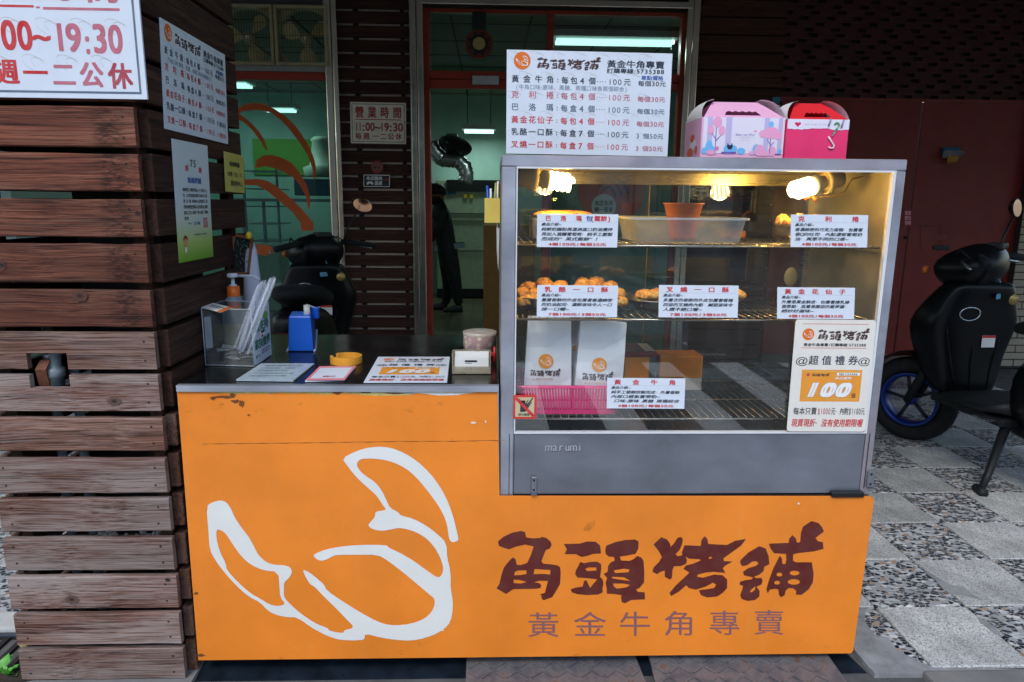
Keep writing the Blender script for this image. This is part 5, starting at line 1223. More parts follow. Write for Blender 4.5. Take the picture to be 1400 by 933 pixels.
sh.text('請勿觸摸', .22, .76, .72, .87, 'k', .02); IK['be'] = ink((206, 190, 150)); sh.flush(IK, t)
# ================================================================== gift boxes on the case
ZT1 = Z1
def gable_box(label, xl, xr, y0, y1, z0, h, cm, hm, fm, panel_fn, hh=.045):
    t = thing('gift_box', label, 'gift box', ((xl+xr)/2, (y0+y1)/2, z0), 'gable gift boxes on top of the display case')
    b = MB(); b.box((xl, y0, z0), (xr, y1, z0+h), .0008); b.build('box_body', cm, t)
    ym = (y0+y1)/2; w_ = xr-xl; ru = .0012
    # two sloping roof panels with a scalloped hand hole
    def roof(y_base, off):
        ins = min(.035, .2*w_)
        outer = [(xl+.004, 0), (xr-.004, 0), (xr-ins, hh*.75), (xr-ins-.012, hh), (xl+ins+.012, hh), (xl+ins, hh*.75)]
        hx0, hx1 = xl+w_*.28, xr-w_*.28; hole = [(hx0, .006)]
        n_ = 9
        hole += [(hx0+.008+(hx1-hx0-.016)*k/(n_*2), hh*.33+.0035*abs(math.sin(k*math.pi/4))) for k in range(n_*2+1)]
        hole += [(hx1, .006)]
        V, Fc = fill2d([outer, hole]); b = MB()
        b.add([Vector((x, y_base+(ym+off-y_base)*z/hh, z0+h+z)) for x, z in V], Fc); b.build('roof_panel', hm, t, fix=False)
    roof(y0, -.001); roof(y1, .001)
    # curved end flaps
    for sx, x_ in ((1, xr), (-1, xl)):
        b = MB(); pts = []
        for q in range(9):
            a = R(90*q/8); pts.append((x_-sx*(.046*(1-math.cos(a))), z0+h+.050*math.sin(a)))
        rows_ = []
        for k, (x, z) in enumerate(pts):
            s_ = 1-.75*k/8; rows_.append([Vector((x, ym-(ym-y0-.002)*s_, z)), Vector((x, ym+(y1-ym-.002)*s_, z))])
        b.add([p for r_ in rows_ for p in r_], [(2*k, 2*k+1, 2*k+3, 2*k+2) for k in range(8)]); b.build('end_flap', fm, t, fix=False)
    sh = Sheet((xl, y0-.0004, z0+h), (xr, y0-.0004, z0+h), (xl, y0-.0004, z0)); panel_fn(sh, t)
    return t
GC = {'white': ink((232, 226, 240), .02), 'lilac': ink((196, 186, 226), .02), 'pink': ink((240, 168, 206), .02), 'dpink': ink((236, 130, 180), .02), 'blue': ink((120, 190, 240), .02), 'purple': ink((120, 90, 180), .02), 'navy': ink((40, 44, 70), .02), 'green': ink((90, 160, 110), .02), 'gold': ink((200, 140, 110), .02), 'hot': ink((222, 30, 90), .02), 'grey': ink((150, 150, 170), .02), 'orange': ink((220, 110, 70), .02)}
def pink_print(sh, t):
    e1, e2, e3 = .0003, .0006, .0009
    sh.rect(.02, .0, .995, .86, 'white', e1)
    for (a, c_) in ((.07, .13), (.29, .36), (.75, .81), (.92, .97)): sh.rect(a, 0, c_, .84, 'lilac', e2)
    for (u, v, ru, rv) in ((.185, .12, .055, .13), (.11, .31, .04, .11), (.245, .32, .04, .11), (.84, .36, .10, .14), (.74, .38, .05, .09), (.92, .42, .05, .10)): sh.shape([ell(u, v, ru, rv, 20)], lambda x, y: (x, y), 'pink' if u < .5 else 'pink', e3)
    for (u, v, ru, rv) in ((.10, .72, .045, .17), (.05, .80, .04, .08), (.14, .78, .03, .10), (.33, .76, .055, .12), (.39, .76, .05, .10), (.49, .80, .05, .08), (.67, .76, .045, .13), (.83, .16, .03, .08), (.955, .80, .025, .06)): sh.shape([ell(u, v, ru, rv, 16)], lambda x, y: (x, y), 'blue', e3)
    for (u, v, ru, rv) in ((.13, .84, .06, .06), (.71, .78, .06, .14), (.86, .80, .05, .12), (.20, .74, .02, .05), (.62, .84, .03, .05), (.78, .86, .05, .06)): sh.shape([ell(u, v, ru, rv, 16)], lambda x, y: (x, y), 'dpink' if ru < .03 else 'pink', e3+.0003)
    sh.rect(.17, .25, .178, .84, 'purple', .0013); sh.rect(.83, .5, .838, .86, 'purple', .0013)
    for (a, b_, c_, d_) in ((.174, .5, .12, .36), (.174, .55, .235, .42), (.834, .62, .79, .5), (.834, .66, .88, .56)):
        sh.L('purple').add([sh.p(a, b_, .0014), sh.p(a, b_+.03, .0014), sh.p(c_, d_+.015, .0014), sh.p(c_, d_, .0014)], [(0, 1, 2, 3)])
    sh.rect(.25, .82, .43, .86, 'purple', .0012); sh.rect(.80, .85, .86, .88, 'purple', .0012); sh.rect(.90, .85, .97, .88, 'purple', .0012)
    sh.shape([[(.32, .60), (.335, .66), (.36, .66), (.375, .60), (.385, .70), (.37, .76), (.33, .76), (.315, .70)]], lambda x, y: (x, y), 'navy', .0016)
    sh.text('Sweet your Wish', .41, .37, .64, .44, 'purple', .0, .1, e=.0008); sh.text('for the best day', .46, .46, .59, .495, 'grey', 0, e=.0008); sh.text('with love', .48, .52, .57, .55, 'grey', 0, e=.0008)
    sh.shape([ell(.645, .32, .02, .025, 10)], lambda x, y: (x, y), 'pink', e3)
    sh.flush(GC, t, {k: 'printed_picture' for k in GC})
def red_print(sh, t):
    top = jag(0, 0, 1, 0, 26, .012, 9); sh.shape([[(0, 0), (1, 0)]+[(x, .24+y+.03*math.sin(x*9)*.5) for x, y in top[::-1]]], lambda x, y: (x, y), 'white')
    hx, hy = .165, .125; hp = []
    for k in range(24):
        a = 2*math.pi*k/24; hp.append((hx+.0035*16*math.sin(a)**3*.9, hy-.0042*(13*math.cos(a)-5*math.cos(2*a)-2*math.cos(3*a)-math.cos(4*a))))
    sh.shape([hp], lambda x, y: (x, y), 'hot', .0008)
    sh.text('good things for you', .28, .10, .62, .14, 'grey', 0, e=.0008)
    def cane(p, key):
        pa = [sh.p(u, v, .002) for u, v in p]; b = sh.L(key); b.tube(pa, .0022, 6)
    cane([(.74, .38), (.80, .22), (.83, .14), (.82, .09), (.78, .08), (.76, .12)], 'green'); cane([(.735, .40), (.77, .30)], 'white2'); cane([(.795, .235), (.815, .18)], 'white2')
    cane([(.67, .42), (.73, .54), (.78, .64), (.77, .70), (.72, .71), (.69, .67)], 'white2'); cane([(.69, -.02), (.66, .16)], 'grey'); cane([(.90, .0), (.87, .2)], 'grey')
    GC['white2'] = ink((226, 214, 222), .02); sh.flush(GC, t, {'green': 'candy_cane', 'white2': 'candy_cane', 'grey': 'ribbon_mark'})
q0, q1 = PY(957, 213.5, 1.80), PY(1070, 214.5, 1.80); hP = PY(957, 160, 1.80).z-ZT1
m_pk = plain((236, 176, 210), .5, var=.04, name='pink_card'); m_pk2 = plain((206, 150, 172), .6, var=.05); m_flap = plain((232, 228, 230), .7, var=.05)
gb = gable_box('larger pale pink gable box with printed trees and balloons', q0.x, q1.x, 1.80, 1.95, ZT1, hP, m_pk, m_pk, m_flap, pink_print, .046)
q2, q3 = PY(1073, 215, 1.79), PY(1156.5, 216, 1.79); hR = PY(1090, 163, 1.79).z-ZT1
m_hot = plain((236, 52, 110), .45, var=.05, name='hot_pink_card'); m_redc = plain((222, 36, 48), .45, var=.06, name='red_card')
gable_box('smaller hot pink gable box with red handle and white torn band', q2.x, q3.x, 1.79, 1.92, ZT1, hR, m_hot, m_redc, m_flap, red_print, .046)
b = MB()   # printed figure on the pink box's end
sh = Sheet((q0.x-.0004, 1.95, ZT1+hP), (q0.x-.0004, 1.80, ZT1+hP), (q0.x-.0004, 1.95, ZT1)); sh.N = Vector((-1, 0, 0))
b.bm.free()
for (u, v, ru, rv, k) in ((.5, .45, .12, .10, 'orange'), (.55, .62, .2, .14, 'white'), (.4, .8, .18, .12, 'orange'), (.75, .75, .08, .1, 'orange')): sh.shape([ell(u, v, ru, rv, 14)], lambda x, y: (x, y), k, .0004 if k == 'white' else .0006)
sh.flush(GC, gb, {k: 'printed_picture' for k in GC})

# ================================================================== food in the case
def pastry_mat(c0, c1, c2):
    m = Mat('baked_crust'); f = m.noise(m.mapping((1, 1, 2)), 75, 5, .65, 1.2); g = m.noise(m.mapping((1, 1, 1)), 160, 4)
    return m.done(m.ramp(f, [(.34, lin(c0)), (.5, lin(c1)), (.64, lin(c2))]), .3, 0, m.bump(g, .4, .001), .5)
m_bun = pastry_mat((198, 108, 32), (242, 170, 70), (255, 216, 136)); m_croi = pastry_mat((160, 96, 36), (226, 166, 84), (246, 206, 140))
def lump(rx, ry, rz, seed, ridge=5, amp=.08):
    rr = random.Random(seed); ph = rr.uniform(0, 6); b = bmesh.new(); bmesh.ops.create_icosphere(b, subdivisions=3, radius=1)
    for v in b.verts:
        c = v.co; a = math.atan2(c.y, c.x); k = 1+amp*1.2*math.cos(ridge*a+ph+2.5*c.z)+.16*noise.noise(c*1.7+Vector((seed, 0, 0)))
        z = c.z*rz*(1 if c.z > 0 else .55); v.co = Vector((c.x*rx*k, c.y*ry*k, z*k+rz*.5))
    me = bpy.data.meshes.new('bun'); b.to_mesh(me); b.free()
    for p in me.polygons: p.use_smooth = True
    return me
buns = []
for s_ in range(4):
    me = lump(.0215, .021, .017, s_+3); me.materials.append(m_bun); buns.append(me)
def bun(x, y, z, s_, label, group, k):
    o = mesh_obj('pastry_bun', buns[k % 4], None, label=label, cat='pastry', group=group); o.location = (x, y, z); o.scale = (s_, s_, s_); o.rotation_euler = (jit(.35), jit(.35), jit(3)); return o
def pan(px0, px1, y0, y1, zt, z0, label):
    a, c_ = PY(px0, 410, (y0)).x, PY(px1, 410, (y0)).x; t = thing('steel_pan', label, 'pan', ((a+c_)/2, (y0+y1)/2, z0), 'steel pans on the middle shelf')
    rings = []; cx0, cy0 = (a+c_)/2, (y0+y1)/2; n = 32
    for (s_, z) in ((.70, 0), (.80, .004), (.92, zt*.5), (.97, zt-.003), (1.0, zt), (1.03, zt), (1.03, zt-.002), (.99, zt-.004), (.95, zt*.5), (.83, .006), (.7, .003)):
        r_ = []
        for k in range(n):
            q = 2*math.pi*k/n; ca, sa = math.cos(q), math.sin(q); pw = .55
            r_.append((cx0+(c_-a)/2*s_*math.copysign(abs(ca)**pw, ca), cy0+(y1-y0)/2*s_*math.copysign(abs(sa)**pw, sa), z0+z))
        rings.append(r_)
    b = MB(); b.loft(rings); b.build('pan_shell', steel((150, 152, 150), .28, (1, 1, 1), .3, 'pan_steel'), t); return t, cx0, cy0, a, c_
z1s = SH[1]
t, cx0, cy0, a, c_ = pan(712, 852, 1.80, 1.99, .040, z1s, 'wide steel pan heaped with many golden pastries at the left')
rr = random.Random(5); k = 0
for (py_, pxs, yy, s_) in ((391, (722, 745, 768, 790, 812, 834), 1.95, 1.12), (399, (716, 733, 758, 780, 800, 826, 845), 1.90, 1.12), (409, (713, 722, 738, 760, 784, 806, 830, 846), 1.84, 1.08), (386, (742, 800, 812), 1.965, 1.1)):
    for px in pxs:
        c = PY(px+rr.uniform(-3, 3), py_+rr.uniform(-1.5, 1.5), yy); bun(c.x, yy, c.z-.016, s_*rr.uniform(.92, 1.08), 'golden glazed cheese pastry in the heaped left pan', 'golden pastries heaped in the left pan', k); k += 1
t, cx0, cy0, a, c_ = pan(868, 1020, 1.80, 1.99, .034, z1s, 'wide steel pan with only a few pastries in the middle of the shelf')
for (px, py_, yy) in ((880, 401, 1.86), (892, 403, 1.83), (898, 400, 1.9), (990, 401, 1.9), (1008, 402, 1.86)):
    c = PY(px, py_, yy); bun(c.x, yy, c.z-.016, 1.05, 'golden pastry lying in the nearly empty middle pan', 'few pastries in the middle pan', k); k += 1
# crescent bread rolls in a clear bag
def roll(px, py, Y, L, rot, label):
    c = PY(px, py, Y); b = MB(); rings = []; n = 14
    for i in range(15):
        tt = i/14*2-1; r_ = .020*math.sqrt(max(.03, 1-tt*tt))*(1+.10*math.cos(i*2.2)); rings.append([(c.x+tt*L/2*math.cos(rot)+0, c.y+tt*L/2*math.sin(rot)+r_*math.cos(2*math.pi*k_/n), c.z+r_*.9*math.sin(2*math.pi*k_/n)-.008*tt*tt) for k_ in range(n)])
    b.loft(rings); o = b.build('bread_roll', m_croi, label=label, cat='bread', group='rolls on the top shelf'); return o
roll(1070, 302, 1.92, .058, .4, 'left golden roll behind the 克利捲 card'); roll(1092, 301, 1.93, .062, .2, 'middle golden roll behind the 克利捲 card'); roll(1116, 302, 1.94, .062, -.2, 'right golden roll behind the 克利捲 card')
bag = []
c = PY(1088, 322, 1.90); n = 20
m_film = glass((.96, .96, .97), .10, .25, 0, 'clear_film')
for (s_, z) in ((.7, .002), (1, .01), (1.1, .03), (1.05, .05), (1.12, .062)):
    bag.append([(c.x+.055*s_*math.cos(2*math.pi*k/n)*(1+.08*math.sin(5*k)), c.y+.04*s_*math.sin(2*math.pi*k/n)*(1+.08*math.cos(4*k)), SH[0]+z+.004*math.sin(7*k)) for k in range(n)])
b = MB(); b.loft(bag, caps=False); setp(b.build('clear_bag', m_film, smooth=True), 'crumpled clear bag holding the rolls on the top shelf', 'bag')
# long loaf behind the first card
c = PY(770, 294, 2.0); b = MB(); rings = []
for i in range(13):
    tt = i/12*2-1; r_ = .012*math.sqrt(max(.05, 1-tt**4)); rings.append([(c.x+tt*.085, c.y+1.4*r_*math.cos(2*math.pi*k/12), c.z+r_*math.sin(2*math.pi*k/12)) for k in range(12)])
b.loft(rings); setp(b.build('flat_loaf', m_croi), 'long flat golden loaf behind the 巴洛瑪 card', 'bread')
b = MB(); a_ = PY(725, 300, 2.0); b.box((a_.x, 1.93, SH[0]), (a_.x+.20, 2.06, c.z-.010), .004); setp(b.build('loaf_tray', m_steel), 'low steel tray under the long flat loaf', 'tray')
# translucent container and flower pot
z0s = SH[0]; a1, a2 = PY(871, 330, 1.775).x, PY(1014, 330, 1.775).x; t1, t2 = PY(861, 298, 1.775).x, PY(1026, 298, 1.775).x; zt = PY(900, 297.5, 1.775).z
zb2 = PY(950, 293, 1.99).z
b = MB(); y0_, y1_ = 1.775, 1.99
def rr_ring(xa, xb, ya, yb, z, rad=.012, n=5):
    o = []
    for (cx, cyy, a0) in ((xb-rad, yb-rad, 0), (xa+rad, yb-rad, 90), (xa+rad, ya+rad, 180), (xb-rad, ya+rad, 270)):
        for i in range(n): a = R(a0+90*i/(n-1)); o.append((cx+rad*math.cos(a), cyy+rad*math.sin(a), z))
    return o
b.loft([rr_ring(a1+.004, a2-.004, y0_+.012, y1_-.012, z0s+.0005), rr_ring(a1, a2, y0_+.006, y1_-.006, z0s+.004), rr_ring(t1+.007, t2-.007, y0_, y1_, zt-.002), rr_ring(t1, t2, y0_-.006, y1_+.006, zt), rr_ring(t1, t2, y0_-.006, y1_+.006, zt-.006)], caps=False)
b.add([Vector(p) for p in rr_ring(a1+.004, a2-.004, y0_+.012, y1_-.012, z0s+.001)], [tuple(range(20))])
setp(b.build('plastic_tub', milky((214, 222, 226), .38), fix=True), 'translucent white plastic tub on the top shelf', 'tub')
c = PY(932, 327, 1.87); tp = PY(932, 275, 1.87); hpt = tp.z-z0s-.008; m_terra = plain((158, 92, 66), .5, var=.12, scale=20, name='terracotta_plastic'); rt = 27.5/FPX*1.87
b = MB(); b.lathe([(0, .002), (rt*.62, .002), (rt*.64, .01), (rt*.76, hpt*.62), (rt*.78, hpt*.64), (rt*.80, hpt*.66), (rt*.93, hpt-.004), (rt, hpt-.003), (rt, hpt), (rt*.93, hpt), (rt*.74, hpt*.6), (rt*.6, .01)], (c.x, 1.87, z0s+.003), n=30)
setp(b.build('flower_pot', m_terra, smooth=True), 'terracotta coloured flower pot standing in the plastic tub', 'pot')
# small orange boxes at the back of the top shelf
for i, (a_, c__, lb) in enumerate(((984, 1003, 'left'), (1004, 1022, 'right'))):
    p0, p1 = PY(a_, 286, 2.08), PY(c__, 299, 2.08); b = MB(); b.box((p0.x, 2.08, SH[0]), (p1.x-.002, 2.115, SH[0]+.02), .001); setp(b.build('small_carton', plain((118, 74, 44), .6, var=.2, scale=40)), lb+' small brown-orange carton at the back of the top shelf', 'carton')
# paper bags with the horn mark, in the pink basket
m_bag = plain((226, 228, 232), .7, var=.03, scale=8, name='white_paper_bag')
bots = SH[2]
def paper_bag(pts, Y, dpt, label, logo, brush, rot=0):
    TLb, TRb, BRb, BLb = [PY(x, y, Y) for x, y in pts]
    t = thing('paper_bag', label, 'paper bag', ((BLb.x+BRb.x)/2, Y+dpt/2, bots+.012), 'white paper bags in the pink basket')
    zb_ = bots+.012; f = [TLb, TRb, Vector((BRb.x, Y, zb_)), Vector((BLb.x, Y, zb_))]
    n = 6; rings = []
    for i in range(n+1):
        s_ = i/n; l = f[3].lerp(f[0], s_); r_ = f[2].lerp(f[1], s_); d = dpt*(1-.75*max(0, s_-.45)/.55)
        cr = .0022*math.sin(i*2.1)
        rings.append([l+Vector((0, cr, 0)), (l+r_)/2+Vector((0, -.002+cr, 0)), r_+Vector((0, -cr, 0)), r_+Vector((-.004, d*.5, 0)), r_+Vector((0, d, 0)), (l+r_)/2+Vector((0, d+.001, 0)), l+Vector((0, d, 0)), l+Vector((.004, d*.5, 0))])
    b = MB(); b.loft(rings, smooth=False); b.build('bag_body', m_bag, t)
    sh = Sheet(PY(logo[0]-30, logo[1]-30, Y-.004), PY(logo[0]+30, logo[1]-30, Y-.004), PY(logo[0]-30, logo[1]+30, Y-.004))
    sh.N = Vector((0, -1, 0)); put_logo(sh, .5, .5, logo[2]/FPX*Y, 'oy', 'w')
    bx, by, bw, bh = brush; f_ = lambda x, y: ((x-(logo[0]-30))/60, (y-(logo[1]-30))/60)
    u0, v0 = f_(bx, by); u1, v1 = f_(bx+bw, by+bh); put_brush(sh, u0, v0, u1, v1, 'd')
    sh.text('黃金牛角專賣', *f_(bx+2, by+bh+2), *f_(bx+bw*.75, by+bh+4.5), 'go', .0)
    IK['oy'] = ink((240, 150, 40), .03); IK['go'] = ink((220, 170, 130)); sh.flush(IK, t, {'oy': 'logo_disc', 'w': 'white_print'})
    return t
paper_bag(((722, 433), (781, 434), (782, 527), (715, 527)), 1.80, .06, 'left white paper bag with orange horn mark in the pink basket', (746.5, 494, 10.5), (725, 504, 42, 11))
paper_bag(((795, 436), (857, 442), (850, 530), (783, 529)), 1.79, .06, 'right white paper bag with orange horn mark beside the first', (819.5, 499, 10.5), (796, 508, 43, 13))
pb = paper_bag(((781, 434), (800, 434), (800, 522), (780, 522)), 1.90, .04, 'half hidden white paper bag behind the two front bags', (786, 476, 4), (790, 540, 1, 1))
# pink basket
m_pb = milky((240, 56, 124), .96, .25, 'pink_plastic')
bk_ = thing('pink_basket', 'slotted bright pink plastic basket holding white paper bags', 'basket', (PY(770, 560, 1.83).x, 1.86, bots))
xa, xb = PY(712, 560, 1.775).x, PY(846, 560, 1.775).x; xta, xtb = PY(704, 528, 1.765).x, PY(852, 528, 1.765).x; ztb = PY(770, 528, 1.765).z
b = MB(); ya, yb = 1.775, 1.96
b.loft([rr_ring(xa, xb, ya, yb, bots+.001, .02), rr_ring(xa, xb, ya, yb, bots+.012, .02)], caps=False); b.add([Vector(p) for p in rr_ring(xa, xb, ya, yb, bots+.001, .02)], [tuple(range(20))]); b.build('basket_floor', m_pb, bk_)
r0, r1 = rr_ring(xta, xtb, ya-.010, yb+.01, ztb, .022), rr_ring(xta, xtb, ya-.010, yb+.01, ztb-.008, .022); r2 = rr_ring(xta+.006, xtb-.006, ya-.004, yb+.004, ztb, .02); r3 = rr_ring(xta+.006, xtb-.006, ya-.004, yb+.004, ztb-.006, .02)
b = MB(); b.loft([r3, r2, r0, r1], caps=False); b.build('basket_rim', m_pb, bk_)
b = MB(); L0 = rr_ring(xa, xb, ya, yb, bots+.011, .02, 12); L1 = rr_ring(xta+.003, xtb-.003, ya-.007, yb+.007, ztb-.006, .02, 12)
def along(L_, s_):
    n = len(L_); d = [0]
    for i in range(n): d.append(d[-1]+(Vector(L_[i])-Vector(L_[(i+1) % n])).length)
    x = s_*d[-1]
    for i in range(n):
        if x <= d[i+1]: return Vector(L_[i]).lerp(Vector(L_[(i+1) % n]), (x-d[i])/max(1e-9, d[i+1]-d[i]))
    return Vector(L_[0])
N_ = 120
for i in range(N_):
    p, q = along(L0, i/N_), along(L1, i/N_); d = (along(L0, (i+.40)/N_)-p); b.add([p-d, p+d, q+d, q-d], [(0, 1, 2, 3)])
b.loft([[along(L0, i/60).lerp(along(L1, i/60), s_) for i in range(60)] for s_ in (.42, .5)], caps=False)
b.build('basket_slat', m_pb, bk_, kind='stuff', fix=False)
for (px, py, Y) in ((735, 548, 1.80), (765, 546, 1.81), (795, 547, 1.80), (815, 549, 1.82)):
    c = PY(px, py, Y); b = MB(); b.lathe([(0, -.03), (.012, -.02), (.016, 0), (.012, .02), (0, .03)], (c.x, Y+.02, bots+.018), (1, .2, 0), 10)
    setp(b.build('red_packet', plain((220, 60, 70), .5)), 'small red packet lying at the bottom of the pink basket', 'packet', 'red packets in the pink basket')
# orange cartons behind
p0, p1 = PY(903, 487, 2.02), PY(960, 513, 2.02)
t = thing('ribbed_carton', 'orange and white ribbed carton at the back of the bottom shelf', 'carton', ((p0.x+p1.x)/2, 2.06, bots))
h_ = p0.z-bots; b = MB(); b.box((p0.x, 2.02, bots+h_*.36), (p1.x, 2.11, p0.z), .002); b.build('upper_body', plain((236, 150, 30), .55, name='orange_card'), t)
b = MB(); b.box((p0.x, 2.02, bots), (p1.x, 2.11, bots+h_*.36-.0005), .001); b.build('lower_body', plain((206, 196, 176), .55), t)
b = MB()
for q in range(22): x = p0.x+.004+q*(p1.x-p0.x-.008)/22; b.box((x, 2.0188, bots+h_*.42), (x+.0016, 2.0199, p0.z-.004))
b.build('printed_stripe', plain((206, 118, 20), .6), t, kind='stuff')
p0, p1 = PY(855, 483, 2.0), PY(897, 514, 2.0)
t = thing('lidded_carton', 'orange carton with dark red lid beside the right paper bag', 'carton', ((p0.x+p1.x)/2, 2.04, bots))
b = MB(); b.box((p0.x, 2.0, bots), (p1.x-.022, 2.1, p0.z-.012), .001); b.build('carton_body', plain((226, 140, 36), .55), t)
b = MB(); b.box((p0.x-.002, 1.998, p0.z-.0118), (p1.x, 2.13, p0.z+.004), .002); b.build('carton_lid', plain((120, 44, 40), .5), t)
b = MB(); b.box((p1.x-.034, 2.01, p0.z+.0042), (p1.x-.005, 2.12, p0.z+.005)); b.build('pale_label', m_paper, t)
b = MB(); b.box((p1.x-.0215, 2.002, bots), (p1.x-.001, 2.09, p0.z-.0122)); b.build('blue_end', plain((70, 90, 90), .55), t)
p0, p1 = PY(696, 455, 2.08), PY(716, 520, 2.08)

# ================================================================== things on the worktop
Zt = ZTOP
# acrylic box
A, B_, Cc = PZ(269, 500, Zt), PZ(347.5, 502, Zt), PZ(371, 486, Zt); A.x = -.790; D = A+(Cc-B_)
hbx = PY(265, 423.5, A.y).z-Zt
m_acr = glass((.92, .95, .96), .05, .02, .3, 'acrylic'); ab = thing('acrylic_box', 'clear acrylic receipt collection box with a green lettered label', 'box', (A+Cc)/2)  # grey veil painted into the acrylic for its reflections
def wallq(p, q, z0, z1, nm, mt, th=.003):
    d = (q-p).normalized(); n_ = Vector((-d.y, d.x, 0))*th; b = MB(); b.hexa([(*p.xy, z0), (*q.xy, z0), (*(q+n_).xy, z0), (*(p+n_).xy, z0), (*p.xy, z1), (*q.xy, z1), (*(q+n_).xy, z1), (*(p+n_).xy, z1)]); return b.build(nm, mt, ab)
for p, q in ((A, B_), (B_, Cc), (Cc, D), (D, A)): wallq(p, q, Zt+.001, Zt+hbx, 'wall_panel', m_acr)
b = MB(); b.hexa([(*p.xy, Zt+.0006) for p in (A, B_, Cc, D)]+[(*p.xy, Zt+.004) for p in (A, B_, Cc, D)]); b.build('floor_panel', m_acr, ab)
b = MB(); b.hexa([(*p.xy, Zt+hbx) for p in (A, B_, Cc, D)]+[(*p.xy, Zt+hbx+.003) for p in (A, B_, Cc, D)]); b.build('lid_panel', m_acr, ab)
m_edge = milky((214, 224, 226), .6, .2, 'bright_acrylic_edge')
b = MB()
for p in (A, B_, Cc, D): b.tube([(*p.xy, Zt), (*p.xy, Zt+hbx+.003)], .0014, 5)
for p, q in ((A, B_), (B_, Cc), (Cc, D), (D, A)): b.tube([(*p.xy, Zt+hbx+.003), (*q.xy, Zt+hbx+.003)], .0013, 5)
for p, q in ((A, B_), (B_, Cc)): b.tube([(*p.xy, Zt+.002), (*q.xy, Zt+.002)], .0013, 5)
b.build('polished_edge', m_edge, ab)
sh = Sheet((B_.x+.0012, B_.y, Zt+hbx), (Cc.x+.0012, Cc.y, Zt+hbx), (B_.x+.0012, B_.y, Zt+.003)); sh.board('label_sheet', m_white, ab, .0008)
IK['dg'] = ink((24, 110, 74)); IK['lg'] = ink((110, 190, 60))
sh.shape([ell(.45, .17, .10, .06, 12)], lambda x, y: (x, y), 'y'); sh.shape([ell(.35, .26, .16, .06, 12)], lambda x, y: (x, y), 'lg'); sh.shape([ell(.75, .19, .16, .07, 12)], lambda x, y: (x, y), 'lg')
sh.text('請支持', .12, .25, .90, .43, 'dg', .05); sh.shape([ell(.5, .5, .14, .09, 14)], lambda x, y: (x, y), 'w', .0008); sh.shape([ell(.55, .46, .12, .035, 12)], lambda x, y: (x, y), 'k', .0010); sh.shape([ell(.5, .54, .06, .03, 12)], lambda x, y: (x, y), 'r', .0012)
sh.text('家扶做伴', .08, .56, .95, .74, 'dg', .05); sh.text('捐發票 做愛心', .42, .79, .92, .82, 'k', .01); sh.text('溫暖每個孩子', .42, .84, .92, .87, 'k', .01); sh.text('愛 心', .1, .84, .34, .90, 'k', .03); sh.flush(IK, ab)
# things printed or taped on it
sh = Sheet(PZ(291, 414, Zt+hbx+.004), PZ(316, 418, Zt+hbx+.004), PZ(274, 420, Zt+hbx+.004)); sh.U = PZ(318, 421, Zt+hbx+.004)-sh.O
sh.board('lid_label', m_paper, ab, .0005); sh.rect(.15, .3, .85, .4, 'k'); sh.rect(.15, .5, .7, .58, 'k'); sh.rect(.8, 0, 1, 1, 'o'); sh.flush(IK, ab)
pa, pb_ = A.lerp(D, .3), A.lerp(D, .3)
sh = Sheet((A.x+.003, A.y+.004, Zt+hbx*.86), (A.x+.022, A.y+.004, Zt+hbx*.88), (A.x+.003, A.y+.004, Zt+hbx*.30)); sh.board('taped_slip', plain((190, 196, 204), .6), ab, .0005)
def lerp3(s_, t_, z): p = A+(B_-A)*s_+(D-A)*t_; return Vector((p.x, p.y, Zt+z))
rr = random.Random(12)
for k in range(9):
    p = lerp3(rr.uniform(.15, .85), rr.uniform(.2, .8), .006+.004*k); a = rr.uniform(0, 3); b = MB()
    u_ = Vector((math.cos(a), math.sin(a), rr.uniform(-.15, .15)))*.022; v_ = Vector((-math.sin(a), math.cos(a), rr.uniform(-.2, .2)))*.012
    b.add([p-u_-v_, p+u_-v_+Vector((0, 0, .004)), p+u_+v_, p-u_+v_+Vector((0, 0, .003))], [(0, 1, 2, 3)])
    setp(b.build('paper_receipt', m_paper, fix=False), 'crumpled white receipt lying inside the acrylic box', 'receipt', 'receipts in the acrylic box')
# pump bottle behind the box
Yp = 2.125; cxp = PY(322, 440, Yp).x
zsh = PY(320, 432, Yp).z; zcap0 = PY(320, 405, Yp).z; zcap1 = PY(320, 391.5, Yp).z; zhd = PY(320, 380, Yp).z; zh2 = PY(320, 374.5, Yp).z
rb = 16/FPX*Yp
pm = thing('pump_bottle', 'clear sanitizer pump bottle with an orange collar and white pump', 'bottle', (cxp, Yp, Zt))
b = MB(); b.lathe([(0, 0), (rb*.95, 0), (rb, .006), (rb, zsh-Zt-.012), (rb*.93, zsh-Zt+.006), (rb*.7, zcap0-Zt-.010), (rb*.5, zcap0-Zt)], (cxp, Yp, Zt), n=24); b.build('bottle_body', milky((176, 190, 204), .55, .2, 'frosted_plastic'), pm)
b = MB(); rc = 8.2/FPX*Yp; b.lathe([(rc, 0), (rc*1.02, .002), (rc*.98, zcap1-zcap0), (rc*.5, zcap1-zcap0+.001), (0, zcap1-zcap0+.001)], (cxp, Yp, zcap0), n=24); b.build('collar', plain((240, 110, 24), .4, name='orange_plastic'), pm)
b = MB(); b.lathe([(rc*.62, 0), (rc*.62, .004), (rc*.3, .005), (rc*.3, zhd-zcap1), (rc*.85, zhd-zcap1), (rc*.9, zhd-zcap1+.003), (rc*.8, zh2-zcap1), (0, zh2-zcap1+.001)], (cxp, Yp, zcap1+.001), n=20)
pn = [PY(x, y, Yp) for x, y in ((324, 377.5), (338, 377.5), (347, 378), (352, 381), (355, 384))]; b.tube(pn, [.0042, .004, .0036, .003, .0028], 8); b.build('pump_head', plain((206, 212, 220), .35, name='white_plastic'), pm)
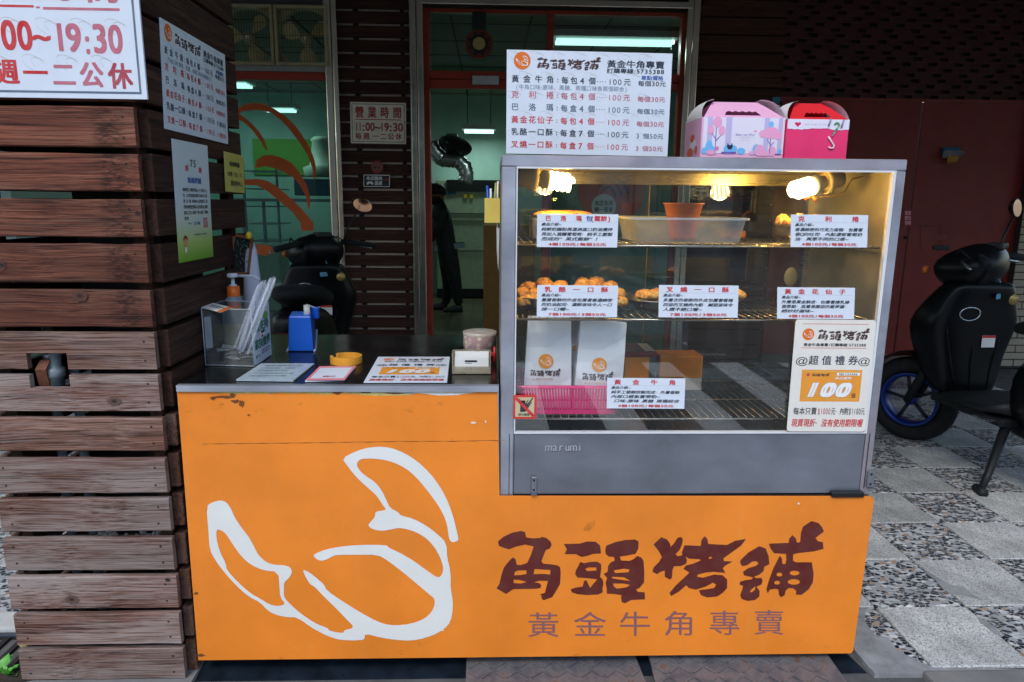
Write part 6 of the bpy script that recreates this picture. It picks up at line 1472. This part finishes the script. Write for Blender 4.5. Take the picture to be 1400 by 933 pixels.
b = MB(); b.lathe([(rb*1.01, zsh-Zt-.085), (rb*1.01, zsh-Zt-.02)], (cxp, Yp, Zt), n=24); b.build('bottle_label', plain((210, 200, 120), .5, var=.2), pm)
# bundle of clear straws
rr = random.Random(6)
st_g = 'clear wrapped straws standing in the acrylic box'
for k in range(13):
    top = PY(352+k*2.2+rr.uniform(-2, 2), 387-k*.5+rr.uniform(-4, 4), 1.93+rr.uniform(-.02, .02)); bot = PY(322+k*1.4+rr.uniform(-3, 3), 482+rr.uniform(-6, 3), 1.90+rr.uniform(-.012, .012)); bot.z = max(bot.z, Zt+.01)
    b = MB(); d = (top-bot); w_ = .0036
    b.tube([bot, bot+d*.5+Vector((0, 0, .001)), bot+d*.94, top], [w_, w_, w_*1.1, w_*.55], 6)
    setp(b.build('wrapped_straw', milky((214, 222, 234), .30, .12, 'clear_wrap') if k == 0 else m_wrap), 'clear plastic wrapped straw leaning in the bundle by the pump bottle', 'straw', st_g)
    if k == 0: m_wrap = bpy.data.materials[-1] if False else [m for m in bpy.data.materials if m.name.startswith('clear_wrap')][0]
# white cone of paper cups behind
t0_, t1_ = PY(352, 330, 2.24), PY(352, 470, 2.24); b = MB(); b.lathe([(.0, 0), (.040, 0), (.038, .02), (.020, t0_.z-Zt-.03), (.013, t0_.z-Zt-.004), (.0, t0_.z-Zt)], (t1_.x-.004, 2.24, Zt), n=20, sx=1, sy=.8)
setp(b.build('paper_cone', plain((196, 200, 214), .75, var=.1, scale=10)), 'tall narrow white paper cone standing behind the pump bottle', 'paper cone')
# chalkboard
Yc = 2.22; q = [PY(x, y, Yc) for x, y in ((319, 319), (345.5, 326), (341, 376), (309, 376))]
ch = thing('chalkboard', 'small wood framed chalkboard hanging on the pillar side behind the counter', 'chalkboard', q[3])
def barq(p0, p1, w_, nm, mt): d = (p1-p0).normalized(); n_ = Vector((-d.z, 0, d.x))*w_; b = MB(); b.prism([p0, p1, p1+n_, p0+n_], (0, .012, 0)); b.build(nm, mt, ch)
m_cf = plain((130, 80, 44), .6, var=.2, scale=30, name='oak_frame')
b = MB(); b.prism([p+Vector((0, .006, 0)) for p in q], (0, .004, 0)); b.build('slate', plain((22, 28, 26), .8), ch)
barq(q[3], q[0], -.008, 'frame_bar', m_cf); barq(q[0], q[1], -.008, 'frame_bar', m_cf); barq(q[1], q[2], -.008, 'frame_bar', m_cf); barq(q[2], q[3], -.008, 'frame_bar', m_cf)
b = MB(); rr = random.Random(2)
for k in range(26):
    c = PY(rr.uniform(320, 339), rr.uniform(328, 368), Yc); b.tube([c, c+Vector((rr.uniform(-.008, .008), 0, rr.uniform(-.012, .012)))], .0008, 4)
b.build('chalk_scribble', plain((110, 140, 130), .9), ch)
c = PY(340, 322, 2.2); b = MB(); b.lathe([(0, -.012), (.008, -.01), (.010, 0), (.006, .01), (0, .012)], c, (0, 0, 1), 12); setp(b.build('yellow_bell', plain((214, 180, 30), .4)), 'small yellow ornament on top of the chalkboard', 'ornament')
# blue tape dispenser
q0, q1, q2 = PZ(394, 481, Zt), PZ(430, 480, Zt), PZ(440, 466, Zt)
td = thing('tape_dispenser', 'bright blue tape dispenser with a clear roll of tape', 'tape dispenser', (q0+q2)/2)
m_blue = plain((24, 92, 200), .35, var=.08, scale=6, name='blue_plastic')
Yt = q0.y; xl, xr = q0.x, q1.x; dpt = .10; dx = q2.x-q1.x; ht = PY(400, 432, Yt).z-Zt
def tr_ring(x0, x1, y0, y1, z, sk=0): return [(x0, y0, z), (x1, y0, z), (x1+sk, y1, z), (x0+sk, y1, z)]
b = MB(); b.loft([tr_ring(xl, xr, Yt, Yt+dpt, Zt+.001, dx), tr_ring(xl+.002, xr-.001, Yt+.001, Yt+dpt, Zt+ht*.3, dx), tr_ring(xl+.006, xr-.005, Yt+.004, Yt+dpt-.004, Zt+ht*.95, dx), tr_ring(xl+.008, xr-.007, Yt+.008, Yt+dpt-.01, Zt+ht, dx)], smooth=False)
ob = b.build('dispenser_body', m_blue, td); bv = ob.modifiers.new('b', 'BEVEL'); bv.width = .003; bv.segments = 2
zt2 = PY(430, 420.5, Yt+.08).z; p0 = PY(427, 430, Yt+.08); p1 = PY(437, 430, Yt+.08)
b = MB(); b.box((p0.x-.006, Yt+.07, Zt+ht*.8), (p1.x-.002, Yt+.095, zt2), .003); b.build('cutter_post', m_blue, td)
c = PY(420, 433, Yt+.05); b = MB(); b.lathe([(.016, -.009), (.025, -.009), (.025, .009), (.016, .009), (.016, -.009)], (c.x, Yt+.05, Zt+ht+.002), (1, .25, 0), 24); b.build('tape_roll', milky((200, 206, 206), .8, .3, 'tape_roll_film'), td)
b = MB(); b.tube([(c.x, Yt+.05, Zt+ht+.026), (p1.x-.01, Yt+.085, zt2-.004), (p1.x-.004, Yt+.096, zt2-.002)], .003, 6); b.build('tape_strip', m_edge, td)
for s_ in (0, 1):
    xx = (xl-.003, xr+.003)[s_]; b = MB(); b.tube([(xx, Yt-.002, Zt+.002), (xx+dx*.5, Yt+dpt*.5, Zt+.003), (xx+dx, Yt+dpt, Zt+ht*.45)], .0035, 6); b.build('base_trim', plain((176, 184, 190), .4), td)
# orange half ring
c = PZ(473, 497, Zt); r_ = 20/FPX*c.y; b = MB(); rings = []
for i in range(25):
    a = R(-250+i*320/24+ -90+180-20); ca, sa = math.cos(a), math.sin(a); cc = Vector((c.x+r_*ca, c.y+.006+r_*.95*sa, Zt+.001))
    o_ = Vector((ca, sa, 0))*.004; rings.append([cc-o_, cc+o_, cc+o_+Vector((0, 0, .021)), cc-o_+Vector((0, 0, .021))])
b.loft(rings, smooth=False); setp(b.build('tape_ring', plain((232, 160, 50), .45, name='amber_plastic')), 'open amber plastic ring lying on the dark counter top', 'ring')
# flat cards
def flat(name, label, cat, pts, mt, th=.002, dz=.001):
    t = thing(name, label, cat, PZ(sum(p[0] for p in pts)/4, sum(p[1] for p in pts)/4, Zt)); sh = Sheet(PZ(*pts[0], Zt+th+dz), PZ(*pts[1], Zt+th+dz), PZ(*pts[3], Zt+th+dz))
    b = MB(); b.prism([PZ(*p, Zt+th+dz) for p in pts], (0, 0, -th)); b.build('sheet', mt, t); return sh, t
sh, t = flat('acrylic_notice', 'pale blue-white handwritten notice lying at the left of the worktop', 'notice', [(357, 497), (430, 497), (401, 520), (323, 519)], plain((170, 184, 192), .25, var=.06), .004)
for k in range(5): sh.text(('角頭烤舖預訂單', '訂購請提前一天告知', '現場取貨請付現金', '外送請洽店內人員', '謝謝您的光臨')[k], .14, .12+.16*k, .14+.7*(1-.1*(k % 3)), .20+.16*k, 'g', .0)
sh.flush(IK, t)
sh, t = flat('payment_card', 'white payment card with pink frame lying beside the handwritten notice', 'card', [(437, 501), (487, 500.5), (470, 519), (417, 520.5)], m_white, .004)
for (a_, b_, c_, d_) in ((0, 0, 1, .12), (0, .88, 1, 1), (0, .12, .07, .88), (.93, .12, 1, .88)): sh.rect(a_, b_, c_, d_, 'pf')
sh.text('掃碼支付', .35, .70, .68, .80, 'r', .01)
IK['pf'] = ink((232, 130, 140)); sh.flush(IK, t)
# card holder
q0, q1 = PZ(618, 512, Zt), PZ(671, 513, Zt); Yk = q0.y; hk = PY(620, 482, Yk).z-Zt
kh = thing('card_holder', 'small clear holder filled with white name cards', 'card holder', ((q0.x+q1.x)/2, Yk+.015, Zt)); m_kh = milky((176, 166, 140), .5, .2, 'smoky_acrylic')
b = MB(); b.box((q0.x, Yk, Zt+.001), (q1.x, Yk+.003, Zt+hk*.35), .0005); b.box((q0.x, Yk+.034, Zt+.001), (q1.x, Yk+.037, Zt+hk), .0005); b.box((q0.x, Yk+.003, Zt+.001), (q0.x+.004, Yk+.034, Zt+hk*.98)); b.box((q1.x-.004, Yk+.003, Zt+.001), (q1.x, Yk+.034, Zt+hk*.98)); b.box((q0.x+.004, Yk+.003, Zt+.001), (q1.x-.004, Yk+.034, Zt+.004)); b.build('holder', m_kh, kh)
for k, (dy, top) in enumerate(((.007, .72), (.014, .74), (.026, .95))):
    b = MB(); b.box((q0.x+.007, Yk+dy, Zt+.0045), (q1.x-.006, Yk+dy+.004, Zt+hk*top)); setp(b.build('name_card', m_paper), ('front', 'middle', 'rear')[k]+' stack of white name cards in the clear holder', 'card')
sh = Sheet((q0.x+.007, Yk+.0069, Zt+hk*.72), (q1.x-.006, Yk+.0069, Zt+hk*.72), (q0.x+.007, Yk+.0069, Zt+.005)); sh.rect(.30, .16, .66, .30, 'k', .0003); sh.rect(.30, .36, .5, .40, 'g', .0003); sh.rect(.3, .62, .9, .66, 'g', .0003); sh.rect(.3, .74, .85, .78, 'g', .0003); 
for o_ in [o for o in bpy.data.objects if o.name.startswith('name_card')][:1]: par_ = o_
b_ = sh.L('k'); sh.flush(IK, kh)
# round candy tin
c = PZ(656, 485, Zt); r_ = 23/FPX*c.y; hh_ = PY(656, 453, c.y).z-Zt
ct = thing('candy_jar', 'round clear candy jar with a printed pale pattern behind the name cards', 'jar', (c.x, c.y, Zt))
mj = Mat('printed_jar'); vj = mj.n('TexVoronoi'); vj.inputs['Scale'].default_value = 60; mj.l(mj.mapping((1, 1, 1)), vj.inputs['Vector']); mj = mj.done(mj.ramp(vj.outputs['Distance'], [(.25, lin((240, 230, 206))), (.45, lin((214, 176, 160))), (.62, lin((190, 160, 160)))]), .3)
b = MB(); b.lathe([(0, 0), (r_, 0), (r_, hh_*.86)], (c.x, c.y, Zt), n=28); b.build('jar_body', mj, ct)
b = MB(); b.lathe([(r_*1.02, hh_*.865), (r_*1.03, hh_*.99), (r_*.98, hh_), (0, hh_)], (c.x, c.y, Zt), n=28); b.build('jar_lid', milky((200, 190, 176), .75, .25, 'cloudy_lid'), ct)
# yellow pen holder on the case's left side
Yh = 1.93; p0, p1 = PY(662.5, 271, Yh), PY(684, 305, Yh)
ph_ = thing('pen_holder', 'pale yellow pen holder fixed to the left side of the display case', 'pen holder', ((p0.x+p1.x)/2, Yh+.02, p1.z))
b = MB(); my = plain((226, 200, 96), .5, var=.06, name='yellow_plastic'); x0_, x1_ = p0.x, X0-.001; z0_, z1_ = p1.z, p0.z
b.box((x0_, Yh, z0_), (x1_, Yh+.002, z1_)); b.box((x0_, Yh+.04, z0_), (x1_, Yh+.042, z1_)); b.box((x0_, Yh+.002, z0_), (x0_+.002, Yh+.04, z1_)); b.box((x1_-.002, Yh+.002, z0_), (x1_, Yh+.04, z1_)); b.box((x0_+.002, Yh+.002, z0_), (x1_-.002, Yh+.04, z0_+.002)); b.build('holder_box', my, ph_)
for k, (xa, ya, xb, yb, cc) in enumerate(((668, 300, 666, 254, (40, 90, 190)), (671, 300, 671, 258, (220, 225, 230)), (675, 300, 678, 250, (150, 160, 90)), (680, 300, 681, 248, (226, 226, 220)), (683, 300, 684, 252, (190, 150, 60)))):
    b = MB(); pa, pb2 = PY(xa, ya, Yh+.02), PY(xb, yb, Yh+.02); pa.x = min(pa.x, X0-.008); pb2.x = min(pb2.x, X0-.006); b.tube([pa, pb2], .0032, 8)
    setp(b.build('pen', plain(cc, .4)), ('blue pen at the left', 'white pen second from the left', 'olive marker in the middle', 'tall pale stick', 'ochre pen at the right')[k]+' of the yellow pen holder', 'pen')
b = MB()
for (xa, y0_, y1_, w_) in ((681, 312, 372, .008), (684.5, 300, 350, .004)):
    a_, c_ = PY(xa, y0_, Yh+.01), PY(xa, y1_, Yh+.01); b.prism([Vector((min(a_.x, X0-.010), Yh+.01, a_.z)), Vector((min(a_.x, X0-.010)+w_, Yh+.01, a_.z)), Vector((min(a_.x, X0-.010)+w_*.7, Yh+.016, c_.z)), Vector((min(a_.x, X0-.010)+.001, Yh+.012, (a_.z+c_.z)/2))], (0, .0006, 0))
setp(b.build('hanging_bag_roll', plain((206, 212, 214), .6, var=.1)), 'white plastic bags hanging below the yellow pen holder', 'plastic bags')
b = MB(); c = PZ(678, 500, Zt); b.tube([(c.x-.004, c.y+.02, Zt+.002), (c.x-.004, c.y+.022, Zt+.05)], .0035, 8); b.box((c.x-.014, c.y+.018, Zt+.022), (c.x-.002, c.y+.028, Zt+.034), .002); setp(b.build('red_clip', plain((180, 30, 34), .4)), 'small red clip standing beside the card holder', 'clip')

# ================================================================== scooters
m_blk = Mat('black_scooter_paint'); m_blk = m_blk.done(lin((9, 12, 16)), m_blk.ramp(m_blk.noise(m_blk.mapping(), 4, 3), [(.3, .28), (.7, .4)]), 0, None, .25, .0)
m_mat = plain((20, 24, 28), .6, name='matt_black_trim'); m_rub = plain((16, 18, 20), .85, name='tyre_rubber'); m_chr = steel((190, 195, 200), .12, (1, 1, 1), .1, 'chrome')
def sring(cx, cz, hw, hd, tilt=0, n=16, pw=.75):
    """superellipse ring across the scooter: hw half width (y), hd half depth (x)"""
    o = []
    for k in range(n):
        a = 2*math.pi*k/n; ca, sa = math.cos(a), math.sin(a); x = hd*math.copysign(abs(ca)**pw, ca); y = hw*math.copysign(abs(sa)**pw, sa)
        o.append((cx+x*math.cos(tilt), y, cz+x*math.sin(tilt)))
    return o
def hring(x, cz, hw, hh, n=16, pw=.7):
    o = []
    for k in range(n):
        a = 2*math.pi*k/n; ca, sa = math.cos(a), math.sin(a); o.append((x, hw*math.copysign(abs(ca)**pw, ca), cz+hh*math.copysign(abs(sa)**pw, sa)))
    return o
STEER = ('cable', 'indicator', 'dashboard', 'front_wheel', 'front_fender', 'fork', 'handlebar_cover', 'headlight', 'grip', 'brake_lever', 'mirror_stem', 'mirror', 'key_tag')
def steer(t, deg):
    Rz = Matrix.Translation((.42, 0, 0)) @ Matrix.Rotation(R(deg), 4, 'Z') @ Matrix.Translation((-.42, 0, 0))
    for c in t.children:
        if c.name.split('.')[0] in STEER:
            c.data.transform(Rz)
            for g in c.children: g.data.transform(Rz)
def scooter(label, rimc, extras):
    t = thing('scooter', label, 'scooter', (0, 0, 0), 'black scooters parked under the arcade')
    for (wx, nm) in ((.63, 'front_wheel'), (-.60, 'rear_wheel')):
        b = MB(); n = 32; rings = []
        for k in range(n):
            a = 2*math.pi*k/n; rings.append([(wx+(.185+.045*math.cos(q))*math.cos(a), .048*math.sin(q), .225+(.185+.045*math.cos(q))*math.sin(a)) for q in [2*math.pi*j/10 for j in range(10)]])
        rings.append(rings[0]); b.loft(rings, caps=False); wh = b.build(nm, m_rub, t)
        b = MB(); b.lathe([(.146, -.046), (.136, -.049), (.128, -.040), (.124, 0), (.128, .040), (.136, .049), (.146, .046)], (wx, 0, .225), (0, 1, 0), 28)
        b.lathe([(.0, -.035), (.03, -.035), (.03, .035), (0, .035)], (wx, 0, .225), (0, 1, 0), 12)
        b.build('rim', rimc, wh); b = MB()
        for k in range(5):
            a = 2*math.pi*k/5; b.tube([(wx+.02*math.cos(a), .012, .225+.02*math.sin(a)), (wx+.125*math.cos(a+.12), .016, .225+.125*math.sin(a+.12))], .010, 6)
        b.build('spokes', m_mat, wh)
    b = MB(); rings = []
    for k in range(9):
        a = R(20+k*16); rings.append([(.63+.265*math.cos(a), y, .225+.265*math.sin(a)+(.0 if abs(y) < .05 else -.02)) for y in (-.075, -.05, 0, .05, .075)])
    b.add([Vector(p) for r_ in rings for p in r_], [(5*i+j, 5*i+j+1, 5*i+j+6, 5*i+j+5) for i in range(8) for j in range(4)], True); b.build('front_fender', m_blk, t, fix=False)
    b = MB(); b.tube([(.63, .07, .225), (.50, .07, .55), (.42, .05, .8)], .022, 8); b.tube([(.63, -.07, .225), (.50, -.07, .55), (.42, -.05, .8)], .022, 8); b.build('fork', m_mat, t)
    b = MB(); b.loft([sring(.38, .29, .13, .06, 0, 16, .5), sring(.42, .38, .17, .09, 0, 16, .5), sring(.46, .50, .20, .12, 0, 16, .5), sring(.46, .64, .25, .13, 0, 16, .5), sring(.44, .70, .245, .12, 0, 16, .5), sring(.42, .78, .21, .10, 0, 16, .5), sring(.38, .86, .17, .08, 0, 16, .5), sring(.37, .89, .15, .06, 0, 16, .5)]); shl = subsurf(b.build('leg_shield', m_blk, t))
    b = MB(); b.loft([sring(.44, .84, .10, .07, 0, 16, .6), sring(.44, .88, .15, .12, 0, 16, .6), sring(.44, .95, .18, .16, 0, 16, .6), sring(.42, 1.01, .15, .13, 0, 16, .6), sring(.39, 1.05, .10, .08, 0, 16, .6), sring(.38, 1.07, .06, .04, 0, 16, .6)]); subsurf(b.build('handlebar_cover', m_blk, t))
    b = MB(); b.loft([hring(.52, .96, .10, .045), hring(.56, .955, .07, .03)]); b.build('headlight', glass((.4, .42, .45), .2), t)
    for s_ in (-1, 1):
        if s_ == -1 or True: pass
        b = MB(); b.tube([(.36, s_*.14, 1.01), (.31, s_*.24, 1.0), (.27, s_*.34, .985)], [.017, .018, .018], 10); b.build('grip', m_rub, t)
        b = MB(); b.tube([(.40, s_*.17, 1.0), (.40, s_*.25, .985), (.33, s_*.35, .965)], .006, 6); b.build('brake_lever', m_chr, t)
        if s_ == 1: continue
        b = MB(); b.tube([(.37, s_*.17, 1.02), (.37, s_*.20, 1.10), (.36, s_*.26, 1.19)], .0065, 8); b.build('mirror_stem', m_mat, t)
        b = MB(); c = Vector((.36, s_*.31, 1.24)); n = 20; r1_ = [(c.x, c.y+.075*math.cos(2*math.pi*k/n)+.02*math.sin(2*math.pi*k/n), c.z+.048*math.sin(2*math.pi*k/n)) for k in range(n)]
        r0_ = [(x+.03, c.y+(y-c.y)*.5, c.z+(z-c.z)*.5) for x, y, z in r1_]; b.loft([r1_, [(x+.012, y, z) for x, y, z in r1_], r0_]); mr = b.build('mirror', m_blk, t)
        b = MB(); b.add([(x-.001, c.y+(y-c.y)*.9, c.z+(z-c.z)*.9) for x, y, z in r1_], [tuple(range(n))]); b.build('mirror_glass', extras['mirror'], mr, fix=False)
    b = MB(); b.box((-.05, -.15, .27), (.42, .15, .31), .012); b.build('floorboard', m_mat, t)
    b = MB(); b.loft([hring(.02, .42, .11, .13), hring(-.12, .46, .16, .20), hring(-.40, .55, .175, .19), hring(-.62, .62, .15, .14), hring(-.82, .70, .09, .06)]); subsurf(b.build('rear_body', m_blk, t))
    b = MB(); b.loft([hring(.06, .70, .08, .02), hring(-.02, .73, .13, .045), hring(-.20, .735, .15, .05), hring(-.36, .77, .15, .055), hring(-.58, .82, .14, .05), hring(-.74, .83, .09, .03)]); subsurf(b.build('seat', m_rub, t))
    b = MB(); b.loft([hring(.0, .27, .06, .05), hring(-.3, .27, .10, .08), hring(-.6, .24, .07, .06)]); b.build('engine', plain((40, 42, 44), .5, .6), t)
    b = MB(); b.tube([(-.2, -.16, .22), (-.45, -.17, .26), (-.8, -.17, .34)], [.03, .05, .045], 12); b.build('exhaust', m_mat, t)
    b = MB(); b.tube([(-.02, .10, .26), (-.10, .22, .08), (-.13, .27, .015)], [.022, .017, .014], 8); b.tube([(-.10, .27, .012), (-.17, .29, .012)], .02, 8); b.build('side_stand', m_mat, t)
    b = MB(); b.box((-.82, -.08, .60), (-.85, .08, .66), .006); b.build('tail_light', plain((120, 10, 10), .3), t)
    b = MB(); b.box((-.02, .15, .29), (.03, .21, .302), .003); b.box((.03, .155, .291), (.07, .20, .30), .002); b.build('foot_peg', m_chr, t)
    # rider side of the leg shield: ring, seat lock, key tag, stickers
    dg_ = bpy.context.evaluated_depsgraph_get(); ev = shl.evaluated_get(dg_)
    def on(y, z):
        ok, loc, no, fi = ev.ray_cast(Vector((-1, y, z)), Vector((1, 0, 0))); return loc.x if ok else .30
    b = MB(); n = 26; rings = []; ry_, rz_ = .07, .73
    for k in range(n+1):
        a = 2*math.pi*k/n; yy, zz = ry_+.052*math.cos(a), rz_+.033*math.sin(a); xx = on(yy, zz)-.002
        rings.append([(xx+.004*math.cos(q), ry_+(.052+.004*math.sin(q))*math.cos(a), rz_+(.033+.004*math.sin(q))*math.sin(a)) for q in [math.pi*2*j/6 for j in range(6)]])
    b.loft(rings, caps=False); b.build('chrome_ring', m_chr, t)
    x_ = on(-.15, .80); b = MB(); b.lathe([(0, -.008), (.026, -.007), (.028, .006)], (x_, -.15, .80), (1, 0, .1), 18); b.build('ignition_lock', plain((180, 156, 90), .4, .4), t)
    x_ = on(0, .84); b = MB(); b.tube([(x_, .0, .90), (x_-.012, -.01, .86), (x_-.010, .0, .83)], .003, 6); b.box((x_-.016, -.045, .805), (x_-.010, .05, .832), .002); b.build('key_tag', plain((90, 160, 190), .5), t)
    x_ = min(on(-.08, .56), on(-.02, .62))-.002; b = MB(); b.box((x_-.001, -.09, .56), (x_+.001, -.02, .62)); b.build('warning_sticker', m_paper, t)
    b = MB(); b.box((x_-.002, -.09, .608), (x_-.0012, -.02, .62)); b.build('sticker_band', plain((200, 50, 40), .5), t)
    b = MB()
    for (y0_, z0_, y1_, z1_) in ((.17, .66, .09, .36), (.02, .58, .015, .34), (-.12, .60, -.08, .36)):
        pts = []
        for q in range(9):
            yy, zz = y0_+(y1_-y0_)*q/8, z0_+(z1_-z0_)*q/8; pts.append((on(yy, zz)-.001, yy, zz))
        b.tube(pts, [.002+.004*math.sin(math.pi*q/8) for q in range(9)], 6)
    b.build('shield_rib', m_blk, t)
    for s_ in (-1, 1):
        b = MB(); b.tube([(.38, s_*.20, 1.0), (.44, s_*.16, 1.04), (.50, s_*.08, .98), (.50, s_*.05, .88)], .005, 6); o_ = b.build('cable', m_rub, t)
        b = MB(); b.lathe([(0, -.012), (.018, -.01), (.022, .004), (.018, .01)], (.60, s_*.12, .93), (1, 0, 0), 14); b.build('indicator', plain((190, 96, 30), .3), t)
    b = MB(); b.box((.30, -.05, 1.045), (.37, .05, 1.075), .01); b.build('dashboard', m_mat, t)
    b = MB(); b.loft([hring(.30, .33, .20, .02), hring(.05, .33, .19, .02), hring(-.05, .36, .15, .04)]); b.build('lower_cowl', m_mat, t)
    return t
m_blue_rim = plain((12, 44, 120), .35, .3, name='blue_rim'); m_mirr = Mat('mirror_face'); m_mirr = m_mirr.done((.55, .34, .28), .04, 1.)
def place(t, fx_, fy_, rx_, ry_, sc_=1.0):
    """front wheel and rear wheel contact points"""
    d = Vector((fx_-rx_, fy_-ry_)); t.rotation_euler = (0, 0, math.atan2(d.y, d.x)); c = Vector((fx_, fy_))-d.normalized()*.63*sc_; t.location = (c.x, c.y, 0.0); t.scale = (sc_, sc_, sc_)
s1 = scooter('black scooter with blue front rim parked by the red doors at the right', m_blue_rim, {'mirror': m_mirr})
steer(s1, 34)
def park(t, px, py, Y, deg, k):
    p_ = PY(px, py, Y); d = Vector((math.cos(R(deg)), math.sin(R(deg)))); t.rotation_euler = (0, 0, R(deg)); t.scale = (k, k, k)
    t.location = (p_.x-.43*k*d.x, Y-.43*k*d.y, 0)
park(s1, 1316, 470, 3.5, 94, 1.02)
s2 = dup(s1); s2['label'] = 'black scooter behind the counter in front of the shop window'
park(s2, 436, 415, 4.5, 98, 1.0)

# ================================================================== person in the shop
PYp = 8.1
def Q(x, y, d=0): return PY(x, y, PYp+d)
per = thing('person', 'person in dark clothes and cap stooping with their back to the door', 'person', Vector((Q(615, 420).x, PYp, .012)))
def skin_mesh(name, nodes, links, mt, parent, lv=2):
    o0 = root_loc(parent); me = bpy.data.meshes.new(name); me.from_pydata([Vector(n_[0])-o0 for n_ in nodes], links, []); me.materials.append(mt)
    o = mesh_obj(name, me, parent); bm2 = bmesh.new(); bm2.from_mesh(me); lay_ = bm2.verts.layers.skin.verify()
    for v, n_ in zip(bm2.verts, nodes): v[lay_].radius = (n_[1], n_[1]) if not isinstance(n_[1], tuple) else n_[1]
    bm2.verts.ensure_lookup_table(); bm2.verts[0][lay_].use_root = True; bm2.to_mesh(me); bm2.free()
    sk_ = o.modifiers.new('skin', 'SKIN'); sk_.use_smooth_shade = True; subsurf(o, lv); return o
m_sh = plain((22, 24, 28), .85, name='dark_cloth'); m_tr = plain((16, 18, 22), .85, name='black_trousers'); m_skin = plain((150, 108, 86), .6, name='skin')
hip = Q(612, 345); chest = Q(604, 300); neck = Q(600, 277); 
body = [(hip, (.16, .12)), (Q(609, 325), (.15, .12)), (chest, (.18, .13)), (Q(603, 287), (.13, .10)), (neck, .06), (Q(597, 268), .065),
        (Q(601, 292, .16), .07), (Q(595, 312, .2), .055), (Q(585, 325, .12), .045), (Q(578, 330, .05), .03),
        (Q(603, 292, -.16), .07), (Q(598, 315, -.2), .055), (Q(588, 328, -.14), .045), (Q(581, 331, -.08), .03),
        (Q(611, 360, .09), .10), (Q(613, 385, .09), .075), (Q(611, 408, .09), .055), (Q(608, 419, .08), .045),
        (Q(617, 360, -.09), .10), (Q(622, 385, -.10), .08), (Q(626, 408, -.10), .06), (Q(628, 419, -.10), .045)]
lk = [(0, 1), (1, 2), (2, 3), (3, 4), (4, 5), (3, 6), (6, 7), (7, 8), (8, 9), (3, 10), (10, 11), (11, 12), (12, 13), (0, 14), (14, 15), (15, 16), (16, 17), (0, 18), (18, 19), (19, 20), (20, 21)]
skin_mesh('body', body, lk, m_sh, per)
hd = Q(596, 266); b = MB(); rings = []
for (z, r_) in ((-.12, .045), (-.10, .07), (-.04, .088), (.02, .095), (.07, .088), (.10, .06), (.115, .02)): rings.append([(hd.x+r_*1.1*math.cos(2*math.pi*k/14), hd.y+r_*.85*math.sin(2*math.pi*k/14), hd.z+z) for k in range(14)])
b.loft(rings); b.tube([(hd.x-.10, hd.y, hd.z-.02), (hd.x-.125, hd.y, hd.z-.035)], .014, 6); subsurf(b.build('head', m_skin, per))
b = MB(); b.loft([[(hd.x-.02+r_*1.05*math.cos(2*math.pi*k/14), hd.y+r_*.9*math.sin(2*math.pi*k/14), hd.z+z) for k in range(14)] for z, r_ in ((-.11, .055), (-.07, .098), (-.02, .098))], caps=False); b.build('face_mask', m_black, per)
b = MB(); b.loft([[(hd.x+r_*1.12*math.cos(2*math.pi*k/16), hd.y+r_*.92*math.sin(2*math.pi*k/16), hd.z+z) for k in range(16)] for z, r_ in ((-.0, .104), (.05, .106), (.09, .09), (.118, .05), (.125, .01))], caps=True)
b.hexa([(hd.x+.09, hd.y-.07, hd.z-.0), (hd.x+.19, hd.y-.05, hd.z-.03), (hd.x+.19, hd.y+.05, hd.z-.03), (hd.x+.09, hd.y+.07, hd.z+.0), (hd.x+.09, hd.y-.07, hd.z+.01), (hd.x+.19, hd.y-.05, hd.z-.022), (hd.x+.19, hd.y+.05, hd.z-.022), (hd.x+.09, hd.y+.07, hd.z+.01)]); b.build('cap', m_mat, per, smooth=False)
c = Q(616, 337); b = MB(); b.loft([[(c.x-.01+r_*1.0*math.cos(2*math.pi*k/16), c.y+r_*.8*math.sin(2*math.pi*k/16), c.z+z+.02*math.cos(2*math.pi*k/16)) for k in range(16)] for z, r_ in ((-.03, .178), (.03, .17))], caps=False); b.build('shirt_hem', plain((120, 140, 150), .8), per)
for (x, d) in ((601, .08), (622, -.10)):
    c = Q(x, 421, d); b = MB(); b.loft([[(c.x+q, c.y+.042*w_*math.cos(a), .013+.0+hh_*(.5+.5*math.sin(a))) for a in [2*math.pi*k/10 for k in range(10)]] for q, w_, hh_ in ((-.13, .5, .04), (-.10, .9, .06), (-.02, 1, .08), (.06, .95, .10), (.09, .7, .08))]); b.build('shoe', plain((40, 42, 46), .6), per)
for (p, s_) in ((Q(576, 331, .05), 1), (Q(579, 332, -.08), -1)):
    nodes = [(p, (.034, .016)), (p+Vector((-.05, 0, -.01)), (.036, .014))]; links = [(0, 1)]
    skin_mesh('hand', nodes, links, m_skin, per, 1)
    for k in range(5):
        b = MB(); q = p+Vector((-.05, (k-1.5)*.018*1.0, -.01)) if k < 4 else p+Vector((-.01, .035*s_, -.01)); b.tube([q, q+Vector((-.03, 0, -.012)), q+Vector((-.045-.008*(k in (1, 2)), 0, -.035))], [.009, .008, .006], 6); b.build('finger', m_skin, per)

for o in (_tob, _fo): bpy.data.objects.remove(o)
